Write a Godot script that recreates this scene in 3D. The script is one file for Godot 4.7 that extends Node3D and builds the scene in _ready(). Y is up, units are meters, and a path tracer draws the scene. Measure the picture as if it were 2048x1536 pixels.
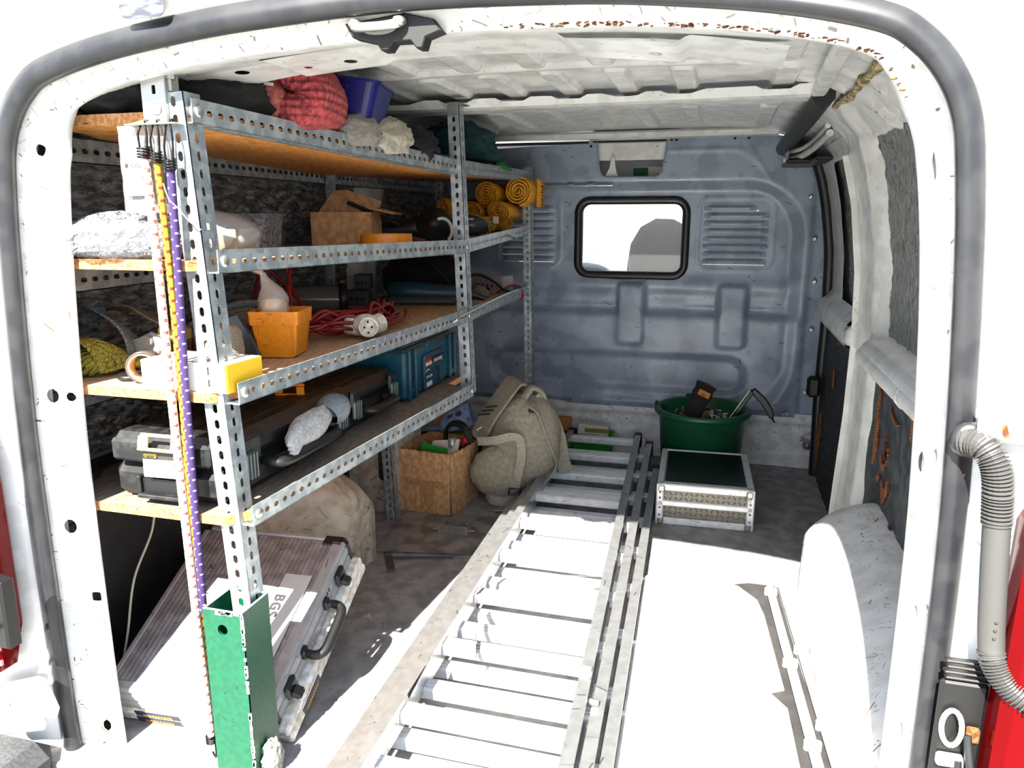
extends Node3D

# ------------------------------------------------------------------ mesh builder
class MB:
	var st := SurfaceTool.new()
	var uv := Vector2.ZERO
	func _init():
		st.begin(Mesh.PRIMITIVE_TRIANGLES)
		st.set_smooth_group(-1)
	func smooth(on: bool):
		st.set_smooth_group(0 if on else -1)
	func v(p: Vector3, t := Vector2.ZERO):
		st.set_uv(t)
		st.add_vertex(p)
	# corners counter-clockwise as seen from outside
	func tri(a: Vector3, b: Vector3, c: Vector3):
		v(a); v(c); v(b)
	func quad(a: Vector3, b: Vector3, c: Vector3, d: Vector3):
		tri(a, b, c); tri(a, c, d)
	func quad_uv(a: Vector3, b: Vector3, c: Vector3, d: Vector3, ta: Vector2, tb: Vector2, tc: Vector2, td: Vector2):
		v(a, ta); v(c, tc); v(b, tb)
		v(a, ta); v(d, td); v(c, tc)
	func box(c: Vector3, s: Vector3, ch := 0.0, b := Basis.IDENTITY):
		var h := s * 0.5
		if ch <= 0.0:
			var p := []
			for i in 8:
				p.append(c + b * Vector3(h.x if i & 1 else -h.x, h.y if i & 2 else -h.y, h.z if i & 4 else -h.z))
			quad(p[4], p[5], p[7], p[6]); quad(p[1], p[0], p[2], p[3])
			quad(p[5], p[1], p[3], p[7]); quad(p[0], p[4], p[6], p[2])
			quad(p[6], p[7], p[3], p[2]); quad(p[0], p[1], p[5], p[4])
			return
		ch = minf(ch, minf(h.x, minf(h.y, h.z)) * 0.98)
		for a in 3:
			var a1 := (a + 1) % 3
			var a2 := (a + 2) % 3
			for sg in [-1.0, 1.0]:
				var q := []
				for k in [[-1, -1], [1, -1], [1, 1], [-1, 1]]:
					var w := Vector3()
					w[a] = h[a] * sg
					w[a1] = (h[a1] - ch) * k[0]
					w[a2] = (h[a2] - ch) * k[1]
					q.append(c + b * w)
				if sg > 0: quad(q[0], q[1], q[2], q[3])
				else: quad(q[3], q[2], q[1], q[0])
			for s1 in [-1.0, 1.0]:
				for s2 in [-1.0, 1.0]:
					var e := []
					for k in [-1.0, 1.0]:
						var w1 := Vector3(); var w2 := Vector3()
						w1[a] = (h[a] - ch) * k; w2[a] = w1[a]
						w1[a1] = h[a1] * s1; w1[a2] = (h[a2] - ch) * s2
						w2[a1] = (h[a1] - ch) * s1; w2[a2] = h[a2] * s2
						e.append(c + b * w1); e.append(c + b * w2)
					if s1 * s2 > 0: quad(e[0], e[1], e[3], e[2])
					else: quad(e[1], e[0], e[2], e[3])
		for i in 8:
			var sx := 1.0 if i & 1 else -1.0
			var sy := 1.0 if i & 2 else -1.0
			var sz := 1.0 if i & 4 else -1.0
			var a := c + b * Vector3(h.x * sx, (h.y - ch) * sy, (h.z - ch) * sz)
			var d := c + b * Vector3((h.x - ch) * sx, h.y * sy, (h.z - ch) * sz)
			var e := c + b * Vector3((h.x - ch) * sx, (h.y - ch) * sy, h.z * sz)
			if sx * sy * sz > 0: tri(a, d, e)
			else: tri(a, e, d)
	# a tube along points; r a number or a list
	func tube(pts: Array, r, sides := 10, caps := true, sm := true, flat := 1.0, up := Vector3.ZERO, vscale := 1.0):
		smooth(sm)
		var n := pts.size()
		var rings := []
		var prev := Vector3.ZERO
		var nrm := Vector3.ZERO
		var dist := 0.0
		var ds := []
		for i in n:
			var t: Vector3
			if i == 0: t = pts[1] - pts[0]
			elif i == n - 1: t = pts[n - 1] - pts[n - 2]
			else: t = (pts[i + 1] - pts[i]).normalized() + (pts[i] - pts[i - 1]).normalized()
			t = t.normalized()
			if i > 0: dist += (pts[i] - pts[i - 1]).length()
			ds.append(dist)
			if i == 0:
				var u := up
				if u == Vector3.ZERO: u = Vector3.UP if absf(t.y) < 0.9 else Vector3.RIGHT
				nrm = (u - t * u.dot(t)).normalized()
			else:
				nrm = (nrm - t * nrm.dot(t)).normalized()
			var bn := t.cross(nrm)
			var rr: float = 0.0
			if r is Array:
				var fr: float = float(i) / (n - 1) * (r.size() - 1)
				var ir := mini(int(fr), r.size() - 2)
				rr = lerpf(r[ir], r[ir + 1], fr - ir)
			else: rr = r
			var ring := []
			for k in sides:
				var a := TAU * k / sides
				ring.append(pts[i] + nrm * cos(a) * rr + bn * sin(a) * rr * flat)
			rings.append(ring)
			prev = t
		for i in n - 1:
			for k in sides:
				var k2 := (k + 1) % sides
				var u0 := float(k) / sides
				var u1 := float(k + 1) / sides
				quad_uv(rings[i][k], rings[i][k2], rings[i + 1][k2], rings[i + 1][k], Vector2(u0, ds[i] * vscale), Vector2(u1, ds[i] * vscale), Vector2(u1, ds[i + 1] * vscale), Vector2(u0, ds[i + 1] * vscale))
		if caps:
			smooth(false)
			for k in range(1, sides - 1):
				tri(rings[0][0], rings[0][k + 1], rings[0][k])
				tri(rings[n - 1][0], rings[n - 1][k], rings[n - 1][k + 1])
		smooth(false)
	# rings of points joined to a skin; each ring closed or not; outside is where the rings run counter-clockwise looking back along the stack
	func skin(rings: Array, closed := true, sm := true, cap0 := false, cap1 := false):
		smooth(sm)
		var m: int = rings[0].size()
		for i in rings.size() - 1:
			for k in (m if closed else m - 1):
				var k2 := (k + 1) % m
				quad(rings[i][k], rings[i][k2], rings[i + 1][k2], rings[i + 1][k])
		smooth(false)
		if cap0: fan(rings[0], true)
		if cap1: fan(rings[rings.size() - 1], false)
	func fan(ring: Array, flip: bool):
		var c := Vector3.ZERO
		for p in ring: c += p
		c /= ring.size()
		for k in ring.size():
			var k2 := (k + 1) % ring.size()
			if flip: tri(c, ring[k2], ring[k])
			else: tri(c, ring[k], ring[k2])
	# profile [(radius, height)] from bottom to top around an axis
	func lathe(prof: Array, xf: Transform3D, sides := 32, sm := true, sx := 1.0):
		var rings := []
		for p in prof:
			var ring := []
			for k in sides:
				var a := -TAU * k / sides
				ring.append(xf * Vector3(cos(a) * p[0] * sx, p[1], sin(a) * p[0]))
			rings.append(ring)
		skin(rings, true, sm)
	# outline (counter-clockwise, in x/y of xf) pushed from z=0 to z=depth
	func prism(poly: PackedVector2Array, depth: float, xf := Transform3D.IDENTITY, ch := 0.0):
		var idx := Geometry2D.triangulate_polygon(poly)
		var n := poly.size()
		var inner := poly
		if ch > 0.0:
			var off := Geometry2D.offset_polygon(poly, -ch, Geometry2D.JOIN_MITER)
			if off.size() == 1 and off[0].size() == n:
				# keep the corner order aligned
				var best := 0
				for k in n:
					if off[0][k].distance_to(poly[0]) < off[0][best].distance_to(poly[0]): best = k
				inner = PackedVector2Array()
				for k in n: inner.append(off[0][(best + k) % n])
				idx = Geometry2D.triangulate_polygon(inner)
			else: ch = 0.0
		for i in range(0, idx.size(), 3):
			var a := inner[idx[i]]; var b := inner[idx[i + 1]]; var c := inner[idx[i + 2]]
			if (b - a).cross(c - a) < 0.0:
				var t := b; b = c; c = t
			tri(xf * Vector3(a.x, a.y, depth), xf * Vector3(b.x, b.y, depth), xf * Vector3(c.x, c.y, depth))
			tri(xf * Vector3(a.x, a.y, 0), xf * Vector3(c.x, c.y, 0), xf * Vector3(b.x, b.y, 0))
		for k in n:
			var k2 := (k + 1) % n
			var p := poly[k]; var q := poly[k2]
			quad(xf * Vector3(p.x, p.y, ch), xf * Vector3(q.x, q.y, ch), xf * Vector3(q.x, q.y, depth - ch), xf * Vector3(p.x, p.y, depth - ch))
			if ch > 0.0:
				var pi := inner[k]; var qi := inner[k2]
				quad(xf * Vector3(p.x, p.y, depth - ch), xf * Vector3(q.x, q.y, depth - ch), xf * Vector3(qi.x, qi.y, depth), xf * Vector3(pi.x, pi.y, depth))
				quad(xf * Vector3(pi.x, pi.y, 0), xf * Vector3(qi.x, qi.y, 0), xf * Vector3(q.x, q.y, ch), xf * Vector3(p.x, p.y, ch))
	# a sheet sampled on a grid; cut(u, v) > 0 keeps, < 0 is a hole with a clean edge
	func sheet(u0: float, u1: float, nu: int, v0: float, v1: float, nv: int, f: Callable, cut = null, sm := true, flip := false):
		smooth(sm)
		var P := []
		var D := []
		for j in nv + 1:
			var row := PackedVector3Array()
			var dr := PackedFloat32Array()
			for i in nu + 1:
				var u := lerpf(u0, u1, float(i) / nu)
				var w := lerpf(v0, v1, float(j) / nv)
				row.append(f.call(u, w))
				dr.append(cut.call(u, w) if cut != null else 1.0)
			P.append(row); D.append(dr)
		for j in nv:
			for i in nu:
				var c := [P[j][i], P[j][i + 1], P[j + 1][i + 1], P[j + 1][i]]
				var d := [D[j][i], D[j][i + 1], D[j + 1][i + 1], D[j + 1][i]]
				if d[0] > 0 and d[1] > 0 and d[2] > 0 and d[3] > 0:
					if flip: quad(c[0], c[3], c[2], c[1])
					else: quad(c[0], c[1], c[2], c[3])
				elif d[0] > 0 or d[1] > 0 or d[2] > 0 or d[3] > 0:
					var poly := []
					for k in 4:
						var k2 := (k + 1) % 4
						if d[k] > 0: poly.append(c[k])
						if (d[k] > 0) != (d[k2] > 0):
							poly.append((c[k] as Vector3).lerp(c[k2], d[k] / (d[k] - d[k2])))
					for k in range(1, poly.size() - 1):
						if flip: tri(poly[0], poly[k + 1], poly[k])
						else: tri(poly[0], poly[k], poly[k + 1])
		smooth(false)
	# one flange of a slotted angle: o start corner, U along (unit), W across (unit), N outward normal
	func slotted(o: Vector3, U: Vector3, W: Vector3, N: Vector3, L: float, wd: float, t: float, pitch: float, sl: float, sw: float):
		var n := maxi(1, roundi(L / pitch))
		var h := L / n * 0.5
		var a := minf(sl * 0.5, h * 0.85)
		var b := sw * 0.5
		var a2 := maxf(a - b * 0.65, 0.0)
		var b2 := b * 0.4
		var H := wd * 0.5
		var hole := [Vector2(a, b2), Vector2(a2, b), Vector2(-a2, b), Vector2(-a, b2), Vector2(-a, -b2), Vector2(-a2, -b), Vector2(a2, -b), Vector2(a, -b2)]
		var outr := [Vector2(h, b2), Vector2(a2, H), Vector2(-a2, H), Vector2(-h, b2), Vector2(-h, -b2), Vector2(-a2, -H), Vector2(a2, -H), Vector2(h, -b2)]
		var corn := {0: Vector2(h, H), 2: Vector2(-h, H), 4: Vector2(-h, -H), 6: Vector2(h, -H)}
		var right := U.cross(W).dot(N) > 0.0
		for i in n:
			var c := o + U * (h * (2 * i + 1)) + W * H
			for side in 2:
				var base := c - N * (t * side)
				var fl := (side == 1) == right
				for k in 8:
					var k2 := (k + 1) % 8
					var p0: Vector3 = base + U * hole[k].x + W * hole[k].y
					var p1: Vector3 = base + U * hole[k2].x + W * hole[k2].y
					var q0: Vector3 = base + U * outr[k].x + W * outr[k].y
					var q1: Vector3 = base + U * outr[k2].x + W * outr[k2].y
					if fl: quad(p0, p1, q1, q0)
					else: quad(p0, q0, q1, p1)
					if corn.has(k):
						var cc: Vector3 = base + U * corn[k].x + W * corn[k].y
						if fl: tri(q0, q1, cc)
						else: tri(q0, cc, q1)
			for k in 8:
				var k2 := (k + 1) % 8
				var p0: Vector3 = c + U * hole[k].x + W * hole[k].y
				var p1: Vector3 = c + U * hole[k2].x + W * hole[k2].y
				if right: quad(p0, p1, p1 - N * t, p0 - N * t)
				else: quad(p0, p0 - N * t, p1 - N * t, p1)
		# long edges and ends
		var e0 := o + U * L
		if right:
			quad(o, o - N * t, e0 - N * t, e0)
			quad(e0 + W * wd, e0 + W * wd - N * t, o + W * wd - N * t, o + W * wd)
			quad(e0, e0 - N * t, e0 + W * wd - N * t, e0 + W * wd)
			quad(o + W * wd, o + W * wd - N * t, o - N * t, o)
		else:
			quad(e0, e0 - N * t, o - N * t, o)
			quad(o + W * wd, o + W * wd - N * t, e0 + W * wd - N * t, e0 + W * wd)
			quad(e0 + W * wd, e0 + W * wd - N * t, e0 - N * t, e0)
			quad(o, o - N * t, o + W * wd - N * t, o + W * wd)
	# slotted angle from p to q: flanges A and B lie along da, db (unit, roughly square to the axis); outer faces look along na, nb
	func angle_bar(p: Vector3, q: Vector3, da: Vector3, db: Vector3, wa: float, wb: float, pitch := 0.029, sl := 0.0165, sw := 0.0095, t := 0.002):
		var U := (q - p).normalized()
		da = (da - U * da.dot(U)).normalized()
		db = (db - U * db.dot(U) - da * db.dot(da)).normalized()
		var L := p.distance_to(q)
		slotted(p, U, da, -db, L, wa, t, pitch, sl, sw)
		slotted(p, U, db, -da, L, wb, t, pitch, sl, sw)
	func mesh() -> ArrayMesh:
		st.generate_normals()
		return st.commit()

var M := {}
var X := {}

# ------------------------------------------------------------------ names, labels, groups
func numbered(n: String) -> String:
	if not has_node(n): return n
	var k := 1
	while has_node("%s_%03d" % [n, k]): k += 1
	return "%s_%03d" % [n, k]

func tag(o: Node, label: String, category := "", group := "", kind := "") -> Node:
	if label: o.set_meta("label", label)
	if category: o.set_meta("category", category)
	if group: o.set_meta("group", group)
	if kind: o.set_meta("kind", kind)
	return o

func thing(n: String, label: String, category: String, at := Vector3.ZERO, basis_ := Basis.IDENTITY, group := "") -> Node3D:
	var o := Node3D.new()
	o.name = numbered(n)
	add_child(o)
	o.transform = Transform3D(basis_, at)
	tag(o, label, category, group)
	return o

func put(mb, n: String, m: Material, parent: Node = null, label := "") -> MeshInstance3D:
	var o := MeshInstance3D.new()
	o.mesh = mb.mesh() if mb is MB else mb
	o.material_override = m
	if parent == null:
		o.name = numbered(n)
		add_child(o)
	else:
		o.name = n
		parent.add_child(o, true)
	if label: o.set_meta("label", label)
	return o

# a part whose mesh was drawn in world coordinates, under a thing that stands elsewhere
func putw(mb, n: String, m: Material, parent: Node3D, label := "") -> MeshInstance3D:
	var o := put(mb, n, m, parent, label)
	var g := Transform3D.IDENTITY
	var p: Node = parent
	while p is Node3D and p != self:
		g = p.transform * g
		p = p.get_parent()
	o.transform = g.affine_inverse()
	return o

func solo(mb, n: String, m: Material, label: String, category: String, group := "") -> MeshInstance3D:
	var o := put(mb, n, m)
	tag(o, label, category, group)
	return o

func struct(mb, n: String, m: Material, label := "") -> MeshInstance3D:
	var o := put(mb, n, m)
	tag(o, label, "", "", "structure")
	return o

# ------------------------------------------------------------------ textures
func cells(size: int, sd: int, freq: float, oct := 4, type := FastNoiseLite.TYPE_SIMPLEX) -> PackedByteArray:
	var n := FastNoiseLite.new()
	n.seed = sd
	n.noise_type = type
	n.frequency = freq
	n.fractal_octaves = oct
	var im := n.get_seamless_image(size, size)
	im.convert(Image.FORMAT_L8)
	return im.get_data()

# noise between two colours, then marks [count, colour, min length, max length, width, angle, spread] drawn over it
func tex(size: int, sd: int, freq: float, oct: int, c0: Color, c1: Color, lo: float, hi: float, marks := [], type := FastNoiseLite.TYPE_SIMPLEX) -> ImageTexture:
	var d := cells(size, sd, freq, oct, type)
	var lut := PackedByteArray()
	for i in 256:
		var c := c0.lerp(c1, smoothstep(lo, hi, i / 255.0))
		lut.append_array(PackedByteArray([int(c.r * 255), int(c.g * 255), int(c.b * 255)]))
	var out := PackedByteArray()
	out.resize(size * size * 3)
	for i in size * size:
		var k := d[i] * 3
		out[i * 3] = lut[k]; out[i * 3 + 1] = lut[k + 1]; out[i * 3 + 2] = lut[k + 2]
	var im := Image.create_from_data(size, size, false, Image.FORMAT_RGB8, out)
	draw_marks(im, marks, sd)
	return ImageTexture.create_from_image(im)

func draw_marks(im: Image, marks: Array, sd: int):
	var rng := RandomNumberGenerator.new()
	rng.seed = sd * 77 + 5
	var size := im.get_width()
	for mk in marks:
		for i in mk[0]:
			var p := Vector2(rng.randf() * size, rng.randf() * size)
			var a: float = deg_to_rad(mk[5] + rng.randfn() * mk[6])
			var L: float = lerpf(mk[2], mk[3], pow(rng.randf(), 2.0))
			var bend := rng.randfn() * 0.008
			var w: int = mk[4]
			if w > 1: w = rng.randi_range(1, w)
			var col: Color = mk[1]
			var s := 0.0
			while s < L:
				p += Vector2(cos(a), sin(a))
				a += bend
				s += 1.0
				for x in w:
					for y in w:
						var px := posmod(int(p.x) + x, size)
						var py := posmod(int(p.y) + y, size)
						im.set_pixel(px, py, im.get_pixel(px, py).lerp(Color(col, 1.0), col.a))

func normal_tex(size: int, sd: int, freq: float, oct: int, strength: float, type := FastNoiseLite.TYPE_SIMPLEX) -> ImageTexture:
	var im := Image.create_from_data(size, size, false, Image.FORMAT_L8, cells(size, sd, freq, oct, type))
	im.convert(Image.FORMAT_RGBA8)
	im.bump_map_to_normal_map(strength)
	return ImageTexture.create_from_image(im)

func bump_from(size: int, f: Callable, strength: float) -> ImageTexture:
	var d := PackedByteArray()
	d.resize(size * size)
	for y in size:
		for x in size:
			d[y * size + x] = int(clampf(f.call(float(x) / size, float(y) / size), 0.0, 1.0) * 255.0)
	var im := Image.create_from_data(size, size, false, Image.FORMAT_L8, d)
	im.convert(Image.FORMAT_RGBA8)
	im.bump_map_to_normal_map(strength)
	return ImageTexture.create_from_image(im)

func mat(color: Color, rough := 0.6, metal := 0.0, t: Texture2D = null, sc = 1.0, nt: Texture2D = null, ns := 1.0) -> StandardMaterial3D:
	var m := StandardMaterial3D.new()
	m.albedo_color = color
	m.roughness = rough
	m.metallic = metal
	m.cull_mode = BaseMaterial3D.CULL_DISABLED
	if t:
		m.albedo_texture = t
	if nt:
		m.normal_enabled = true
		m.normal_texture = nt
		m.normal_scale = ns
	if t or nt:
		m.uv1_triplanar = true
		m.uv1_triplanar_sharpness = 4.0
		m.uv1_scale = sc if sc is Vector3 else Vector3.ONE * float(sc)
	return m

func glass(color: Color, rough := 0.05) -> StandardMaterial3D:
	var m := mat(color, rough)
	m.transparency = BaseMaterial3D.TRANSPARENCY_ALPHA
	return m

# ------------------------------------------------------------------ shape helpers
func xf(o: Vector3, x: Vector3, y: Vector3, z: Vector3) -> Transform3D:
	return Transform3D(Basis(x, y, z), o)

func roty(deg: float) -> Basis:
	return Basis(Vector3.UP, deg_to_rad(deg))

func rrect(x0: float, y0: float, x1: float, y1: float, r: float, n := 6) -> PackedVector2Array:
	var p := PackedVector2Array()
	for q in [[x1 - r, y0 + r, -PI / 2], [x1 - r, y1 - r, 0.0], [x0 + r, y1 - r, PI / 2], [x0 + r, y0 + r, PI]]:
		for k in n + 1:
			var a: float = q[2] + PI / 2 * k / n
			p.append(Vector2(q[0] + cos(a) * r, q[1] + sin(a) * r))
	return p

func sd_rrect(x: float, y: float, x0: float, y0: float, x1: float, y1: float, r: float) -> float:
	var q := Vector2(absf(x - (x0 + x1) * 0.5) - (x1 - x0) * 0.5 + r, absf(y - (y0 + y1) * 0.5) - (y1 - y0) * 0.5 + r)
	return Vector2(maxf(q.x, 0), maxf(q.y, 0)).length() + minf(maxf(q.x, q.y), 0.0) - r

func curve(pts: Array, step := 0.02) -> Array:
	var c := Curve3D.new()
	c.bake_interval = step
	for i in pts.size():
		var t := Vector3.ZERO
		if i > 0 and i < pts.size() - 1:
			t = (pts[i + 1] - pts[i - 1]) / 6.0
		c.add_point(pts[i], -t, t)
	return Array(c.get_baked_points())

func smin(a: float, b: float, k: float) -> float:
	var h := clampf(0.5 + 0.5 * (b - a) / k, 0.0, 1.0)
	return lerpf(b, a, h) - k * h * (1.0 - h)

# a soft lump of cloth: an uneven ball, squashed on y < 0, with folds
func lump(mb: MB, c: Vector3, r: Vector3, amp: float, freq: float, sd: int, b := Basis.IDENTITY, nu := 40, nv := 24, ridged := true, flatten := 0.6):
	var n := FastNoiseLite.new()
	n.seed = sd
	n.frequency = freq
	n.fractal_octaves = 3
	if ridged: n.fractal_type = FastNoiseLite.FRACTAL_RIDGED
	var rings := []
	for j in nv + 1:
		var th := PI * j / nv
		var ring := []
		for i in nu:
			var ph := -TAU * i / nu
			var d := Vector3(sin(th) * cos(ph), -cos(th), sin(th) * sin(ph))
			var k := 1.0 + amp * n.get_noise_3dv(d * 10.0)
			var p := Vector3(d.x * r.x, d.y * r.y, d.z * r.z) * k
			if p.y < 0: p.y = maxf(p.y, -r.y * flatten)
			ring.append(c + b * p)
		rings.append(ring)
	mb.skin(rings, true, true)

# a tub: outline rings that widen upwards, with a wall of thickness t, open on top
func tub(mb: MB, bottom: PackedVector2Array, top: PackedVector2Array, y0: float, y1: float, t: float, lip := 0.0):
	var rings := []
	var lift := func(p: PackedVector2Array, y: float, s: float) -> Array:
		var c := Vector2.ZERO
		for q in p: c += q
		c /= p.size()
		var out := []
		for q in p:
			var d := q - c
			var w := c + d * (1.0 + s / maxf(d.length(), 0.001))
			out.append(Vector3(w.x, y, -w.y))
		return out
	rings.append(lift.call(bottom, y0, 0.0))
	rings.append(lift.call(top, y1 - absf(lip), 0.0))
	if lip != 0.0:
		rings.append(lift.call(top, y1 - absf(lip), absf(lip)))
		rings.append(lift.call(top, y1, absf(lip)))
	else: rings.append(lift.call(top, y1, 0.0))
	rings.append(lift.call(top, y1, -t))
	rings.append(lift.call(bottom, y0 + t, -t))
	mb.skin(rings, true, false, true, true)

func label_quad(o: Vector3, x: Vector3, y: Vector3, n: String, m: Material, parent: Node, lab := "") -> MeshInstance3D:
	var mb := MB.new()
	mb.quad_uv(o, o + x, o + x + y, o + y, Vector2(0, 1), Vector2(1, 1), Vector2(1, 0), Vector2(0, 0))
	return put(mb, n, m, parent, lab)

func words(s: String, height: float, depth: float, m: Material, parent: Node, t: Transform3D, font := "Droid Sans", bold := true) -> MeshInstance3D:
	var tm := TextMesh.new()
	var f := SystemFont.new()
	f.font_names = PackedStringArray([font])
	if bold: f.font_weight = 700
	tm.text = s
	tm.font = f
	tm.font_size = 32
	tm.pixel_size = height / 23.0
	tm.depth = depth
	tm.curve_step = 2.0
	var o := put(tm, "lettering", m, parent)
	o.transform = t
	return o

# ------------------------------------------------------------------ the van: measures in metres, camera stands at x 0, z 0
const CX := -0.455          # middle of the tailgate opening
const ZF := -3.33           # bulkhead
const ZR := -1.04           # plane of the rubber seal
const H_FRONT := {}

var open_pts := []          # outline of the opening, left foot to right foot
var open_nrm := []

func half_width(y: float) -> float:      # inner skin of the side walls, from the middle of the van
	var t := [[-0.1, 0.865], [0.0, 0.868], [0.7, 0.873], [0.93, 0.862], [1.1, 0.836], [1.2, 0.813], [1.28, 0.785], [1.34, 0.735], [1.38, 0.66], [1.405, 0.55], [1.5, 0.5]]
	for i in t.size() - 1:
		if y <= t[i + 1][0]:
			return lerpf(t[i][1], t[i + 1][1], (y - t[i][0]) / (t[i + 1][0] - t[i][0]))
	return 0.5

func wall_x(y: float, side: float) -> float:
	return -0.435 + side * half_width(y)

func opening():
	var r := [[0.765, -0.13], [0.771, 0.1], [0.772, 0.3], [0.770, 0.6], [0.762, 0.8], [0.748, 1.0], [0.734, 1.13], [0.722, 1.185], [0.700, 1.228], [0.668, 1.263], [0.625, 1.288], [0.52, 1.313], [0.385, 1.332], [0.24, 1.345], [0.0, 1.354]]
	var p := []
	for q in r: p.append(Vector3(CX - q[0], q[1], 0))
	for i in range(r.size() - 2, -1, -1): p.append(Vector3(CX + r[i][0], r[i][1], 0))
	open_pts = curve(p, 0.012)
	var n := open_pts.size()
	for i in n:
		var t: Vector3 = (open_pts[mini(i + 1, n - 1)] - open_pts[maxi(i - 1, 0)]).normalized()
		open_nrm.append(Vector3(t.y, -t.x, 0))     # towards the inside

func op(u: float, inward: float, z: float) -> Vector3:   # u in 0..1 along the opening
	var f := clampf(u, 0, 1) * (open_pts.size() - 1)
	var i := mini(int(f), open_pts.size() - 2)
	var p: Vector3 = open_pts[i].lerp(open_pts[i + 1], f - i)
	var n: Vector3 = open_nrm[i].lerp(open_nrm[i + 1], f - i)
	return Vector3(p.x + n.x * inward - 0.006 * smoothstep(0.55, 0.7, u), p.y + n.y * inward, z)

func u_left(y: float) -> float:           # where the left leg of the opening passes a height
	for i in open_pts.size():
		if open_pts[i].y >= y: return float(i) / (open_pts.size() - 1)
	return 0.5

func u_top(x: float) -> float:
	for i in open_pts.size():
		if open_pts[i].x >= x and open_pts[i].y > 1.2: return float(i) / (open_pts.size() - 1)
	return 0.5

func build_materials():
	var W := Color.WHITE
	var paint := tex(1024, 3, 0.012, 4, Color(0.93, 0.93, 0.92), W, 0.25, 0.6, [[520, Color(0.3, 0.31, 0.33, 0.35), 3, 16, 1, 0, 50], [50, Color(0.45, 0.34, 0.24, 0.4), 3, 12, 2, 90, 50], [120, Color(0.2, 0.2, 0.24, 0.5), 1, 4, 2, 0, 90]])
	var scuff := tex(1024, 4, 0.01, 5, Color(0.90, 0.895, 0.885), W, 0.1, 0.8, [[1300, Color(0.2, 0.21, 0.23, 0.5), 2, 16, 2, 20, 60], [160, Color(0.4, 0.3, 0.22, 0.6), 4, 30, 4, 90, 60]])
	M.paint = mat(Color(0.79, 0.795, 0.79), 0.2, 0.0, paint, 0.9)
	M.paint_clean = mat(Color(0.83, 0.83, 0.82), 0.3, 0.0, paint, 0.5)
	M.scuffed = mat(Color(0.80, 0.80, 0.79), 0.45, 0.0, scuff, 1.2)
	M.dirty = mat(Color(0.72, 0.69, 0.64), 0.6, 0.0, tex(512, 7, 0.02, 5, Color(0.86, 0.82, 0.77), W, 0.15, 0.8, [[200, Color(0.25, 0.2, 0.16, 0.5), 4, 40, 2, 60, 40]]), 1.6)
	M.body = mat(Color(0.86, 0.86, 0.85), 0.25, 0.0, paint, 0.7)
	M.blue = mat(Color(0.51, 0.555, 0.615), 0.36, 0.0, tex(1024, 11, 0.006, 4, Color(0.88, 0.88, 0.89), W, 0.3, 0.6, [[420, Color(1, 1, 1, 0.5), 5, 60, 1, 0, 40], [260, Color(0.2, 0.22, 0.26, 0.6), 2, 22, 2, 10, 40], [30, Color(0.42, 0.3, 0.22, 0.6), 4, 20, 3, 0, 90]]), 0.8)
	M.rubber = mat(Color(0.135, 0.14, 0.15), 0.38, 0.0, tex(256, 13, 0.02, 4, Color(0.75, 0.76, 0.8), W, 0.3, 0.7, [[60, Color(1, 1, 1, 0.35), 6, 60, 1, 90, 12]]), 2.0)
	M.black = mat(Color(0.045, 0.047, 0.05), 0.45)
	M.black_soft = mat(Color(0.05, 0.052, 0.058), 0.8)
	var wrinkle := normal_tex(512, 17, 0.03, 5, 26.0, FastNoiseLite.TYPE_SIMPLEX)
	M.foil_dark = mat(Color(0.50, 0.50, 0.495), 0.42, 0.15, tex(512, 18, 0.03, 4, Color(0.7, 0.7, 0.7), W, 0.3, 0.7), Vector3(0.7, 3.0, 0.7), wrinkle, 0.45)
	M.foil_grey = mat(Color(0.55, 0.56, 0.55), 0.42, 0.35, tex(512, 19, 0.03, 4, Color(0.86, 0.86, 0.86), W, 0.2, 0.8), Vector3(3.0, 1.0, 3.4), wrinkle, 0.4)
	M.board = mat(Color(0.23, 0.25, 0.265), 0.5, 0.0, tex(512, 21, 0.02, 4, Color(0.7, 0.7, 0.72), W, 0.3, 0.7, [[240, Color(1, 1, 1, 0.3), 6, 60, 1, 80, 14], [120, Color(0.1, 0.1, 0.1, 0.5), 6, 50, 2, 80, 20]]), 1.6)
	M.board_dark = mat(Color(0.07, 0.075, 0.085), 0.55, 0.0, tex(512, 22, 0.02, 4, Color(0.7, 0.7, 0.72), W, 0.3, 0.7, [[160, Color(1, 1, 1, 0.6), 3, 20, 1, 80, 40]]), 1.6)
	M.floor = mat(Color(0.58, 0.57, 0.565), 0.62, 0.0, tex(1024, 23, 0.012, 5, Color(0.80, 0.80, 0.81), W, 0.1, 0.9, [[520, Color(1, 1, 0.98, 0.32), 6, 90, 1, 45, 60], [260, Color(0.1, 0.1, 0.1, 0.22), 4, 40, 2, 0, 60], [340, Color(1, 1, 1, 0.7), 1, 3, 2, 0, 90]]), 1.0)
	M.galv = mat(Color(0.66, 0.69, 0.70), 0.42, 0.55, tex(512, 25, 0.02, 3, Color(0.82, 0.83, 0.84), W, 0.3, 0.7, [[60, Color(0.3, 0.3, 0.3, 0.35), 4, 40, 2, 90, 30]], FastNoiseLite.TYPE_CELLULAR), 3.0)
	M.zinc = mat(Color(0.66, 0.66, 0.64), 0.28, 0.8)
	M.steel = mat(Color(0.62, 0.62, 0.61), 0.3, 0.5, tex(512, 27, 0.01, 4, Color(0.75, 0.76, 0.78), W, 0.3, 0.7), 1.5)
	var brush := tex(512, 29, 0.03, 3, Color(0.93, 0.93, 0.93), W, 0.2, 0.8, [[300, Color(1, 1, 1, 0.5), 10, 120, 1, 0, 2], [120, Color(0.35, 0.35, 0.36, 0.4), 4, 30, 2, 30, 50]])
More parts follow.
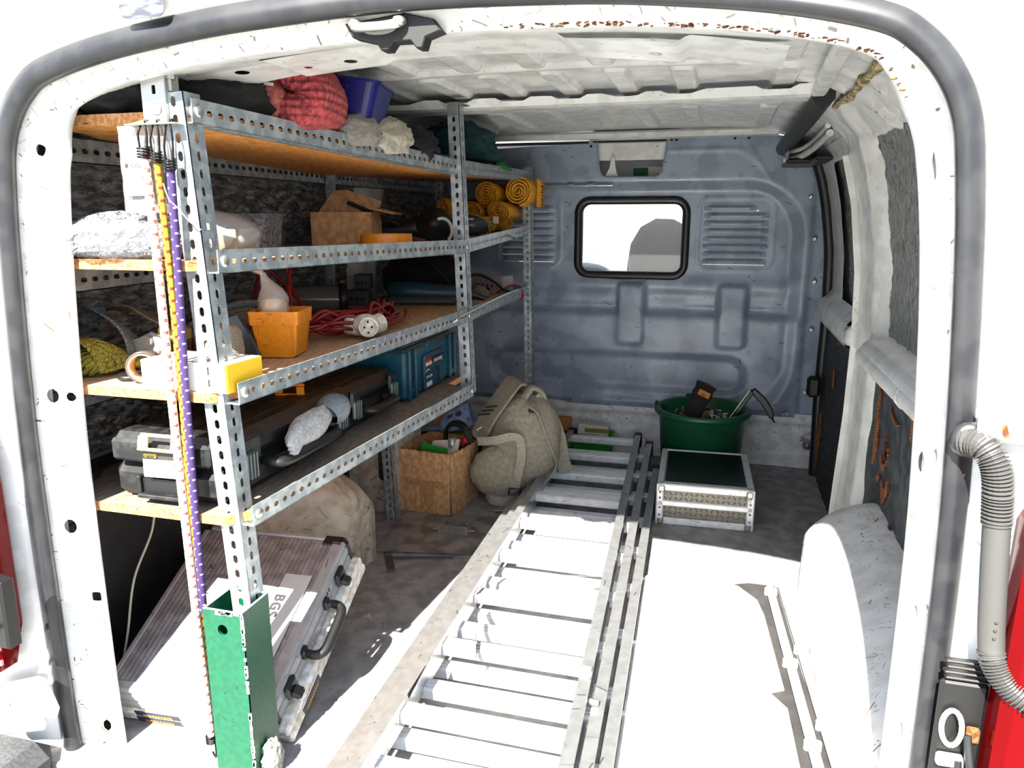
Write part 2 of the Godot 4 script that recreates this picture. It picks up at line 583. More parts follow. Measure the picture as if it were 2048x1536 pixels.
	M.alu = mat(Color(0.86, 0.865, 0.87), 0.36, 0.3, brush, 1.4)
	M.alu_dull = mat(Color(0.70, 0.705, 0.71), 0.28, 0.8, brush, 1.4)
	M.wood_under = mat(Color(0.92, 0.66, 0.36), 0.55, 0.0, tex(512, 31, 0.05, 5, Color(0.80, 0.73, 0.66), W, 0.2, 0.8, [[400, Color(0.35, 0.2, 0.08, 0.4), 10, 90, 1, 0, 4]]), Vector3(4.5, 4.5, 0.7))
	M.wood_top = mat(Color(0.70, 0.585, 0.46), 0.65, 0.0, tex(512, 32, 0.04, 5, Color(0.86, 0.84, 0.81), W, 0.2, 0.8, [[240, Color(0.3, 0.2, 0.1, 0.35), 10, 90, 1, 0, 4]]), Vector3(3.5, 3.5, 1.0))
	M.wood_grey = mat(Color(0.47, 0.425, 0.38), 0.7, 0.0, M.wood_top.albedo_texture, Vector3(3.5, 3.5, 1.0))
	M.case_edge = mat(Color(0.60, 0.60, 0.605), 0.4, 0.25, brush, 1.4)
	M.wood_edge = mat(Color(0.70, 0.51, 0.32), 0.75, 0.0, tex(256, 33, 0.06, 4, Color(0.82, 0.74, 0.66), W, 0.2, 0.8, [[200, Color(0.25, 0.13, 0.05, 0.5), 3, 14, 2, 0, 20]]), 5.0)
	M.rust = mat(Color(0.52, 0.31, 0.12), 0.9, 0.0, tex(256, 34, 0.05, 4, Color(0.55, 0.45, 0.4), W, 0.3, 0.7), 8.0)
	M.foam = mat(Color(0.50, 0.30, 0.14), 0.95, 0.0, tex(256, 35, 0.06, 4, Color(0.55, 0.45, 0.35), W, 0.3, 0.7), 8.0)
	M.lamp_red = mat(Color(0.32, 0.008, 0.018), 0.12)
	M.lamp_red.metallic_specular = 0.2
	M.pane = glass(Color(0.93, 0.95, 0.95, 0.10), 0.02)
	M.clear = glass(Color(0.93, 0.94, 0.94, 0.22), 0.12)
	M.asphalt = mat(Color(0.56, 0.56, 0.55), 0.9, 0.0, tex(512, 37, 0.05, 4, Color(0.85, 0.85, 0.85), W, 0.3, 0.7), 0.5)
	M.grey_bumper = mat(Color(0.24, 0.245, 0.255), 0.7, 0.0, tex(256, 38, 0.09, 3, Color(0.8, 0.8, 0.8), W, 0.3, 0.7), 4.0)
	M.hose = mat(Color(0.24, 0.24, 0.235), 0.5)
	M.screw = mat(Color(0.75, 0.75, 0.73), 0.3, 0.8)

func _ready():
	# camera
	var cam := Camera3D.new()
	cam.name = "camera"
	cam.fov = rad_to_deg(2.0 * atan(768.0 / 1490.0))
	cam.position = Vector3(0, 1.06, 0)
	cam.rotation = Vector3(deg_to_rad(-12.6), deg_to_rad(15.6), 0)
	cam.near = 0.05
	cam.far = 200.0
	add_child(cam)
	cam.current = true
	# sky
	var env := Environment.new()
	env.background_mode = Environment.BG_SKY
	var sky := Sky.new()
	var sm := ProceduralSkyMaterial.new()
	sm.sky_top_color = Color(0.72, 0.79, 0.90)
	sm.sky_horizon_color = Color(0.93, 0.95, 0.98)
	sm.ground_bottom_color = Color(0.55, 0.55, 0.54)
	sm.ground_horizon_color = Color(0.80, 0.80, 0.80)
	sm.sun_angle_max = 0.0
	sky.sky_material = sm
	env.sky = sky
	env.background_energy_multiplier = 1.15
	env.tonemap_mode = Environment.TONE_MAPPER_LINEAR
	env.tonemap_exposure = 3.0
	env.sdfgi_enabled = true
	env.ssao_enabled = true
	env.ssil_enabled = true
	var we := WorldEnvironment.new()
	we.name = "world_environment"
	we.environment = env
	add_child(we)
	# sun, behind the camera and a little to its left
	var sun := DirectionalLight3D.new()
	sun.name = "sun"
	sun.light_energy = 4.0
	sun.light_color = Color(1.0, 0.975, 0.93)
	sun.light_angular_distance = 0.6
	sun.shadow_enabled = true
	sun.look_at_from_position(Vector3.ZERO, Vector3(0.10, -0.99, -1.0))
	sun.sky_mode = DirectionalLight3D.SKY_MODE_LIGHT_ONLY
	add_child(sun)

	build_materials()
	opening()
	build_shell()
	build_rear_frame()
	build_bulkhead()
	build_right_wall()
	build_left_wall()
	build_ceiling()
	build_cab()
	build_rack()
	build_ladder()
	build_top_shelf()
	build_hanging()
	build_second_shelf()
	build_third_shelf()
	build_fourth_shelf()
	build_floor_left()
	build_floor_middle()
	build_floor_right()
	build_outside_fittings()

func build_shell():
	var mb := MB.new()
	mb.box(Vector3(0, -0.6, -3), Vector3(60, 0.1, 60))
	struct(mb, "ground", M.asphalt, "pale tarmac around the van")
	mb = MB.new()
	mb.box(Vector3(-0.435, -0.02, (ZF - 1.02) * 0.5), Vector3(1.82, 0.04, -ZF - 1.02 + 0.06), 0.004)
	struct(mb, "floor", M.floor, "grey scuffed load floor of the van")
	mb = MB.new()
	mb.box(Vector3(-0.435, -0.30, -2.2), Vector3(1.7, 0.5, 2.3))
	struct(mb, "trim_chassis", M.black_soft, "dark underside of the van")
	# outer skins that close the body
	mb = MB.new()
	for s in [-1.0, 1.0]:
		var prof := []
		for y in [-0.35, 0.0, 0.4, 0.75, 1.0, 1.2, 1.3, 1.4, 1.47]:
			prof.append(Vector2(-0.435 + s * (half_width(y) + 0.085 + (0.02 if y < 1.3 else 0.0)), y))
		var rings := []
		for z in [-1.0, -1.6, -2.2, -2.8, -3.5]:
			var ring := []
			for p in prof: ring.append(Vector3(p.x, p.y, z))
			rings.append(ring)
		mb.skin(rings, false)
	mb.sheet(-1.08, 0.21, 24, -3.5, -1.0, 8, func(u, w): return Vector3(u, 1.485 - 0.03 * pow((u + 0.435) / 0.65, 2), w))
	struct(mb, "wall_outside", M.body, "white painted outer skin of the van")

func build_rear_frame():
	var nu := open_pts.size() - 1
	# outer body round the opening
	var prof := [[0.028, -1.075], [0.006, -1.062], [-0.012, -1.045], [-0.028, -1.032], [-0.05, -1.022], [-0.12, -1.012], [-0.30, -1.004], [-0.62, -1.0]]
	var mb := MB.new()
	mb.sheet(0, 1, 260, 0, prof.size() - 1, prof.size() - 1, func(u, w):
		var q: Array = prof[int(round(w))]
		return op(u, q[0], q[1]))
	var rear := struct(mb, "wall_rear", M.body, "white painted body round the tailgate opening")
	# rubber seal: a bulb and its outer lip
	mb = MB.new()
	var rings := []
	for i in range(0, open_pts.size()):
		var u := float(i) / nu
		var ring := []
		for k in 14:
			var a := TAU * k / 14
			var r := lerpf(0.0175, 0.0135, smoothstep(0.45, 0.62, u))
			var n := cos(a) * r
			var zz := sin(a) * r * 0.85
			if k >= 5 and k <= 6: n -= 0.009; zz -= 0.004
			ring.append(op(u, n - 0.001, ZR + zz))
		rings.append(ring)
	mb.skin(rings, true, true, true, true)
	solo(mb, "door_seal", M.rubber, "thick grey-black rubber seal running round the whole tailgate opening", "seal")
	# pressed jamb of the pillars and header, with its holes
	var g := func(u: float, n: float, z: float) -> Vector3:
		var p := op(u, 0.0, 0.0)
		var k: float = smoothstep(1.20, 1.33, p.y)
		return op(u, n * lerpf(1.0, 0.42, k) * lerpf(1.0, 0.42, smoothstep(0.45, 0.75, u)), z)
	var L := 0.0
	for i in nu: L += open_pts[i].distance_to(open_pts[i + 1])
	var holes := []    # [u, w, half length along, half width, square]
	for h in [[0.735, 0.40, 0.010, 0.011, 0], [0.74, 0.80, 0.006, 0.009, 1], [0.475, 0.45, 0.012, 0.012, 0], [0.33, 0.84, 0.009, 0.009, 1], [0.035, 0.66, 0.012, 0.008, 0], [-0.005, 0.54, 0.009, 0.005, 0], [1.19, 0.45, 0.014, 0.008, 1]]:
		holes.append([u_left(h[0]), h[1], h[2] / L, h[3] / 0.085, h[4]])
	for h in [[0.745, 0.35, 0.008, 0.006, 0], [0.73, 0.75, 0.011, 0.008, 0], [0.52, 0.5, 0.012, 0.007, 0], [0.33, 0.5, 0.014, 0.006, 0], [1.12, 0.6, 0.022, 0.005, 0]]:
		holes.append([1.0 - u_left(h[0]), h[1], h[2] / L, h[3] / 0.085, h[4]])
	mb = MB.new()
	mb.sheet(0, 1, 1000, 0, 1, 12, func(u, w):
		var step := 0.0
		var p := op(u, 0, 0)
		if p.y < 1.146: step = 0.0
		var z := lerpf(-1.050, -1.072, pow(w, 0.8)) + step * smoothstep(0.1, 0.3, w)
		return g.call(u, lerpf(0.010, 0.095, w), z), func(u, w):
		var d := 1.0
		for h in holes:
			if absf(u - h[0]) < 0.03:
				var a: float = absf(u - h[0]) / h[2]
				var b: float = absf(w - h[1]) / h[3]
				d = minf(d, (maxf(a, b) if h[4] == 1 else sqrt(a * a + b * b)) - 1.0)
		return d)
	var jamb := struct(mb, "trim_jamb", M.scuffed, "white pressed jamb and header of the tailgate opening with round and square holes")
	mb = MB.new()
	mb.sheet(0, 1, 300, 0, 3, 3, func(u, w):
		var q: Array = [[0.095, -1.072], [0.098, -1.077], [0.05, -1.115], [0.0, -1.15]][int(round(w))]
		var p := op(u, 0, 0)
		var dz: float = -0.10 * smoothstep(1.29, 1.33, p.y)
		return g.call(u, q[0], q[1] + (dz if q[1] < -1.1 else 0.0)))
	putw(mb, "pillar_return", M.paint, jamb)
	# rust along the header lip, small scales of rusty steel
	var rng := RandomNumberGenerator.new()
	rng.seed = 5
	mb = MB.new()
	for i in 150:
		var x := rng.randf_range(-0.32, 0.10) if i < 115 else rng.randf_range(0.1, 0.24)
		var u := u_top(x)
		var w := rng.randf_range(0.80, 1.02)
		var pc: Vector3 = g.call(u, lerpf(0.010, 0.095, w), -1.0705)
		var s := rng.randf_range(0.0012, 0.0042)
		mb.box(pc + Vector3(0, 0, 0.001), Vector3(s * 2.2, s * rng.randf_range(0.3, 0.8), 0.002), 0.0008, Basis(Vector3.BACK, rng.randf_range(-0.4, 0.4)))
	var rr := putw(mb, "rust_scale", M.rust, jamb)
	rr.set_meta("kind", "stuff")
	# rear header panel pressings with holes (underside)
	mb = MB.new()
	var hh := [[-0.62, 0.011], [-0.70, 0.007], [-0.83, 0.012], [-0.20, 0.006], [-0.17, 0.006], [-0.115, 0.011]]
	mb.sheet(-0.98, 0.07, 160, -1.30, -1.13, 26, func(u, w):
		var y := 1.354 - 0.030 - 0.062 * pow((u - CX) / 0.6, 2)
		var bump := 0.0
		for c in [-0.66, -0.16]:
			bump = maxf(bump, smoothstep(0.10, 0.075, absf(u - c)))
		return Vector3(u, y - 0.012 * bump * smoothstep(-1.31, -1.27, w) + 0.008, w), func(u, w):
		var d := 1.0
		for h in hh: d = minf(d, Vector2(u - h[0], (w + 1.215) * 0.8).length() - h[1])
		return d)
	struct(mb, "trim_header", M.paint, "white header rail above the tailgate opening")

func vent_slats(parent: Node3D, x0: float, x1: float, y0: float, y1: float, z: float, corner: float, side: float):
	var n := 8
	var pitch := (y1 - y0) / n
	for k in n:
		var mb := MB.new()
		var y := y0 + pitch * k
		var xa := x0
		var xb := x1
		if k == n - 1:
			if side > 0: xb -= corner
			else: xa += corner
		var prof := [[0.0007, 0.0], [0.0045, 0.011], [0.012, 0.014], [0.019, 0.010], [0.024, 0.002], [pitch + 0.0005, 0.0]]
		var rings := []
		for t in [0.0, 0.012, 0.03]:
			var ring := []
			for p in prof: ring.append(Vector3(xa + t, y + p[0], z + p[1] * t / 0.03))
			rings.append(ring)
		for t in [0.03, 0.012, 0.0]:
			var ring := []
			for p in prof: ring.append(Vector3(xb - t, y + p[0], z + p[1] * t / 0.03))
			rings.append(ring)
		mb.skin(rings, false, false)
		putw(mb, "louver", M.blue, parent)

func build_bulkhead():
	var n := FastNoiseLite.new()
	n.seed = 9
	n.frequency = 1.4
	n.fractal_octaves = 2
	var WX := [-0.625, 0.812, -0.165, 1.128]     # window hole
	var V1 := [-0.088, 0.862, 0.178, 1.118]
	var V2 := [-0.985, 0.862, -0.735, 1.118]
	var shape := func(x: float, y: float) -> float:
		var d := sd_rrect(x, y, -1.5, 0.235, 0.30, 1.195, 0.22)
		var z := ZF - 0.035 * smoothstep(0.03, -0.035, d)
		z += 0.034 * smoothstep(0.675, 0.625, y) * smoothstep(0.36, 0.24, x) * smoothstep(0.21, 0.25, y)
		z -= 0.012 * exp(-pow((y - 0.655) / 0.022, 2.0)) * smoothstep(0.34, 0.26, x)
		z += 0.016 * exp(-pow((y - 0.765) / 0.035, 2.0)) * smoothstep(0.33, 0.25, x)
		var band := sd_rrect(x, y, -1.02, 0.30, 0.12, 0.455, 0.075)
		z -= 0.022 * smoothstep(0.02, -0.02, band)
		for cx in [-0.382, 0.052]:
			var pd := sd_rrect(x, y, cx - 0.058, 0.505, cx + 0.058, 0.775, 0.02)
			z = lerpf(z, ZF + 0.012, smoothstep(0.012, -0.012, pd))
		for v in [V1, V2]:
			var vd := sd_rrect(x, y, v[0] - 0.018, v[1] - 0.02, v[2] + 0.018, v[3] + 0.02, 0.045)
			z += 0.006 * exp(-pow(vd / 0.006, 2.0))
			z = lerpf(z, ZF - 0.036, smoothstep(0.006, -0.006, vd))
		# swage lines of the upper right field
		z += 0.005 * exp(-pow((y - 1.335 + 0.10 * smoothstep(0.02, 0.12, x) * (x - 0.02) * 6.0) / 0.006, 2.0)) * smoothstep(-0.27, -0.22, x) * smoothstep(0.15, 0.08, x)
		var ds := absf((x - 0.09) * 0.82 + (y - 1.33) * 0.57) 
		z += 0.005 * exp(-pow(ds / 0.005, 2.0)) * smoothstep(1.19, 1.22, y) * smoothstep(1.345, 1.33, y)
		z += 0.010 * n.get_noise_2d(x * 2.0, y * 2.0) * smoothstep(0.9, 0.7, y)
		z -= 0.012 * smoothstep(0.335, 0.36, x)
		return z
	var cut := func(x: float, y: float) -> float:
		var d := sd_rrect(x, y, WX[0], WX[1], WX[2], WX[3], 0.05)
		for v in [V1, V2]:
			var cx: float = minf(x - (v[2] - 0.05), y - (v[3] - 0.032)) if v[0] > -0.5 else minf(v[0] + 0.05 - x, y - (v[3] - 0.032))
			d = minf(d, maxf(maxf(maxf(v[0] - x, x - v[2]), maxf(v[1] - y, y - v[3])), cx))
		# opening under the roof: sides lean inwards, corners rounded
		var s := (y - 1.229) / 0.146
		d = minf(d, sd_rrect(x, y, lerpf(-0.535, -0.548, s), 1.229, lerpf(-0.268, -0.252, s), 1.6, 0.03))
		var top := 1.372 - 0.03 * pow((x + 0.43) / 0.85, 2) if x < -0.252 else 1.392 - 0.012 * pow((x + 0.2) / 0.5, 2)
		d = minf(d, top - y)
		d = minf(d, wall_x(y, 1.0) - 0.0 - x)
		d = minf(d, maxf(1.262 - y, 0.235 - x))
		return d
	var mb := MB.new()
	mb.sheet(-1.32, 0.46, 220, 0.215, 1.41, 150, func(u, w): return Vector3(u, w, shape.call(u, w)), cut)
	var wall := struct(mb, "wall_front", M.blue, "dented blue-grey steel bulkhead behind the cab")
	# rolled lip of the overhead opening
	mb = MB.new()
	var lip := [Vector3(-0.548, 1.375, ZF + 0.002), Vector3(-0.54, 1.28, ZF), Vector3(-0.530, 1.246, ZF - 0.005), Vector3(-0.50, 1.231, ZF - 0.006), Vector3(-0.30, 1.231, ZF - 0.006), Vector3(-0.278, 1.244, ZF - 0.004), Vector3(-0.262, 1.29, ZF), Vector3(-0.252, 1.39, ZF + 0.002)]
	mb.tube(curve(lip, 0.01), 0.0035, 6)
	putw(mb, "rolled_lip", M.blue, wall)
	# pale web of steel in the opening
	mb = MB.new()
	mb.prism(PackedVector2Array([Vector2(-0.520, 1.225), Vector2(-0.455, 1.225), Vector2(-0.470, 1.262), Vector2(-0.476, 1.318), Vector2(-0.489, 1.318), Vector2(-0.497, 1.27)]), 0.004, xf(Vector3(0, 0, ZF - 0.03), Vector3.RIGHT, Vector3.UP, Vector3.BACK))
	putw(mb, "support_web", M.paint_clean, wall)
	# rivet strip, screws
	for p in [[-0.575, 1.36], [-0.235, 1.378], [-0.215, 1.378], [0.075, 1.378], [0.02, 1.378]]:
		mb = MB.new()
		mb.lathe([[0.0001, 0.0], [0.006, 0.001], [0.0045, 0.004], [0.0001, 0.005]], xf(Vector3(p[0], p[1], ZF + 0.0), Vector3.RIGHT, Vector3.BACK, Vector3.DOWN), 10)
		putw(mb, "screw", M.black_soft, wall)
	for y in [1.142, 0.975, 0.80, 0.33, 0.60]:
		mb = MB.new()
		mb.lathe([[0.0001, 0.0], [0.010, 0.001], [0.008, 0.004], [0.004, 0.005], [0.0001, 0.003]], xf(Vector3(wall_x(y, 1.0) - 0.062, y, ZF + 0.004), Vector3.RIGHT, Vector3.BACK, Vector3.DOWN), 12)
		putw(mb, "screw", M.screw, wall)
	for x in [-0.62, -0.05, 0.30]:
		mb = MB.new()
		mb.box(Vector3(x, 0.232, ZF + 0.012), Vector3(0.035, 0.022, 0.012), 0.003)
		putw(mb, "clip", M.blue, wall)
	for v in [[V1, 1.0], [V2, -1.0]]:
		vent_slats(wall, v[0][0], v[0][2], v[0][1], v[0][3], ZF - 0.036, 0.05, v[1])
	# window
	var win := MB.new()
	var rings := []
	var out := rrect(WX[0] - 0.022, WX[1] - 0.022, WX[2] + 0.022, WX[3] + 0.022, 0.07)
	var inn := rrect(WX[0] + 0.012, WX[1] + 0.012, WX[2] - 0.012, WX[3] - 0.012, 0.036)
	for k in out.size():
		var a := out[k]; var b := inn[k]
		var m := a.lerp(b, 0.45)
		rings.append([Vector3(a.x, a.y, ZF - 0.038), Vector3(a.x, a.y, ZF - 0.028), Vector3(m.x, m.y, ZF - 0.018), Vector3(b.x, b.y, ZF - 0.028), Vector3(b.x, b.y, ZF - 0.06)])
	rings.append(rings[0])
	win.skin(rings, false, true)
	var w1 := struct(win, "window_1", M.black, "window in the bulkhead with a rounded black rubber frame")
	mb = MB.new()
	mb.prism(rrect(WX[0] + 0.006, WX[1] + 0.006, WX[2] - 0.006, WX[3] - 0.006, 0.04), 0.004, xf(Vector3(0, 0, ZF - 0.05), Vector3.RIGHT, Vector3.UP, Vector3.BACK))
	putw(mb, "pane", M.pane, w1)
	# scuffed white kick plate under it
	var n2 := FastNoiseLite.new()
	n2.frequency = 2.0
	mb = MB.new()
	mb.sheet(-1.32, 0.46, 90, -0.005, 0.232, 24, func(u, w):
		var z := ZF - 0.02 + 0.05 * smoothstep(0.05, 0.0, w) + 0.014 * smoothstep(0.17, 0.19, w)
		z += 0.010 * smoothstep(0.02, -0.02, sd_rrect(u, w, 0.33, 0.0, 0.6, 0.3, 0.02)) + 0.006 * n2.get_noise_2d(u * 3, w * 3)
		return Vector3(u, w, z))
	struct(mb, "baseboard_front", M.scuffed, "scuffed white steel sill below the bulkhead")
	mb = MB.new()
	mb.box(Vector3(-0.965, 0.243, ZF + 0.006), Vector3(0.045, 0.02, 0.002), 0.0)
	var stk := solo(mb, "sticker", M.black, "small black sticker with a white ring low on the bulkhead behind the backpack", "sticker")
	mb = MB.new()
	mb.lathe([[0.003, 0.0], [0.0075, 0.0], [0.0075, 0.001], [0.003, 0.001]], xf(Vector3(-0.952, 0.243, ZF + 0.007), Vector3.RIGHT, Vector3.BACK, Vector3.DOWN), 16)
	mb.box(Vector3(-0.975, 0.243, ZF + 0.0075), Vector3(0.006, 0.016, 0.001))
	put(mb, "white_print", M.paint_clean, stk).set_meta("kind", "stuff")
	# lashing ring
	var lr := thing("lashing_ring", "steel D-shaped lashing ring bolted to the scuffed white sill in the far corner", "lashing ring", Vector3(0.402, 0.105, ZF + 0.0))
	mb = MB.new()
	var arc := []
	for k in 13: arc.append(Vector3(cos(PI * k / 12.0) * 0.028, 0.012 + sin(PI * k / 12.0) * 0.032, 0.012))
	mb.tube(arc, 0.004, 8)
	mb.tube([Vector3(-0.03, 0.012, 0.010), Vector3(0.03, 0.012, 0.010)], 0.005, 8)
	put(mb, "ring", M.steel, lr)
	mb = MB.new()
	mb.lathe([[0.0001, 0.0], [0.022, 0.0], [0.020, 0.006], [0.010, 0.007], [0.010, 0.013], [0.0001, 0.014]], xf(Vector3(0, -0.012, -0.006), Vector3.RIGHT, Vector3.BACK, Vector3.DOWN), 16)
	put(mb, "bolt", M.steel, lr)
	# roller rod across the top of the bulkhead
	var rod := thing("chrome_rod", "thin chrome rod in clips high on the blue bulkhead beside the shelf", "rod", Vector3(-0.63, 1.193, ZF + 0.01))
	mb = MB.new()
	mb.tube([Vector3(-0.2, 0, 0), Vector3(0.155, 0.003, 0)], 0.005, 10)
	put(mb, "rod", M.zinc, rod)
	for x in [-0.03, 0.06]:
		mb = MB.new()
		mb.box(Vector3(x, 0.004, -0.004), Vector3(0.03, 0.018, 0.016), 0.004)
		put(mb, "clip", M.blue, rod)
	# what stands in the overhead tray behind the opening
	mb = MB.new()
	mb.box(Vector3(-0.40, 1.222, ZF - 0.16), Vector3(0.36, 0.01, 0.28))
	mb.box(Vector3(-0.40, 1.34, ZF - 0.05), Vector3(0.36, 0.075, 0.012), 0.004)
	mb.box(Vector3(-0.40, 1.30, ZF - 0.31), Vector3(0.36, 0.17, 0.01))
	mb.box(Vector3(-0.585, 1.30, ZF - 0.17), Vector3(0.01, 0.17, 0.28)); mb.box(Vector3(-0.215, 1.30, ZF - 0.17), Vector3(0.01, 0.17, 0.28))
	struct(mb, "trim_tray", M.paint_clean, "overhead tray behind the bulkhead opening")
	var gb := thing("paper_box", "small white and green box lying in the overhead tray of the bulkhead", "box", Vector3(-0.335, 1.2275, ZF - 0.11), roty(-8))
	mb = MB.new()
	mb.box(Vector3(0, 0.024, 0), Vector3(0.12, 0.048, 0.07), 0.002)
	put(mb, "carton", mat(Color(0.62, 0.63, 0.58), 0.8), gb)
	mb = MB.new()
	mb.box(Vector3(-0.028, 0.023, 0.0005), Vector3(0.066, 0.042, 0.0725), 0.001)
	put(mb, "green_print", mat(Color(0.10, 0.26, 0.12), 0.8), gb)

func build_right_wall():
	var S := 1.0
	var n := FastNoiseLite.new()
	n.seed = 4
	n.frequency = 2.2
	var X := func(y: float, z: float) -> float:
		var x := wall_x(y, S)
		# middle pillar
		var zl := -2.49
		var k := smoothstep(zl - 0.012, zl + 0.012, z) * smoothstep(-2.19, -2.27, z)
		var depth := 0.024 + 0.014 * smoothstep(0.45, 0.0, y)
		x -= depth * k
		# ledge under the blank window
		x -= 0.062 * smoothstep(0.655, 0.675, y) * smoothstep(0.77, 0.71, y) * (1.0 - k)
		# recesses of the windows
		if y > 0.73 and y < 1.265:
			x += 0.03 * smoothstep(-2.22, -2.17, z) * smoothstep(0.73, 0.75, y) * smoothstep(1.265, 1.25, y)
		# door side lies a little further out
		x += 0.07 * smoothstep(-2.50, -2.52, z) * smoothstep(1.30, 1.24, y)
		# pressed bosses in the cant rail
		if y > 1.24:
			x += 0.010 * n.get_noise_2d(z * 2.5, y * 3.0) * smoothstep(1.24, 1.28, y)
			x -= 0.018 * exp(-pow((z + 1.80 + (y - 1.30) * 1.2) / 0.035, 2.0)) + 0.018 * exp(-pow((z + 1.98 + (y - 1.30) * 1.2) / 0.03, 2.0)) + 0.015 * exp(-pow((z + 1.62 + (y - 1.30) * 1.2) / 0.035, 2.0))
		return x
	var slots := [[-1.83, 1.325, 0.4], [-1.98, 1.30, 0.4], [-1.70, 1.285, 0.2], [-2.12, 1.285, 0.3]]
	var mb := MB.new()
	mb.sheet(-3.36, -1.09, 190, 0.0, 1.405, 130, func(u, w): return Vector3(X.call(w, u), w, u), func(u, w):
		var d := 1.0
		for s in slots:
			var a: float = (u - s[0]) + (w - s[1]) * s[2]
			d = minf(d, maxf(absf(a) - 0.022, absf(w - s[1] + (u - s[0]) * 0.5) - 0.0028))
		return d, true, true)
	var wall := struct(mb, "wall_right", M.paint, "white painted steel side of the van with a pressed middle pillar")
	mb = MB.new()
	mb.sheet(-3.36, -1.09, 8, 1.2, 1.4, 6, func(u, w): return Vector3(wall_x(w, S) + 0.05, w, u))
	putw(mb, "inner_skin", M.paint, wall)
	# streak of old sealing foam in the corner under the roof
	mb = MB.new()
	var fo := []
	for i in 22:
		var t := i / 21.0
		fo.append(Vector3(lerpf(0.262, 0.268, t) + 0.006 * sin(t * 5.0), lerpf(1.345, 1.345, t) + 0.004 * sin(t * 17.0), lerpf(-2.22, -1.42, t)))
	var fr := []
	for i in 22: fr.append(0.009 + 0.004 * sin(i * 2.7) + 0.003 * sin(i * 5.1))
	mb.tube(fo, fr, 8)
	putw(mb, "sealing_foam", mat(Color(0.62, 0.58, 0.45), 0.9, 0.0, tex(128, 55, 0.06, 4, Color(0.6, 0.55, 0.45), Color.WHITE, 0.3, 0.7), 6.0), wall)
	# flange of the pillar's door edge
	mb = MB.new()
	var fl := []
	for y in [0.0, 0.2, 0.45, 0.7, 0.9, 1.1, 1.24]: fl.append(Vector3(X.call(y, -2.46) - 0.004, y, -2.492))
	for i in fl.size() - 1:
		mb.box((fl[i] + fl[i + 1]) * 0.5, Vector3(0.022, fl[i].distance_to(fl[i + 1]) + 0.004, 0.006), 0.002, Basis(Vector3.BACK, -atan2(fl[i + 1].x - fl[i].x, fl[i + 1].y - fl[i].y)))
	putw(mb, "door_flange", M.paint_clean, wall)
	# blank window: crumpled foil insulation
	var foil := func(name_: String, z0: float, z1: float, y0: float, y1: float, dx: float, m: Material, lab: String, slope: float):
		var q := FastNoiseLite.new()
		q.seed = 31
		q.frequency = 3.0
		q.fractal_octaves = 4
		var b := MB.new()
		b.sheet(z0, z1, 90, 0.0, 1.0, 70, func(u, w):
			var t: float = (u - z0) / (z1 - z0)
			var y := lerpf(y0, y1 + slope * t, w)
			return Vector3(wall_x(y, S) + dx + 0.006 * q.get_noise_2d(u * 14.0, y * 3.0) + 0.004 * q.get_noise_2d(u * 30.0, y * 11.0), y, u), null, true, true)
		return struct(b, name_, m, lab)
	foil.call("window_2", -2.19, -1.10, 0.738, 1.262, 0.008, M.foil_grey, "blank rear side window lined with crumpled grey foil insulation", 0.02)
	# ledge cap
	mb = MB.new()
	mb.tube(curve([Vector3(0.392, 0.69, -2.21), Vector3(0.392, 0.688, -1.9), Vector3(0.393, 0.69, -1.5), Vector3(0.393, 0.69, -1.1)], 0.05), 0.024, 14)
	mb.lathe([[0.0001, -0.03], [0.018, -0.026], [0.03, -0.012], [0.031, 0.0], [0.027, 0.012], [0.018, 0.026], [0.0001, 0.03]], Transform3D(Basis.IDENTITY, Vector3(0.398, 0.69, -1.70)), 18)
	putw(mb, "ledge_roll", M.paint, wall)
	# lower lining board with torn foam
	mb = MB.new()
	var tear := func(u: float, w: float) -> float:
		var q := Vector2(u + 1.985, w - 0.475)
		var a := q.angle()
		return q.length() - 0.020 - 0.008 * sin(a * 5.0 + 1.0)
	mb.sheet(-2.255, -1.12, 100, 0.03, 0.655, 60, func(u, w): return Vector3(wall_x(w, S) - 0.008 + 0.004 * n.get_noise_2d(u * 4, w * 3), w, u), tear, true, true)
	var lining := struct(mb, "trim_lining", M.board, "dark grey lining board on the lower side wall, torn over orange foam")
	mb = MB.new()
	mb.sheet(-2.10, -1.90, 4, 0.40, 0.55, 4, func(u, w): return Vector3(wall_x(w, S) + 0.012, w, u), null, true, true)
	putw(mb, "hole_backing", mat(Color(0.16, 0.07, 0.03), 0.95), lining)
	var flake := func(pts: Array, parent: Node, dx: float):
		# a torn strip of foam: ragged outline pushed out of the board
		var poly := PackedVector2Array()
		for p in pts: poly.append(Vector2(-p[0], p[1]))
		if Geometry2D.is_polygon_clockwise(poly): poly.reverse()
		var y0: float = pts[0][1]
		var b := MB.new()
		b.prism(poly, 0.007, xf(Vector3(wall_x(y0, S) + dx, 0, 0), Vector3.FORWARD, Vector3.UP, Vector3.LEFT), 0.002)
		putw(b, "torn_foam", M.foam, parent)
	var D := -0.008
	flake.call([[-2.135, 0.635], [-2.115, 0.60], [-2.118, 0.56], [-2.10, 0.53], [-2.104, 0.50], [-2.088, 0.455], [-2.10, 0.445], [-2.122, 0.452], [-2.13, 0.49], [-2.124, 0.53], [-2.134, 0.57], [-2.130, 0.60]], lining, D)
	flake.call([[-2.12, 0.47], [-2.10, 0.452], [-2.095, 0.44], [-2.105, 0.415], [-2.125, 0.405], [-2.115, 0.43], [-2.128, 0.455]], lining, D)
	flake.call([[-2.005, 0.52], [-1.985, 0.503], [-1.965, 0.498], [-1.955, 0.47], [-1.965, 0.452], [-1.958, 0.485], [-1.98, 0.497], [-1.998, 0.502]], lining, D)
	flake.call([[-2.035, 0.47], [-2.02, 0.45], [-2.0, 0.447], [-1.98, 0.45], [-1.975, 0.438], [-2.0, 0.428], [-2.03, 0.44]], lining, D)
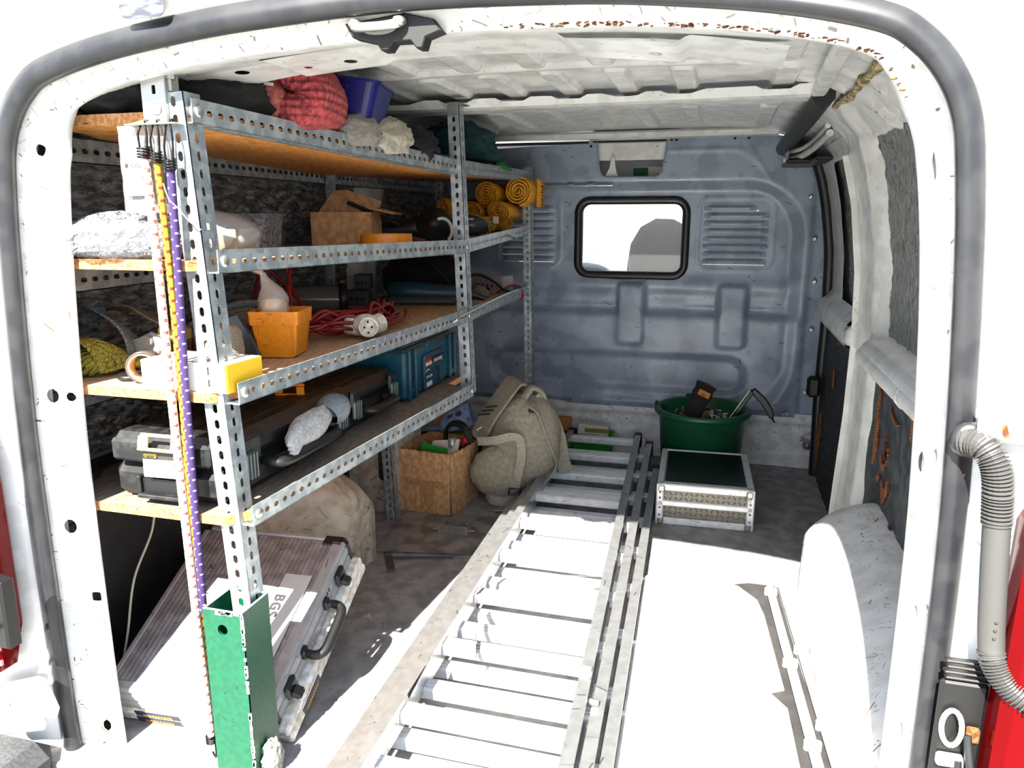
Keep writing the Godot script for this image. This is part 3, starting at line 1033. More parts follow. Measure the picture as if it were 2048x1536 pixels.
	flake.call([[-1.99, 0.41], [-1.965, 0.395], [-1.94, 0.40], [-1.92, 0.425], [-1.912, 0.41], [-1.935, 0.37], [-1.96, 0.35], [-1.975, 0.37]], lining, D)
	flake.call([[-2.045, 0.40], [-2.03, 0.41], [-2.02, 0.405], [-2.035, 0.385]], lining, D)
	flake.call([[-1.80, 0.645], [-1.75, 0.648], [-1.735, 0.63], [-1.75, 0.60], [-1.765, 0.575], [-1.77, 0.62]], lining, D)
	flake.call([[-1.985, 0.60], [-1.95, 0.583], [-1.90, 0.578], [-1.87, 0.583], [-1.90, 0.571], [-1.95, 0.575], [-1.98, 0.592]], lining, D)
	flake.call([[-1.86, 0.34], [-1.835, 0.33], [-1.845, 0.30], [-1.86, 0.31]], lining, D)
	flake.call([[-1.78, 0.33], [-1.76, 0.325], [-1.758, 0.27], [-1.772, 0.265], [-1.785, 0.30]], lining, D)
	# wheel arch
	mb = MB.new()
	var rings := []
	for i in 33:
		var z := lerpf(-2.235, -1.08, i / 32.0)
		var e := clampf((z + 2.235) / 0.26, 0.0, 1.0)
		var top := 0.335 * sqrt(maxf(0.0, 1.0 - pow(1.0 - e, 2.3)))
		var inn := 0.265 + 0.13 * pow(1.0 - clampf((z + 2.235) / 0.13, 0.0, 1.0), 2.2)
		var ring := []
		for k in 15:
			var a := k / 14.0
			# up the inner side, round the shoulder, over the sloping top to the wall
			var p: Vector2
			if a < 0.4: p = Vector2(inn + 0.012 * a, top * 0.62 * (a / 0.4))
			else:
				var b := (a - 0.4) / 0.6
				p = Vector2(lerpf(inn + 0.005, 0.455, pow(b, 1.5)), top * lerpf(0.62, 1.0, sin(b * PI * 0.5)))
			ring.append(Vector3(p.x + 0.004 * sin(z * 30.0) * smoothstep(-1.9, -2.1, z), p.y - 0.002, z))
		rings.append(ring)
	mb.skin(rings, false, true)
	struct(mb, "trim_arch_near", M.scuffed, "scuffed white wheel arch by the white rods")
	# sliding door beyond the pillar
	mb = MB.new()
	var sill := 0.06
	var dx2 := 0.012
	mb.sheet(-3.22, -2.495, 70, 0.0, 1.30, 90, func(u, w):
		var x := wall_x(w, S) + dx2 - 0.02
		x -= 0.05 * smoothstep(0.64, 0.67, w) * smoothstep(0.79, 0.72, w)
		return Vector3(x, w, u), func(u, w):
		return sd_rrect(u, w, -2.93, 0.775, -2.2, 1.245, 0.05), true, true)
	var door := struct(mb, "door_1", M.paint, "inner frame of the sliding side door")
	var f2 := MB.new()
	var q2 := FastNoiseLite.new()
	q2.seed = 8
	q2.frequency = 4.0
	f2.sheet(-3.25, -2.44, 60, 0.72, 1.30, 50, func(u, w): return Vector3(wall_x(w, S) + 0.016 + 0.008 * q2.get_noise_2d(u * 12, w * 4), w, u), null, true, true)
	putw(f2, "window_lining", M.foil_grey, door)
	f2 = MB.new()
	f2.sheet(-3.16, -2.50, 60, 0.02, 0.655, 60, func(u, w): return Vector3(wall_x(w, S) - 0.016 + 0.006 * q2.get_noise_2d(u * 6, w * 5), w, u), null, true, true)
	var dl := putw(f2, "door_lining", mat(Color(0.115, 0.12, 0.125), 0.6, 0.0, M.board.albedo_texture, 1.6), door)
	flake.call([[-3.10, 0.30], [-3.08, 0.26], [-3.075, 0.2], [-3.085, 0.12], [-3.10, 0.07], [-3.125, 0.05], [-3.12, 0.14], [-3.135, 0.2], [-3.115, 0.25]], dl, -0.018)
	flake.call([[-3.12, 0.24], [-3.10, 0.2], [-3.11, 0.14], [-3.13, 0.12], [-3.14, 0.18]], dl, -0.022)
	flake.call([[-2.88, 0.52], [-2.865, 0.50], [-2.87, 0.45], [-2.885, 0.46]], dl, -0.018)
	flake.call([[-2.92, 0.655], [-2.80, 0.66], [-2.70, 0.652], [-2.60, 0.655], [-2.60, 0.64], [-2.72, 0.638], [-2.80, 0.62], [-2.83, 0.64], [-2.92, 0.642]], dl, -0.02)
	# black rubber edge where the door meets the bulkhead
	mb = MB.new()
	var sp := []
	for y in [0.0, 0.03, 0.2, 0.33, 0.5, 0.66, 0.8, 0.94, 1.1, 1.2, 1.265]: sp.append(Vector3(wall_x(y, S) - 0.020 + 0.010 * smoothstep(0.4, 0.0, y), y, -3.22))
	mb.tube(curve(sp, 0.05), 0.022, 10)
	solo(mb, "door_gasket", M.black, "black rubber gasket standing upright between the blue bulkhead and the sliding door", "seal")
	mb = MB.new()
	mb.box(Vector3(0.385, 0.39, -3.17), Vector3(0.05, 0.085, 0.05), 0.012)
	solo(mb, "door_latch", M.black, "black plastic door latch block on the gasket beside the bulkhead", "latch")
	# door track and dark corner under the cant rail
	mb = MB.new()
	mb.box(Vector3(0.275, 1.365, -3.22), Vector3(0.13, 0.006, 0.24))
	mb.box(Vector3(0.215, 1.315, -3.22), Vector3(0.006, 0.10, 0.24))
	mb.box(Vector3(0.275, 1.315, -3.335), Vector3(0.13, 0.10, 0.006))
	mb.box(Vector3(0.34, 1.315, -3.22), Vector3(0.006, 0.10, 0.24))
	var pocket := struct(mb, "trim_door_pocket", M.blue, "steel pocket above the sliding door")
	mb = MB.new()
	mb.box(Vector3(0.275, 1.265, -3.20), Vector3(0.135, 0.018, 0.28), 0.007)
	mb.box(Vector3(0.32, 1.262, -2.98), Vector3(0.06, 0.016, 0.20), 0.006)
	putw(mb, "rubber_lip", M.rubber, pocket)
	mb = MB.new()
	mb.tube(curve([Vector3(0.21, 1.275, -3.16), Vector3(0.26, 1.283, -3.08), Vector3(0.288, 1.30, -2.9), Vector3(0.30, 1.318, -2.62)], 0.03), 0.012, 8)
	mb.tube(curve([Vector3(0.215, 1.302, -3.16), Vector3(0.262, 1.31, -3.05), Vector3(0.285, 1.325, -2.9), Vector3(0.292, 1.34, -2.62)], 0.03), 0.009, 8)
	struct(mb, "trim_door_track", M.paint, "white rail of the sliding door track")
	# roof side rail with its open ends, dark conduit behind
	mb = MB.new()
	mb.box(Vector3(0.188, 1.352, -1.71), Vector3(0.036, 0.022, 0.60), 0.006, Basis(Vector3.UP, -0.03))
	struct(mb, "trim_roof_rail", M.paint, "white roof side rail")
	mb = MB.new()
	var cd := [Vector3(0.215, 1.352, -2.06), Vector3(0.216, 1.348, -2.25), Vector3(0.214, 1.342, -2.45), Vector3(0.21, 1.335, -2.9), Vector3(0.205, 1.325, -3.25)]
	mb.tube(curve(cd, 0.05), 0.028, 10)
	struct(mb, "trim_conduit", M.black, "dark cable channel under the roof edge")
	mb = MB.new()
	for i in 9:
		mb.box(Vector3(0.235, 1.352, -2.38 - i * 0.07), Vector3(0.012, 0.012, 0.035), 0.003, Basis(Vector3.UP, 0.3))
	struct(mb, "trim_conduit_clips", M.hose, "grey clips on the cable channel")

func build_left_wall():
	var S := -1.0
	var mb := MB.new()
	mb.sheet(-3.36, -1.09, 110, 0.0, 1.405, 80, func(u, w):
		var x := wall_x(w, S)
		var k: float = smoothstep(-2.63, -2.60, u) * smoothstep(-2.41, -2.44, u)
		x += 0.045 * k
		x += 0.05 * smoothstep(0.655, 0.675, w) * smoothstep(0.77, 0.71, w) * (1.0 - k) * 0.5
		return Vector3(x, w, u))
	struct(mb, "wall_left", M.paint, "white painted steel side of the van behind the shelves")
	var q := FastNoiseLite.new()
	q.seed = 12
	q.frequency = 3.0
	q.fractal_octaves = 4
	for d in [["window_3", -2.40, -1.10, "blank rear side window lined with crumpled dark foil insulation"], ["window_4", -3.30, -2.63, "blank front side window lined with dark foil insulation"]]:
		mb = MB.new()
		mb.sheet(d[1], d[2], 100, 0.56, 1.27, 90, func(u, w): return Vector3(wall_x(w, S) + 0.022 + 0.008 * q.get_noise_2d(u * 3.0, w * 16.0) + 0.004 * q.get_noise_2d(u * 18.0, w * 30.0), w, u))
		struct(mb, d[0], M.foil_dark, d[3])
	mb = MB.new()
	mb.sheet(-2.42, -1.10, 20, 0.01, 0.55, 10, func(u, w): return Vector3(wall_x(w, S) + 0.02, w, u))
	struct(mb, "trim_lining_left", M.board_dark, "black lining board low on the left side wall")
	# wheel arch, dusty, with pressed ribs
	mb = MB.new()
	var rings := []
	for i in 41:
		var z := lerpf(-2.12, -1.56, i / 40.0)
		var e := clampf((z + 2.12) / 0.34, 0.0, 1.0)
		var e2 := clampf((-1.56 - z) / 0.22, 0.0, 1.0)
		var top := 0.40 * sqrt(maxf(0.0, 1.0 - pow(1.0 - e, 2.0))) * sqrt(maxf(0.0, 1.0 - pow(1.0 - e2, 2.0)))
		var inn := -1.015 - 0.10 * pow(1.0 - clampf((z + 2.12) / 0.12, 0.0, 1.0), 2.0) - 0.17 * smoothstep(-1.86, -1.66, z)
		var rib := 0.006 * exp(-pow((z + 1.98) / 0.012, 2.0)) + 0.006 * exp(-pow((z + 1.90) / 0.012, 2.0))
		var ring := []
		for k in 15:
			var a := k / 14.0
			var p: Vector2
			if a < 0.4: p = Vector2(inn + rib, top * 0.6 * (a / 0.4))
			else:
				var b := (a - 0.4) / 0.6
				p = Vector2(lerpf(inn + rib, -1.31, pow(b, 1.5)), (top + rib) * lerpf(0.6, 1.0, sin(b * PI * 0.5)))
			ring.append(Vector3(p.x, p.y - 0.002, z))
		rings.append(ring)
	mb.sheet(0, 14, 14, 0, 40, 40, func(u, w): return rings[int(round(w))][int(round(u))], null, true, true)
	struct(mb, "trim_arch_far", M.dirty, "dusty white wheel arch under the shelves")
	# pillar box ahead of the wheel arch with its tall dark slot
	mb = MB.new()
	mb.sheet(-1.30, -1.10, 30, 0.0, 0.52, 60, func(u, w): return Vector3(u, w, -2.36), func(u, w): return sd_rrect(u, w, -1.165, 0.12, -1.125, 0.46, 0.018))
	mb.sheet(-2.62, -2.36, 8, 0.0, 0.52, 8, func(u, w): return Vector3(-1.10, w, u), null, true, true)
	mb.box(Vector3(-1.2, 0.525, -2.49), Vector3(0.2, 0.01, 0.26))
	mb.box(Vector3(-1.2, 0.26, -2.615), Vector3(0.2, 0.52, 0.01))
	struct(mb, "trim_pillar_box", M.dirty, "white pillar foot with a tall slot, behind the cardboard box")

func build_ceiling():
	var centres := [-0.93, -0.77, -0.61, -0.45, -0.29, -0.13, 0.11]
	var yb := func(x: float) -> float: return 1.414 - 0.012 * pow(absf(x + 0.435) / 0.56, 2.0)
	var shape := func(x: float, z: float) -> float:
		var y: float = yb.call(x)
		var r := 0.0
		for c in centres:
			var w := 0.028
			var xx: float = x - c
			var seg := 0.0
			# rear run, front run and the run ahead of the bow, each with rounded ends
			seg = maxf(seg, smoothstep(0.005, -0.004, sd_rrect(xx, z, -w, -1.825, w, -1.26, 0.027)))
			seg = maxf(seg, smoothstep(0.005, -0.004, sd_rrect(xx - 0.012, z, -w, -2.50, w, -1.885, 0.027)))
			seg = maxf(seg, smoothstep(0.005, -0.004, sd_rrect(xx, z, -w, -3.06, w, -2.52, 0.027)))
			r = maxf(r, seg)
		# cross runs that join them
		var zz := z + 1.855 - 0.35 * maxf(0.0, x + 0.05) * maxf(0.0, x + 0.05) * 4.0
		r = maxf(r, 0.8 * smoothstep(0.024, 0.012, absf(zz)) * smoothstep(-1.0, -0.97, x) * smoothstep(0.16, 0.13, x))
		return y - 0.013 * r
	var mb := MB.new()
	mb.sheet(-1.02, 0.15, 234, -3.36, -1.20, 250, func(u, w): return Vector3(u, shape.call(u, w), w))
	struct(mb, "ceiling", M.paint, "white painted steel roof skin with pressed ribs")
	# cross bow under the skin
	mb = MB.new()
	var rings := []
	for i in 61:
		var x := lerpf(-1.03, 0.20, i / 60.0)
		var y: float = yb.call(x) - 0.009
		var notch := 0.0
		for c in centres: notch = maxf(notch, smoothstep(0.05, 0.035, absf(x - c)))
		var z0 := -2.20 + 0.12 * pow(absf(x + 0.435) / 0.6, 2.0) * 0.9
		rings.append([Vector3(x, y - 0.006 - 0.010 * notch, z0), Vector3(x, y - 0.030, z0 - 0.006), Vector3(x, y - 0.034, z0 - 0.03), Vector3(x, y - 0.034, z0 - 0.11), Vector3(x, y - 0.010, z0 - 0.135)])
	mb.skin(rings, false, false)
	struct(mb, "trim_bow", M.paint, "white cross bow under the roof skin")
	mb = MB.new()
	mb.box(Vector3(-0.43, 1.392, -3.25), Vector3(1.24, 0.028, 0.10), 0.008)
	struct(mb, "trim_front_rail", M.paint, "white rail where the roof meets the bulkhead")
	# striker latch
	var t := thing("tailgate_striker", "chrome and black tailgate striker latch under the middle of the white header", "latch", Vector3(-0.478, 1.318, -1.052))
	mb = MB.new()
	mb.prism(PackedVector2Array([Vector2(-0.075, 0.010), Vector2(-0.062, -0.012), Vector2(-0.02, -0.022), Vector2(-0.012, -0.034), Vector2(0.0, -0.034), Vector2(0.010, -0.022), Vector2(0.040, -0.022), Vector2(0.050, -0.034), Vector2(0.060, -0.034), Vector2(0.066, -0.018), Vector2(0.092, -0.010), Vector2(0.080, 0.008), Vector2(0.03, 0.020)]), 0.03, xf(Vector3(0, 0.006, -0.03), Vector3.RIGHT, Vector3.UP, Vector3.BACK), 0.002)
	put(mb, "latch_housing", mat(Color(0.02, 0.021, 0.024), 0.6), t)
	mb = MB.new()
	mb.tube(curve([Vector3(-0.055, 0.012, 0.0), Vector3(-0.050, 0.006, 0.012), Vector3(-0.03, 0.004, 0.018), Vector3(0.0, 0.004, 0.018), Vector3(0.022, 0.008, 0.012), Vector3(0.028, 0.014, 0.0)], 0.006), 0.0075, 12)
	put(mb, "striker_bar", M.zinc, t)
	for x in [-0.052, 0.025]:
		mb = MB.new()
		mb.lathe([[0.0001, -0.009], [0.009, -0.006], [0.012, 0.0], [0.009, 0.006], [0.0001, 0.009]], Transform3D(Basis.IDENTITY, Vector3(x, 0.012, 0.008)), 12)
		put(mb, "rivet", M.zinc, t)
	t.scale = Vector3.ONE * 0.88

func build_cab():
	var mb := MB.new()
	# shell of the cab: roof, floor, sides up to the door windows
	mb.box(Vector3(-0.435, 1.40, -3.95), Vector3(1.75, 0.03, 0.9))
	mb.box(Vector3(-0.435, 0.0, -4.2), Vector3(1.8, 0.05, 1.7))
	for s in [-1.0, 1.0]:
		mb.box(Vector3(-0.435 + s * 0.9, 0.42, -4.1), Vector3(0.06, 0.8, 1.5))
		mb.box(Vector3(-0.435 + s * 0.85, 1.1, -3.5), Vector3(0.08, 0.6, 0.2))
	mb.box(Vector3(-0.435, 0.35, -4.75), Vector3(1.8, 0.75, 0.5), 0.08)
	struct(mb, "wall_cab", M.hose, "grey cab beyond the bulkhead")
	mb = MB.new()
	lump(mb, Vector3(-0.76, 0.735, -4.25), Vector3(0.17, 0.075, 0.10), 0.03, 0.1, 2, Basis.IDENTITY, 30, 18, false, 1.0)
	struct(mb, "trim_dashboard", mat(Color(0.36, 0.42, 0.42), 0.3), "rounded grey-green dashboard end seen through the bulkhead window")
	var seat := thing("cab_seat", "rounded dark seat back seen through the bulkhead window", "seat", Vector3(-0.30, 0.025, -3.72))
	mb = MB.new()
	mb.prism(PackedVector2Array([Vector2(-0.155, 0.20), Vector2(0.19, 0.20), Vector2(0.20, 0.80), Vector2(0.185, 0.90), Vector2(0.14, 0.985), Vector2(0.06, 1.027), Vector2(-0.02, 1.03), Vector2(-0.09, 0.99), Vector2(-0.135, 0.91), Vector2(-0.15, 0.80)]), 0.14, xf(Vector3(0, 0, -0.1), Vector3.RIGHT, Vector3.UP, Vector3.BACK), 0.03)
	put(mb, "backrest", mat(Color(0.035, 0.037, 0.042), 0.9), seat)
	mb = MB.new()
	mb.box(Vector3(0.02, 0.62, 0.045), Vector3(0.31, 0.48, 0.02), 0.008)  # paler slab over the lower part of the backrest
	put(mb, "seat_back_lower", mat(Color(0.22, 0.23, 0.26), 0.6), seat)
	mb = MB.new()
	mb.box(Vector3(0.02, 0.17, -0.25), Vector3(0.4, 0.30, 0.5), 0.05)
	put(mb, "seat_cushion", mat(Color(0.08, 0.085, 0.095), 0.8), seat)

const RK := {"z1": -1.1, "z2": -2.10, "z3": -3.10}
# front lines of the shelves: height and x at the rear post, the middle post and the far post (upper edge of the beam)
var SH := [
	{"y": [1.252, 1.222, 1.250], "x": [-0.858, -0.752, -0.800]},
	{"y": [1.006, 0.997, 1.028], "x": [-0.832, -0.730, -0.800]},
	{"y": [0.775, 0.795, 0.775], "x": [-0.812, -0.726, -0.800]},
	{"y": [0.545, 0.568, 0.568], "x": [-0.803, -0.712, -0.700]},
]

func board_y(i: int, z: float) -> float:     # top face of a shelf board
	var s = SH[i]
	var t := clampf((RK.z1 - z) / (RK.z1 - RK.z2), 0.0, 2.0)
	var y: float = lerpf(s.y[0], s.y[1], t) if t < 1.0 else lerpf(s.y[1], s.y[2], t - 1.0)
	return y - 0.018

func front_x(i: int, z: float) -> float:
	var s = SH[i]
	var t := clampf((RK.z1 - z) / (RK.z1 - RK.z2), 0.0, 2.0)
	return lerpf(s.x[0], s.x[1], t) if t < 1.0 else lerpf(s.x[1], s.x[2], t - 1.0)

func bolt(parent: Node3D, at: Vector3, axis: Vector3, r := 0.009):
	var b := Basis(Quaternion(Vector3.UP, axis.normalized()))
	var mb := MB.new()
	mb.lathe([[0.0001, 0.0], [r, 0.0], [r, 0.0015], [r * 0.8, 0.004], [r * 0.4, 0.0055], [0.0001, 0.006]], Transform3D(b, at), 12)
	putw(mb, "bolt", M.zinc, parent)

func build_rack():
	var r := thing("shelving_rack", "galvanised slotted-angle shelving rack with four wooden shelves along the left wall", "shelving", Vector3(-1.0, 0, -2.1))
	var mb := MB.new()
	# rear post (nearest the opening): wide face to the opening, narrow face to the aisle
	mb.angle_bar(Vector3(-0.8125, 0.25, RK.z1), Vector3(-0.866, 1.262, RK.z1), Vector3.LEFT, Vector3.FORWARD, 0.042, 0.042)
	putw(mb, "upright", M.galv, r)
	mb = MB.new()
	mb.angle_bar(Vector3(-0.712, 0.535, RK.z2), Vector3(-0.742, 1.372, RK.z2), Vector3.LEFT, Vector3.FORWARD, 0.036, 0.036, 0.026, 0.015, 0.009)
	putw(mb, "upright", M.galv, r)
	mb = MB.new()
	mb.angle_bar(Vector3(-0.765, 0.0, RK.z3), Vector3(-0.785, 1.262, RK.z3), Vector3.LEFT, Vector3.FORWARD, 0.036, 0.036, 0.026, 0.015, 0.009)
	putw(mb, "upright", M.galv, r)
	# wall-side posts and the leg below the lowest shelf
	mb = MB.new()
	mb.angle_bar(Vector3(-1.065, 0.0, -2.28), Vector3(-1.085, 0.515, -2.28), Vector3.LEFT, Vector3.FORWARD, 0.036, 0.036, 0.026, 0.015, 0.009)
	putw(mb, "upright", M.galv, r)
	for z in [-1.14, -3.08]:
		mb = MB.new()
		mb.angle_bar(Vector3(-1.255, 0.42, z), Vector3(-1.20, 1.21, z), Vector3.RIGHT, Vector3.FORWARD, 0.036, 0.036)
		putw(mb, "upright", M.galv, r)
	mb = MB.new()
	mb.angle_bar(Vector3(-1.24, 0.52, -2.14), Vector3(-1.195, 1.21, -2.14), Vector3.RIGHT, Vector3.FORWARD, 0.036, 0.036)
	putw(mb, "upright", M.galv, r)
	for i in 4:
		var s = SH[i]
		var segs := 1 if i == 3 else 2
		var zz := [RK.z1, RK.z2, RK.z3]
		for k in segs:
			var a := Vector3(s.x[k] + 0.003, s.y[k] - 0.040, zz[k] - (0.004 if k == 0 else 0.0))
			var b := Vector3(s.x[k + 1] + 0.003, s.y[k + 1] - 0.040, zz[k + 1])
			mb = MB.new()
			# upright flange faces the aisle, the other carries the board
			mb.angle_bar(a, b, Vector3.UP, Vector3.LEFT, 0.040, 0.036, 0.0265, 0.013, 0.0095)
			putw(mb, "beam", M.galv, r)
			bolt(r, a + Vector3(0.001, 0.02, -0.016 if k == 0 else -0.012), Vector3.RIGHT, 0.011)
		bolt(r, Vector3(s.x[segs] + 0.003, s.y[segs] - 0.02, zz[segs] + 0.012), Vector3.RIGHT, 0.009)
		# wall-side beam, seen under the board
		var yb: float = s.y[0] - 0.055
		var ye: float = s.y[segs] - 0.055
		var z_end := -2.3 if i == 3 else -3.12
		mb = MB.new()
		mb.angle_bar(Vector3(-1.235 + 0.015 * (3 - i) * 0.8, yb - 0.035, -1.10), Vector3(-1.235 + 0.015 * (3 - i) * 0.8, ye - 0.035, z_end), Vector3.UP, Vector3.LEFT, 0.045, 0.03, 0.028, 0.016, 0.010)
		putw(mb, "beam", M.galv, r)
		# short cross beams that tie front to back
		if i < 3:
			mb = MB.new()
			mb.angle_bar(Vector3(-0.79, s.y[2] - 0.04, RK.z3 - 0.03), Vector3(-1.2, s.y[2] - 0.04, RK.z3 - 0.03), Vector3.UP, Vector3.FORWARD, 0.036, 0.03, 0.029)
			putw(mb, "cross_beam", M.galv, r)
		if i == 3:
			mb = MB.new()
			mb.angle_bar(Vector3(-0.775, s.y[1] - 0.03, RK.z2 - 0.215), Vector3(-1.2, s.y[1] - 0.03, RK.z2 - 0.215), Vector3.UP, Vector3.FORWARD, 0.036, 0.03, 0.029)
			putw(mb, "cross_beam", M.galv, r)
		# board: overhangs towards the opening
		var pts := PackedVector2Array()
		var zs := [-1.065, -1.105, -2.10, -3.12] if segs == 2 else [-1.065, -1.105, -2.12]
		var top := MB.new()
		var rings := []
		var n := 24
		for k in n + 1:
			var z := lerpf(-1.086 if i > 0 else -1.112, -3.13 if segs == 2 else -2.30, float(k) / n)
			var y := board_y(i, z)
			var xr := front_x(i, z) - 0.002 if z < -1.11 else front_x(i, z) - 0.046
			if i == 3 and z < RK.z2: xr = s.x[1] - 0.095
			var xl := -1.205 if i == 0 else (-1.245 if i < 3 else -1.26)
			if z > -1.2: xl += 0.035
			rings.append([Vector3(xl, y - 0.018, z), Vector3(xr, y - 0.018, z), Vector3(xr, y, z), Vector3(xl, y, z)])
		var under := MB.new()
		for k in n:
			var A: Array = rings[k]; var B: Array = rings[k + 1]
			top.quad(A[3], A[2], B[2], B[3])
			under.quad(A[0], B[0], B[1], A[1])
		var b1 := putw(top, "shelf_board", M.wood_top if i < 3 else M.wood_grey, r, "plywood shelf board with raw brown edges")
		putw(under, "board_underside", M.wood_under, b1)
		var edge := MB.new()
		edge.quad(rings[0][0], rings[0][1], rings[0][2], rings[0][3])
		edge.quad(rings[n][1], rings[n][0], rings[n][3], rings[n][2])
		for k in n:
			edge.quad(rings[k][1], rings[k + 1][1], rings[k + 1][2], rings[k][2])
			edge.quad(rings[k][3], rings[k + 1][3], rings[k + 1][0], rings[k][0])
		putw(edge, "board_edge", M.wood_edge, b1)
	# end beam on the nearest post of the top shelf, and the bracket that hangs from the header
	bolt(r, Vector3(-0.863, 1.232, RK.z1 - 0.018), Vector3.RIGHT, 0.012)
	var br := thing("hanging_bracket", "bent zinc bracket bolted to the white header, holding the top corner of the rack", "bracket", Vector3(-0.91, 1.2, -1.10))
	mb = MB.new()
	var ox := -0.945
	for s2 in 2:
		mb.sheet(-0.9405, -0.8955, 30, 1.209, 1.297, 50, func(u, w): return Vector3(u, w, -1.0925 - 0.003 * s2), func(u, w): return maxf(absf(u + 0.916) - 0.0035, absf(w - 1.265) - 0.007), false, s2 == 1)
	mb.box(Vector3(-0.897, 1.253, -1.112), Vector3(0.003, 0.088, 0.036), 0.001)
	mb.box(Vector3(-0.91, 1.2955, -1.118), Vector3(0.062, 0.003, 0.05), 0.001)
	mb.box(Vector3(-0.918, 1.2095, -1.088), Vector3(0.10, 0.003, 0.026), 0.001)
	putw(mb, "bracket_plate", M.zinc, br)
	mb = MB.new()
	mb.lathe([[0.0095, 0.0], [0.0105, 0.0014], [0.0085, 0.0014], [0.0075, 0.0]], xf(Vector3(-0.914, 1.235, -1.0925), Vector3.RIGHT, Vector3.BACK, Vector3.DOWN), 18)
	putw(mb, "pressed_ring", M.zinc, br)
	mb = MB.new()
	mb.lathe([[0.0001, -0.03], [0.0045, -0.03], [0.0045, -0.012], [0.011, -0.012], [0.011, -0.003], [0.014, -0.003], [0.014, 0.0], [0.0001, 0.0]], Transform3D(Basis.IDENTITY, Vector3(-0.897, 1.294, -1.108)), 6, false)
	putw(mb, "hanging_bolt", M.zinc, br)
	mb = MB.new()
	mb.box(Vector3(-0.745, 1.372, RK.z2 - 0.014), Vector3(0.045, 0.004, 0.05), 0.001)
	mb.box(Vector3(-0.758, 1.36, RK.z2 + 0.003), Vector3(0.03, 0.035, 0.004), 0.001)
	putw(mb, "roof_clamp", M.zinc, r)

func build_ladder():
	var lad := thing("aluminium_ladder", "long three-section aluminium ladder lying flat along the van floor", "ladder", Vector3(-0.45, 0, -2.0))
	# each section: left and right rail x, y of the underside, far end, first rung
	var secs := [
		{"l": [-0.569, -0.615], "r": [-0.206, -0.316], "y": 0.064, "z": -3.22, "zr": -3.165},
		{"l": [-0.604, -0.652], "r": [-0.176, -0.264], "y": 0.034, "z": -3.20, "zr": -3.045},
		{"l": [-0.639, -0.688], "r": [-0.146, -0.213], "y": 0.004, "z": -2.96, "zr": -2.92},
	]
	var z0 := -0.98
	for i in 3:
		var s = secs[i]
		for side in ["l", "r"]:
			var a := Vector3(s[side][0], s.y, z0)
			var b := Vector3(s[side][1], s.y, s.z)
			var d := (b - a).normalized()
			var w := Vector3.UP.cross(d).normalized()       # points left when looking ahead
			var outw := w if side == "l" else -w
			# hollow rail: channel open to the inside, flanges above and below
			var mb := MB.new()
			var pr := [[-0.026, 0.0], [0.0, 0.0], [0.0, 0.005], [-0.022, 0.005], [-0.022, 0.053], [0.0, 0.053], [0.0, 0.058], [-0.026, 0.058]]
			var rings := []
			for p in [a, b]:
				var ring := []
				for q in pr: ring.append(p + outw * (q[0] + 0.013) + Vector3.UP * q[1])
				if side == "l": ring.reverse()
				rings.append(ring)
			mb.skin(rings, true, false)
			var rail := putw(mb, "rail", M.alu_dull, lad)
			var cap := MB.new()
			cap.box(b + Vector3(0, 0.029, 0.004), Vector3(0.034, 0.066, 0.04), 0.006)
			putw(cap, "end_cap", M.black, rail)
		var z: float = s.zr
		while z < z0 - 0.03:
			var t: float = (z - z0) / (s.z - z0)
			var xl: float = lerpf(s.l[0], s.l[1], t) - 0.006
			var xr: float = lerpf(s.r[0], s.r[1], t) + 0.006
			var mb := MB.new()
			var c := Vector3((xl + xr) * 0.5, s.y + 0.030, z)
			# ribbed rung: a flat-topped profile with three grooves
			var pr := PackedVector2Array([Vector2(-0.021, -0.010), Vector2(-0.015, -0.015), Vector2(0.015, -0.015), Vector2(0.021, -0.010), Vector2(0.021, 0.009), Vector2(0.016, 0.014), Vector2(0.009, 0.014), Vector2(0.008, 0.0125), Vector2(0.006, 0.0125), Vector2(0.005, 0.014), Vector2(-0.005, 0.014), Vector2(-0.006, 0.0125), Vector2(-0.008, 0.0125), Vector2(-0.009, 0.014), Vector2(-0.016, 0.014), Vector2(-0.021, 0.009)])
			mb.prism(pr, xr - xl, xf(Vector3(xl, c.y, c.z), Vector3.FORWARD, Vector3.UP, Vector3.RIGHT))
			putw(mb, "rung", M.alu, lad)
			z += 0.245
	for p in [[-0.232, 0.128, -1.40], [-0.205, 0.10, -1.33]]:
		var mb := MB.new()
		mb.tube([Vector3(p[0] - 0.012, p[1], p[2]), Vector3(p[0] + 0.016, p[1], p[2])], 0.007, 10)
		putw(mb, "guide_pin", M.zinc, lad)

func cloth(c: Color, sd: int, sc := 6.0, ns := 0.8) -> StandardMaterial3D:
	if not X.has("cloth_n"):
		X.cloth_n = normal_tex(256, 61, 0.06, 4, 10.0)
		X.cloth_t = tex(256, 62, 0.03, 4, Color(0.90, 0.90, 0.90), Color.WHITE, 0.2, 0.8)
	var m := mat(c, 0.92, 0.0, X.cloth_t, sc, X.cloth_n, ns * 0.4)
	m.rim_enabled = true
	m.rim = 0.25
	m.rim_tint = 0.8
	return m

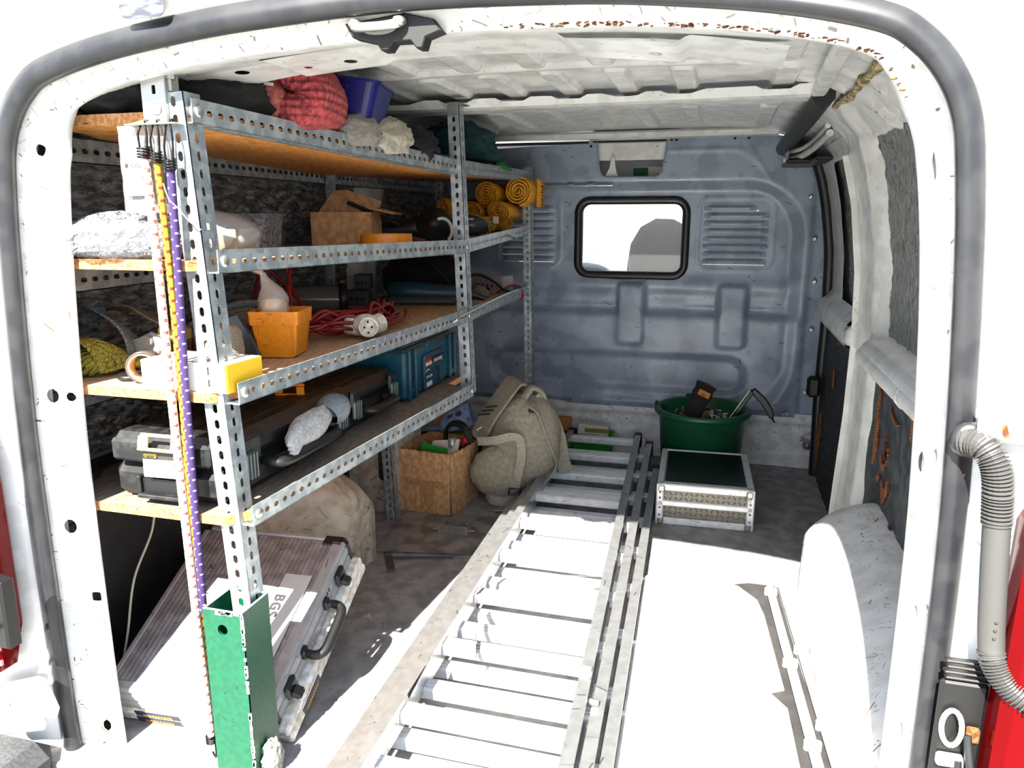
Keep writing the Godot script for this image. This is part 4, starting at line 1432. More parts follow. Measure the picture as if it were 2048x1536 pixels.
func build_top_shelf():
	var waffle := bump_from(128, func(x, y): return 0.5 + 0.25 * sin(x * TAU * 8.0) + 0.25 * sin(y * TAU * 8.0), 8.0)
	var pink := mat(Color(0.66, 0.27, 0.29), 0.95, 0.0, tex(256, 63, 0.03, 4, Color(0.78, 0.7, 0.7), Color.WHITE, 0.2, 0.75), 8.0, waffle, 1.0)
	var pink2 := mat(Color(0.70, 0.40, 0.38), 0.95, 0.0, tex(256, 64, 0.04, 4, Color(0.8, 0.72, 0.7), Color.WHITE, 0.2, 0.75), 8.0)
	# folded quilt: one thick layer bent over itself, its fold towards the aisle
	var yb := board_y(0, -1.42)
	var q := thing("quilt", "rolled pink waffle-weave quilt at the front edge of the top shelf", "quilt", Vector3(-0.885, yb, -1.47), roty(15.6))
	var mb := MB.new()
	var path := curve([Vector3(-0.085, 0.125, 0), Vector3(-0.03, 0.135, 0), Vector3(0.03, 0.118, 0), Vector3(0.062, 0.085, 0), Vector3(0.055, 0.052, 0), Vector3(0.02, 0.040, 0), Vector3(-0.03, 0.042, 0)], 0.006)
	var n := path.size()
	var ns := FastNoiseLite.new()
	ns.seed = 3
	ns.frequency = 9.0
	var rings := []
	for i in n:
		var t: Vector3 = (path[mini(i + 1, n - 1)] - path[maxi(i - 1, 0)]).normalized()
		var nn := Vector3(-t.y, t.x, 0)
		var ring := []
		var e := minf(1.0, minf(i, n - 1 - i) / 5.0)
		e = sqrt(maxf(0.05, e))
		for k in 36:
			var a := -TAU * k / 36
			var ca := cos(a); var sa := sin(a)
			# soft slab 80 mm thick, 190 mm deep, puffed
			var th := 0.044 * e * signf(ca) * pow(absf(ca), 0.6)
			var dz := 0.115 * signf(sa) * pow(absf(sa), 0.75)
			var inner := 1.0 if ca < 0 else 0.9
			var p: Vector3 = path[i] + nn * th * inner + Vector3(0, 0, dz)
			p += nn * (0.006 * ns.get_noise_3d(p.x * 3, p.y * 3, p.z)) + Vector3(0, 0, 0.008 * ns.get_noise_2d(i * 0.05, 1.0))
			p.y = maxf(p.y, 0.0)
			ring.append(p)
		rings.append(ring)
	mb.skin(rings, true, true, true, true)
	put(mb, "folded_layer", pink, q)
	mb = MB.new()
	lump(mb, Vector3(-0.035, 0.052, 0.082), Vector3(0.055, 0.052, 0.05), 0.10, 0.12, 5, Basis(Vector3.BACK, -0.35), 36, 20, false, 0.99)
	put(mb, "inner_flap", pink2, q, "paler faded flap")
	mb = MB.new()
	mb.box(Vector3(-0.018, 0.088, 0.126), Vector3(0.03, 0.006, 0.003), 0.001, Basis(Vector3.BACK, -0.12))
	put(mb, "care_tag", mat(Color(0.82, 0.8, 0.74), 0.8), q)
	# blue bin behind it
	var bl := mat(Color(0.035, 0.06, 0.38), 0.35, 0.0, tex(256, 65, 0.02, 3, Color(0.8, 0.8, 0.85), Color.WHITE, 0.2, 0.8, [[50, Color(1, 1, 1, 0.35), 5, 50, 1, 20, 50]]), 4.0)
	var bin := thing("storage_bin", "dark blue plastic bin with a rolled rim behind the pink quilt", "bin", Vector3(-0.875, 1.262, -1.66), roty(12) * Basis(Vector3.BACK, -0.12))
	mb = MB.new()
	tub(mb, rrect(-0.075, -0.07, 0.075, 0.07, 0.02), rrect(-0.095, -0.085, 0.095, 0.085, 0.025), 0.0, 0.105, 0.003, 0.006)
	put(mb, "tub", bl, bin)
	mb = MB.new()
	mb.box(Vector3(0.0, 0.085, 0.088), Vector3(0.06, 0.004, 0.012), 0.001)
	put(mb, "grip", bl, bin)
	# dark clothes at the near end
	var cl := [
		["jacket", "black-navy padded work jacket bundled at the near end of the top shelf", Vector3(-1.05, board_y(0, -1.2) + 0.055, -1.25), Vector3(0.12, 0.058, 0.15), Color(0.018, 0.02, 0.035), 11],
		["jacket", "second navy jacket pressed flat against the left wall of the top shelf", Vector3(-1.06, board_y(0, -1.4) + 0.06, -1.55), Vector3(0.10, 0.062, 0.14), Color(0.02, 0.025, 0.055), 12],
		["fleece", "dark charcoal fleece lying between the navy jackets and the pink quilt", Vector3(-0.925, board_y(0, -1.3) + 0.05, -1.30), Vector3(0.065, 0.058, 0.10), Color(0.055, 0.06, 0.066), 13],
	]
	for c in cl:
		var o := thing(c[0], c[1], "jacket" if c[0] == "jacket" else "fleece", Vector3(c[2].x, c[2].y - 0.05, c[2].z), Basis.IDENTITY, "dark clothes on the top shelf")
		mb = MB.new()
		lump(mb, Vector3(0, 0.05, 0), c[3], 0.30, 0.10, c[5], Basis.IDENTITY, 56, 34, true, 0.85)
		put(mb, "cloth", cloth(c[4], c[5]), o)
		mb = MB.new()
		var sl := curve([Vector3(-c[3].x * 0.5, 0.075, c[3].z * 0.3), Vector3(0.0, 0.095, c[3].z * 0.45), Vector3(c[3].x * 0.5, 0.08, c[3].z * 0.2)], 0.01)
		mb.tube(sl, 0.018, 10)
		put(mb, "sleeve", cloth(c[4], c[5]), o)
	var sl2 := thing("fabric_roll", "short navy fabric roll poking out over the pink quilt", "fabric roll", Vector3(-0.925, 1.318, -1.41), roty(15.6) * Basis(Vector3.BACK, -0.14))
	mb = MB.new()
	mb.tube([Vector3(-0.07, 0, 0), Vector3(-0.06, 0, 0), Vector3(0.0, 0.002, 0), Vector3(0.028, 0.0, 0), Vector3(0.03, 0, 0)], [0.013, 0.016, 0.016, 0.0155, 0.0135], 16)
	put(mb, "roll", cloth(Color(0.025, 0.05, 0.09), 14), sl2)
	# rags further along the shelf
	var rags := [
		["grey_mitt", "grey-white furry wash mitt under the blue bin", "mitt", Vector3(-0.825, board_y(0, -1.6), -1.62), Vector3(0.055, 0.042, 0.07), Color(0.50, 0.485, 0.46), 21, 0.12],
		["white_rag", "crumpled off-white rag hanging towards the front beam of the top shelf", "rag", Vector3(-0.812, board_y(0, -1.78), -1.77), Vector3(0.042, 0.046, 0.085), Color(0.66, 0.635, 0.58), 22, 0.34],
		["navy_rag", "crumpled navy rag beside the off-white rag on the top shelf", "rag", Vector3(-0.83, board_y(0, -1.95), -1.95), Vector3(0.06, 0.048, 0.085), Color(0.022, 0.032, 0.085), 23, 0.42],
		["grey_cloth", "flat dark grey dust cloth lying just before the middle post on the top shelf", "cloth", Vector3(-0.80, board_y(0, -2.05), -2.12), Vector3(0.035, 0.014, 0.11), Color(0.14, 0.14, 0.15), 24, 0.3],
	]
	for r in rags:
		var o := thing(r[0], r[1], r[2], r[3])
		mb = MB.new()
		lump(mb, Vector3(0, r[4].y * 0.7, 0), r[4], r[7], 0.10, r[6], Basis(Vector3.RIGHT, 0.1), 64, 40, true, 0.7)
		put(mb, "cloth", cloth(r[5], r[6]), o)
	var tray := thing("blue_tray", "flat bright blue plastic tray along the top shelf past the navy rag", "tray", Vector3(-0.90, board_y(0, -2.2), -2.38))
	mb = MB.new()
	tub(mb, rrect(-0.10, -0.30, 0.075, 0.30, 0.03), rrect(-0.11, -0.31, 0.085, 0.31, 0.035), 0.0, 0.035, 0.003, 0.005)
	put(mb, "tray", mat(Color(0.03, 0.06, 0.42), 0.4), tray)
	var teal := thing("teal_jacket", "teal work jacket heaped at the far end of the top shelf", "jacket", Vector3(-0.90, 1.245, -2.55))
	mb = MB.new()
	lump(mb, Vector3(0.0, 0.05, 0), Vector3(0.11, 0.075, 0.16), 0.32, 0.11, 31, Basis.IDENTITY, 64, 40, true, 0.6)
	put(mb, "cloth", cloth(Color(0.035, 0.21, 0.23), 31), teal)
	mb = MB.new()
	mb.tube(curve([Vector3(0.03, 0.09, 0.05), Vector3(0.07, 0.07, 0.0), Vector3(0.095, 0.03, -0.08), Vector3(0.10, 0.008, -0.14)], 0.01), [0.024, 0.026, 0.022, 0.019], 12)
	put(mb, "sleeve", cloth(Color(0.04, 0.24, 0.25), 32), teal)
	var gg := thing("green_glove", "small bright green glove hanging over the front beam of the top shelf", "glove", Vector3(-0.785, 1.226, -2.66))
	mb = MB.new()
	lump(mb, Vector3(0, 0.014, 0), Vector3(0.018, 0.016, 0.045), 0.2, 0.15, 33, Basis.IDENTITY, 28, 18, false, 0.8)
	for k in 4: mb.tube([Vector3(-0.010 + k * 0.007, 0.012, -0.03), Vector3(-0.012 + k * 0.009, 0.008, -0.055), Vector3(-0.012 + k * 0.011, 0.003, -0.07)], [0.005, 0.005, 0.003], 8)
	put(mb, "glove", cloth(Color(0.08, 0.42, 0.16), 33), gg)

func bungee_tex(bg: Color, fg: Color, kind: int, sd: int) -> ImageTexture:
	var im := Image.create(32, 256, false, Image.FORMAT_RGB8)
	im.fill(bg)
	var rng := RandomNumberGenerator.new()
	rng.seed = sd
	for y in range(0, 256, 16):
		for k in 2:
			var x0 := (k * 16 + (y / 16 % 2) * 8) % 32
			match kind:
				0:
					for j in 10:
						var w := rng.randi_range(3, 9)
						for i in w: im.set_pixel((x0 + i) % 32, (y + j) % 256, bg.lerp(fg, rng.randf_range(0.4, 1.0)))
				1: im.fill_rect(Rect2i(x0, y, 7, 8), fg)
				2: im.fill_rect(Rect2i(x0, y, 5, 5), fg)
	return ImageTexture.create_from_image(im)

func build_hanging():
	# zip bag with a paper label
	var bag := thing("zip_bag", "clear zip bag with a white printed label hanging behind the bungee hooks", "bag", Vector3(-0.945, 1.068, -1.096))
	var mb := MB.new()
	var ns := FastNoiseLite.new()
	ns.frequency = 9.0
	for sd in 2:
		mb.sheet(-0.052, 0.045, 16, 0.0, 0.142, 22, func(u, w): return Vector3(u + 0.10 * (0.142 - w) * -0.05, w, (1 if sd == 0 else -1) * (0.003 + 0.006 * sin(PI * (u + 0.052) / 0.097) * sin(PI * w / 0.142)) + 0.003 * ns.get_noise_2d(u * 3, w * 3)), null, true, sd == 1)
	var film := glass(Color(0.70, 0.70, 0.70, 0.18), 0.14)
	put(mb, "film", film, bag)
	var li := Image.create(128, 128, false, Image.FORMAT_RGB8)
	li.fill(Color(0.90, 0.89, 0.87))
	li.fill_rect(Rect2i(22, 6, 52, 16), Color(0.62, 0.12, 0.12))
	li.fill_rect(Rect2i(74, 6, 26, 16), Color(0.82, 0.82, 0.86))
	li.fill_rect(Rect2i(6, 6, 10, 16), Color(0.2, 0.22, 0.3))
	for k in 4: li.fill_rect(Rect2i(6, 32 + k * 8, [40, 30, 46, 22][k], 2), Color(0.45, 0.45, 0.47))
	var lm := mat(Color(0.62, 0.62, 0.61), 0.7)
	lm.albedo_texture = ImageTexture.create_from_image(li)
	label_quad(Vector3(-0.044, 0.028, 0.0105), Vector3(0.082, 0, 0), Vector3(0.003, 0.055, 0), "label", lm, bag, "white printed paper label")
	words("DRIVE", 0.006, 0.0004, mat(Color(0.9, 0.88, 0.86), 0.6), bag, Transform3D(Basis.IDENTITY, Vector3(-0.014, 0.077, 0.0112)))
	mb = MB.new()
	lump(mb, Vector3(-0.018, 0.105, 0.0), Vector3(0.014, 0.016, 0.005), 0.2, 0.2, 4, Basis.IDENTITY, 20, 14, false, 1.0)
	put(mb, "cotton_pad", mat(Color(0.6, 0.6, 0.58), 0.7), bag)
	mb = MB.new()
	mb.box(Vector3(0, 0.008, 0.003), Vector3(0.092, 0.014, 0.008), 0.003, Basis(Vector3.BACK, -0.06))
	put(mb, "filling", mat(Color(0.86, 0.86, 0.83), 0.7), bag)
	# three bungee cords
	var hook := mat(Color(0.07, 0.075, 0.08), 0.35, 0.7)
	var defs := [
		["white and red bungee cord, leftmost of the three cords hooked on the zinc bracket", [Vector3(-0.9339, 1.160, 0), Vector3(-0.9277, 1.0, 0.002), Vector3(-0.9257, 0.75, 0.004), Vector3(-0.9216, 0.4, 0.004), Vector3(-0.9165, 0.06, 0.0)], 0.0075, bungee_tex(Color(0.86, 0.83, 0.78), Color(0.50, 0.06, 0.05), 0, 3), true],
		["yellow bungee cord with red flecks between the white and the purple cord", [Vector3(-0.9103, 1.152, 0), Vector3(-0.9073, 1.0, -0.001), Vector3(-0.9103, 0.75, -0.004), Vector3(-0.9165, 0.5, -0.005), Vector3(-0.9175, 0.10, -0.006)], 0.0060, bungee_tex(Color(0.60, 0.49, 0.09), Color(0.42, 0.12, 0.03), 1, 4), true],
		["purple bungee cord with white flecks, nearest the slotted upright", [Vector3(-0.8847, 1.140, 0), Vector3(-0.8888, 1.0, 0), Vector3(-0.8980, 0.75, 0), Vector3(-0.9052, 0.5, -0.002), Vector3(-0.9093, 0.33, -0.004)], 0.0068, bungee_tex(Color(0.17, 0.10, 0.29), Color(0.60, 0.55, 0.68), 2, 5), false],
	]
	var gi := 0
	for d in defs:
		var top: Vector3 = d[1][0] + Vector3(0, 0, -1.077)
		var o := thing("bungee_cord", d[0], "bungee cord", top, Basis.IDENTITY, "bungee cords on the bracket")
		var m := mat(Color.WHITE, 0.9)
		m.albedo_texture = d[3]
		var pts := []
		for p in d[1]: pts.append(p + Vector3(0, 0, -1.077) - top)
		mb = MB.new()
		mb.tube(curve(pts, 0.02), d[2], 12, true, true, 1.0, Vector3.ZERO, 6.0)
		put(mb, "cord", m, o)
		var ends := [[pts[0], 1.0]]
		if d[4]: ends.append([pts[pts.size() - 1], -1.0])
		for e in ends:
			var s: float = e[1]
			mb = MB.new()
			# hook: coil round the cord, then a bent wire
			var w := []
			for k in 41:
				var a := TAU * k / 10.0
				w.append(e[0] + Vector3(cos(a) * (d[2] + 0.0025), s * (k * 0.00045 - 0.004), sin(a) * (d[2] + 0.0025)))
			mb.tube(w, 0.0017, 6, true)
			var x := 0.007
			var top_y := 1.214 - top.y if s > 0 else 0.05
			var H := []
			if s > 0:
				H = curve([e[0] + Vector3(x, 0.012, 0), e[0] + Vector3(x + 0.002, (top_y - 0.01) * 0.7, 0), e[0] + Vector3(x * 0.6, top_y - 0.002, -0.004), e[0] + Vector3(-0.003, top_y + 0.004, -0.018), e[0] + Vector3(-0.006, top_y - 0.008, -0.026), e[0] + Vector3(-0.006, top_y - 0.02, -0.027)], 0.004)
				mb.tube(H, 0.0018, 6)
				mb.tube(curve([e[0] + Vector3(-x, 0.012, 0), e[0] + Vector3(-x - 0.001, 0.035, 0), e[0] + Vector3(-x * 0.7, top_y - 0.004, -0.006)], 0.004), 0.0018, 6)
			else:
				mb.tube(curve([e[0] + Vector3(x, -0.01, 0), e[0] + Vector3(x, -0.035, 0), e[0] + Vector3(0.002, -0.05, -0.004), e[0] + Vector3(-0.006, -0.04, -0.006)], 0.004), 0.0018, 6)
			put(mb, "wire_hook", hook, o)
	# loose white thread
	mb = MB.new()
	mb.tube(curve([Vector3(-0.896, 1.115, -1.07), Vector3(-0.888, 1.09, -1.07), Vector3(-0.876, 1.075, -1.075), Vector3(-0.862, 1.052, -1.085), Vector3(-0.852, 1.04, -1.097)], 0.006), 0.0009, 5)
	solo(mb, "white_thread", mat(Color(0.85, 0.85, 0.83), 0.8), "thin loose white thread beside the purple cord on the upright", "thread")

func spiral_roll(at: Vector3, r: float, L: float, axis: Basis, label: String, sx := 1.0, grp := "yellow rolled mats"):
	var o := thing("rolled_mat", label, "roll", at, axis, grp)
	var mb := MB.new()
	var rings := []
	var turns := 4.6
	var N := 90
	for i in N + 1:
		var t := float(i) / N
		var rad := lerpf(r * 0.10, r, t)
		var a := -TAU * turns * t + r * 40.0
		var th := r * 0.13
		var wob := 1.0 + 0.06 * sin(a * 2.0 + r * 90.0)
		var c := Vector3(cos(a) * sx, sin(a), 0) * rad * wob
		var ci := Vector3(cos(a) * sx, sin(a), 0) * (rad * wob - th)
		var zz := 0.004 * sin(a * 1.3 + r * 50.0)
		rings.append([c + Vector3(0, 0, zz), c + Vector3(0, 0, -L), ci + Vector3(0, 0, -L), ci + Vector3(0, 0, zz)])
	mb.skin(rings, true, true, true, true)
	put(mb, "rolled_sheet", X.yellow_mat, o)

func build_second_shelf():
	X.yellow_mat = mat(Color(0.78, 0.55, 0.06), 0.6, 0.0, tex(256, 71, 0.03, 4, Color(0.82, 0.76, 0.6), Color.WHITE, 0.2, 0.8), 6.0)
	var card := mat(Color(0.78, 0.60, 0.42), 0.85, 0.0, tex(512, 72, 0.02, 4, Color(0.86, 0.84, 0.82), Color.WHITE, 0.2, 0.8, [[50, Color(0.3, 0.2, 0.12, 0.35), 6, 60, 2, 80, 30], [40, Color(1, 0.9, 0.75, 0.4), 10, 80, 1, 0, 60]]), 3.0)
	X.card = card
	var Y := func(z: float) -> float: return board_y(1, z)
	var crinkle := normal_tex(256, 73, 0.04, 4, 18.0)
	var film := mat(Color(0.58, 0.60, 0.62, 0.42), 0.18, 0.0, null, 4.0, crinkle, 1.0)
	film.transparency = BaseMaterial3D.TRANSPARENCY_ALPHA
	# wrapped packs at the near end
	var a := thing("wrapped_pack", "flat white pack wrapped in crinkled clear film at the near end of the second shelf", "pack", Vector3(-1.04, Y.call(-1.1), -1.15), roty(8))
	var mb := MB.new()
	mb.box(Vector3(0, 0.032, 0), Vector3(0.23, 0.058, 0.11), 0.01)
	put(mb, "contents", mat(Color(0.42, 0.44, 0.46), 0.6), a)
	mb = MB.new()
	lump(mb, Vector3(0, 0.034, 0), Vector3(0.135, 0.046, 0.085), 0.16, 0.16, 41, Basis.IDENTITY, 48, 30, true, 0.72)
	put(mb, "film", film, a)
	var b := thing("wrapped_box", "beige cardboard box in clear film beside the white wrapped pack", "box", Vector3(-1.03, Y.call(-1.3), -1.33), roty(12))
	mb = MB.new()
	mb.box(Vector3(0, 0.026, 0), Vector3(0.19, 0.05, 0.12), 0.002)
	put(mb, "carton", mat(Color(0.60, 0.56, 0.48), 0.8), b)
	mb = MB.new()
	lump(mb, Vector3(0, 0.036, 0), Vector3(0.115, 0.05, 0.08), 0.12, 0.15, 42, Basis.IDENTITY, 40, 24, true, 0.72)
	put(mb, "film", M.clear, b)
	var c := thing("plastic_box", "clear plastic box standing behind the nearest upright on the second shelf", "box", Vector3(-1.07, Y.call(-1.5), -1.50), roty(10))
	mb = MB.new()
	tub(mb, rrect(-0.085, -0.05, 0.085, 0.05, 0.008), rrect(-0.09, -0.055, 0.09, 0.055, 0.01), 0.0, 0.078, 0.002, 0.003)
	put(mb, "tub", film, c)
	mb = MB.new()
	mb.box(Vector3(0, 0.081, 0), Vector3(0.19, 0.006, 0.12), 0.002)
	put(mb, "lid", film, c)
	# open cardboard box
	var bx := thing("cardboard_box", "small open brown cardboard box with raised flap on the second shelf", "box", Vector3(-1.075, Y.call(-2.0), -2.04), roty(14))
	mb = MB.new()
	var w := 0.17; var d := 0.15; var h := 0.095; var t := 0.004
	mb.box(Vector3(0, t * 0.5, 0), Vector3(w, t, d)); mb.box(Vector3(0, h * 0.5, d * 0.5), Vector3(w, h, t)); mb.box(Vector3(0, h * 0.5, -d * 0.5), Vector3(w, h, t))
	mb.box(Vector3(-w * 0.5, h * 0.5, 0), Vector3(t, h, d)); mb.box(Vector3(w * 0.5, h * 0.5, 0), Vector3(t, h, d))
	put(mb, "carton", card, bx)
	mb = MB.new()
	mb.prism(PackedVector2Array([Vector2(-0.098, 0.0), Vector2(0.085, 0.0), Vector2(0.09, 0.035), Vector2(-0.02, 0.075), Vector2(-0.06, 0.07)]), t, Transform3D(Basis(Vector3.RIGHT, -0.5), Vector3(0, h, -d * 0.35)))
	put(mb, "flap", card, bx)
	mb = MB.new()
	mb.box(Vector3(w * 0.5 + 0.03, h + 0.004, 0.0), Vector3(0.07, t, d * 0.9), 0.001, Basis(Vector3.BACK, -0.25))
	put(mb, "flap", card, bx)
	# roll of tape
	var tp := thing("tape_roll", "wide roll of orange-yellow tape lying at the front of the second shelf", "tape", Vector3(-0.872, Y.call(-1.9), -1.87))
	mb = MB.new()
	mb.lathe([[0.038, 0.0], [0.068, 0.0], [0.069, 0.001], [0.069, 0.036], [0.068, 0.037], [0.038, 0.037], [0.038, 0.0]], Transform3D.IDENTITY, 40, false)
	put(mb, "tape", mat(Color(0.86, 0.52, 0.09), 0.35), tp)
	mb = MB.new()
	mb.lathe([[0.035, 0.0], [0.038, 0.0], [0.038, 0.0375], [0.035, 0.0375], [0.035, 0.0]], Transform3D.IDENTITY, 32, false)
	put(mb, "core", card, tp)
	# angle grinder with its disc towards the aisle
	var g := thing("angle_grinder", "black angle grinder lying beside the tape roll, its pale disc guard showing", "power tool", Vector3(-0.915, Y.call(-2.1), -2.20), roty(25))
	mb = MB.new()
	mb.tube([Vector3(-0.17, 0.04, -0.02), Vector3(-0.16, 0.04, -0.02), Vector3(-0.06, 0.042, -0.01), Vector3(-0.02, 0.045, 0.0), Vector3(0.03, 0.05, 0.01), Vector3(0.05, 0.05, 0.012)], [0.018, 0.024, 0.026, 0.033, 0.034, 0.022], 16)
	put(mb, "body", M.black, g)
	mb = MB.new()
	mb.lathe([[0.0001, 0.0], [0.03, 0.0], [0.05, 0.004], [0.055, 0.006], [0.055, 0.018], [0.02, 0.022], [0.02, 0.04], [0.0001, 0.042]], Transform3D(Basis(Vector3.RIGHT, 1.25), Vector3(0.045, 0.055, 0.02)), 28)
	put(mb, "guard", mat(Color(0.05, 0.055, 0.065), 0.5), g)
	mb = MB.new()
	var ring := []
	for k in 22:
		var an := lerpf(-0.9, 2.0, k / 21.0)
		ring.append(Vector3(0.068 + cos(an) * 0.03, 0.042 + sin(an) * 0.036, 0.055))
	mb.tube(ring, 0.005, 8)
	put(mb, "disc_edge", mat(Color(0.78, 0.78, 0.76), 0.5), g)
	mb = MB.new()
	mb.tube([Vector3(-0.06, 0.06, 0.02), Vector3(-0.21, 0.125, 0.06)], 0.006, 8)
	put(mb, "side_handle", M.black_soft, g)
	var rb := thing("red_pouch", "small dark red pouch lying between the tape roll and the grinder", "pouch", Vector3(-0.86, Y.call(-2.02), -2.02), roty(10))
	mb = MB.new()
	lump(mb, Vector3(0, 0.012, 0), Vector3(0.04, 0.014, 0.03), 0.15, 0.12, 43, Basis.IDENTITY, 30, 18, false, 0.85)
	put(mb, "pouch", mat(Color(0.30, 0.05, 0.07), 0.8), rb)
	var yg := thing("yellow_brush", "yellow-handled brush lying behind the grinder on the second shelf", "brush", Vector3(-0.93, Y.call(-2.4) + 0.055, -2.36), roty(-30) * Basis(Vector3.BACK, -0.35))
	mb = MB.new()
	mb.tube([Vector3(-0.08, 0, 0), Vector3(-0.07, 0, 0), Vector3(0, 0.004, 0), Vector3(0.06, 0, 0), Vector3(0.075, 0, 0)], [0.006, 0.013, 0.012, 0.016, 0.008], 12)
	put(mb, "handle", mat(Color(0.66, 0.50, 0.06), 0.5), yg)
	mb = MB.new()
	mb.box(Vector3(0.10, -0.012, 0), Vector3(0.07, 0.03, 0.03), 0.006)
	put(mb, "bristles", M.black_soft, yg)
	var gbx := thing("green_carton", "small dark green carton tucked beside the middle post on the second shelf", "box", Vector3(-0.86, Y.call(-2.35), -2.37), roty(6))
	mb = MB.new()
	mb.box(Vector3(0, 0.027, 0), Vector3(0.055, 0.054, 0.10), 0.002)
	put(mb, "carton", mat(Color(0.05, 0.22, 0.11), 0.6), gbx)
	mb = MB.new()
	mb.box(Vector3(0.0, 0.040, 0.0015), Vector3(0.053, 0.012, 0.1005), 0.001)
	put(mb, "print_band", mat(Color(0.55, 0.6, 0.55), 0.6), gbx)
	# yellow rolls, stacked against the bulkhead end
	var zf := -2.90
	var y0: float = Y.call(-2.95)
	var B := roty(4)
	spiral_roll(Vector3(-0.800, y0 + 0.158, zf - 0.05), 0.058, 0.26, B, "largest yellow mat roll, on top of the stack next to the far post", 1.08)
	spiral_roll(Vector3(-0.918, y0 + 0.146, zf), 0.050, 0.28, B, "yellow mat roll on top of the stack, left beside the largest roll", 1.1)
	spiral_roll(Vector3(-0.862, y0 + 0.079, zf + 0.02), 0.041, 0.3, B, "oval yellow mat roll in the middle row, below the gap of the top two", 1.35)
	spiral_roll(Vector3(-0.975, y0 + 0.074, zf + 0.02), 0.046, 0.3, B, "yellow mat roll in the middle row, half hidden by the middle post", 1.1)
	spiral_roll(Vector3(-1.065, y0 + 0.085, zf + 0.10), 0.047, 0.3, roty(-12), "lone yellow mat roll standing left of the middle post in the shade", 0.8)
	spiral_roll(Vector3(-0.86, y0 + 0.032, zf + 0.10), 0.031, 0.15, roty(70), "small yellow roll with a white sticker lying crosswise at the bottom of the stack", 1.0)
	spiral_roll(Vector3(-0.83, y0 + 0.031, zf - 0.02), 0.030, 0.16, roty(60), "small yellow roll lying crosswise at the bottom, next to the far post", 1.0)
	mb = MB.new()
	mb.box(Vector3(-0.842, y0 + 0.045, zf + 0.115), Vector3(0.022, 0.026, 0.003), 0.001, roty(10))
	solo(mb, "white_sticker", mat(Color(0.82, 0.8, 0.76), 0.6), "white sticker on the small yellow roll at the bottom of the stack", "sticker")
	mb = MB.new()
	var saw := PackedVector2Array([Vector2(0.0, -0.055)])
	for k in 9: 
		saw.append(Vector2(0.022 + 0.004 * (k % 2), -0.05 + k * 0.0125)); saw.append(Vector2(0.014 + 0.004 * (k % 2), -0.045 + k * 0.0125))
	saw.append(Vector2(0.0, 0.06))
	mb.prism(saw, 0.05, xf(Vector3(-0.752, y0 + 0.15, zf - 0.22), Vector3.RIGHT, Vector3.UP, Vector3.BACK), 0.001)
	solo(mb, "toothed_mat", X.yellow_mat, "yellow mat with a toothed edge sticking out past the far post", "mat", "yellow rolled mats")
	# coiled wire in a clear pouch
	var zp := thing("cable_pouch", "grey oval pouch of coiled cable lying before the yellow rolls", "pouch", Vector3(-0.90, Y.call(-2.65), -2.62), roty(15))
	mb = MB.new()
	lump(mb, Vector3(0, 0.034, 0), Vector3(0.08, 0.04, 0.045), 0.06, 0.1, 44, Basis.IDENTITY, 36, 20, false, 0.85)
	put(mb, "pouch", mat(Color(0.20, 0.22, 0.24), 0.25), zp)
	mb = MB.new()
	var zl := []
	for k in 25: zl.append(Vector3(cos(PI * k / 24.0) * 0.083, 0.004 + sin(PI * k / 24.0) * 0.073, 0.012))
	mb.tube(zl, 0.003, 6)
	put(mb, "piping", mat(Color(0.5, 0.46, 0.2), 0.6), zp)
	mb = MB.new()
	mb.box(Vector3(0.0, 0.058, 0.036), Vector3(0.05, 0.008, 0.004), 0.001, Basis(Vector3.RIGHT, -0.5))
	put(mb, "header_card", mat(Color(0.72, 0.7, 0.68), 0.6), zp)
	# bolt sticking out of the beam
	mb = MB.new()
	mb.tube([Vector3(-0.775, 1.0, -2.66), Vector3(-0.72, 0.985, -2.64)], 0.004, 8)
	solo(mb, "hook_bolt", M.zinc, "thin zinc bolt sticking out of the second beam past the middle post", "bolt")

func ribbon(mb: MB, pts: Array, wdir: Array, width: float, th := 0.0022):
	# a strap: pts along it, wdir its width direction at each point (or one for all)
	var rings := []
	var n := pts.size()
	for i in n:
		var t: Vector3 = (pts[mini(i + 1, n - 1)] - pts[maxi(i - 1, 0)]).normalized()
		var w: Vector3 = wdir[mini(i, wdir.size() - 1)]
		w = (w - t * w.dot(t)).normalized()
		var nn := t.cross(w)
		var h := width * 0.5
		rings.append([pts[i] - w * h + nn * th * 0.5, pts[i] - w * h - nn * th * 0.5, pts[i] + w * h - nn * th * 0.5, pts[i] + w * h + nn * th * 0.5])
	mb.skin(rings, true, false, true, true)

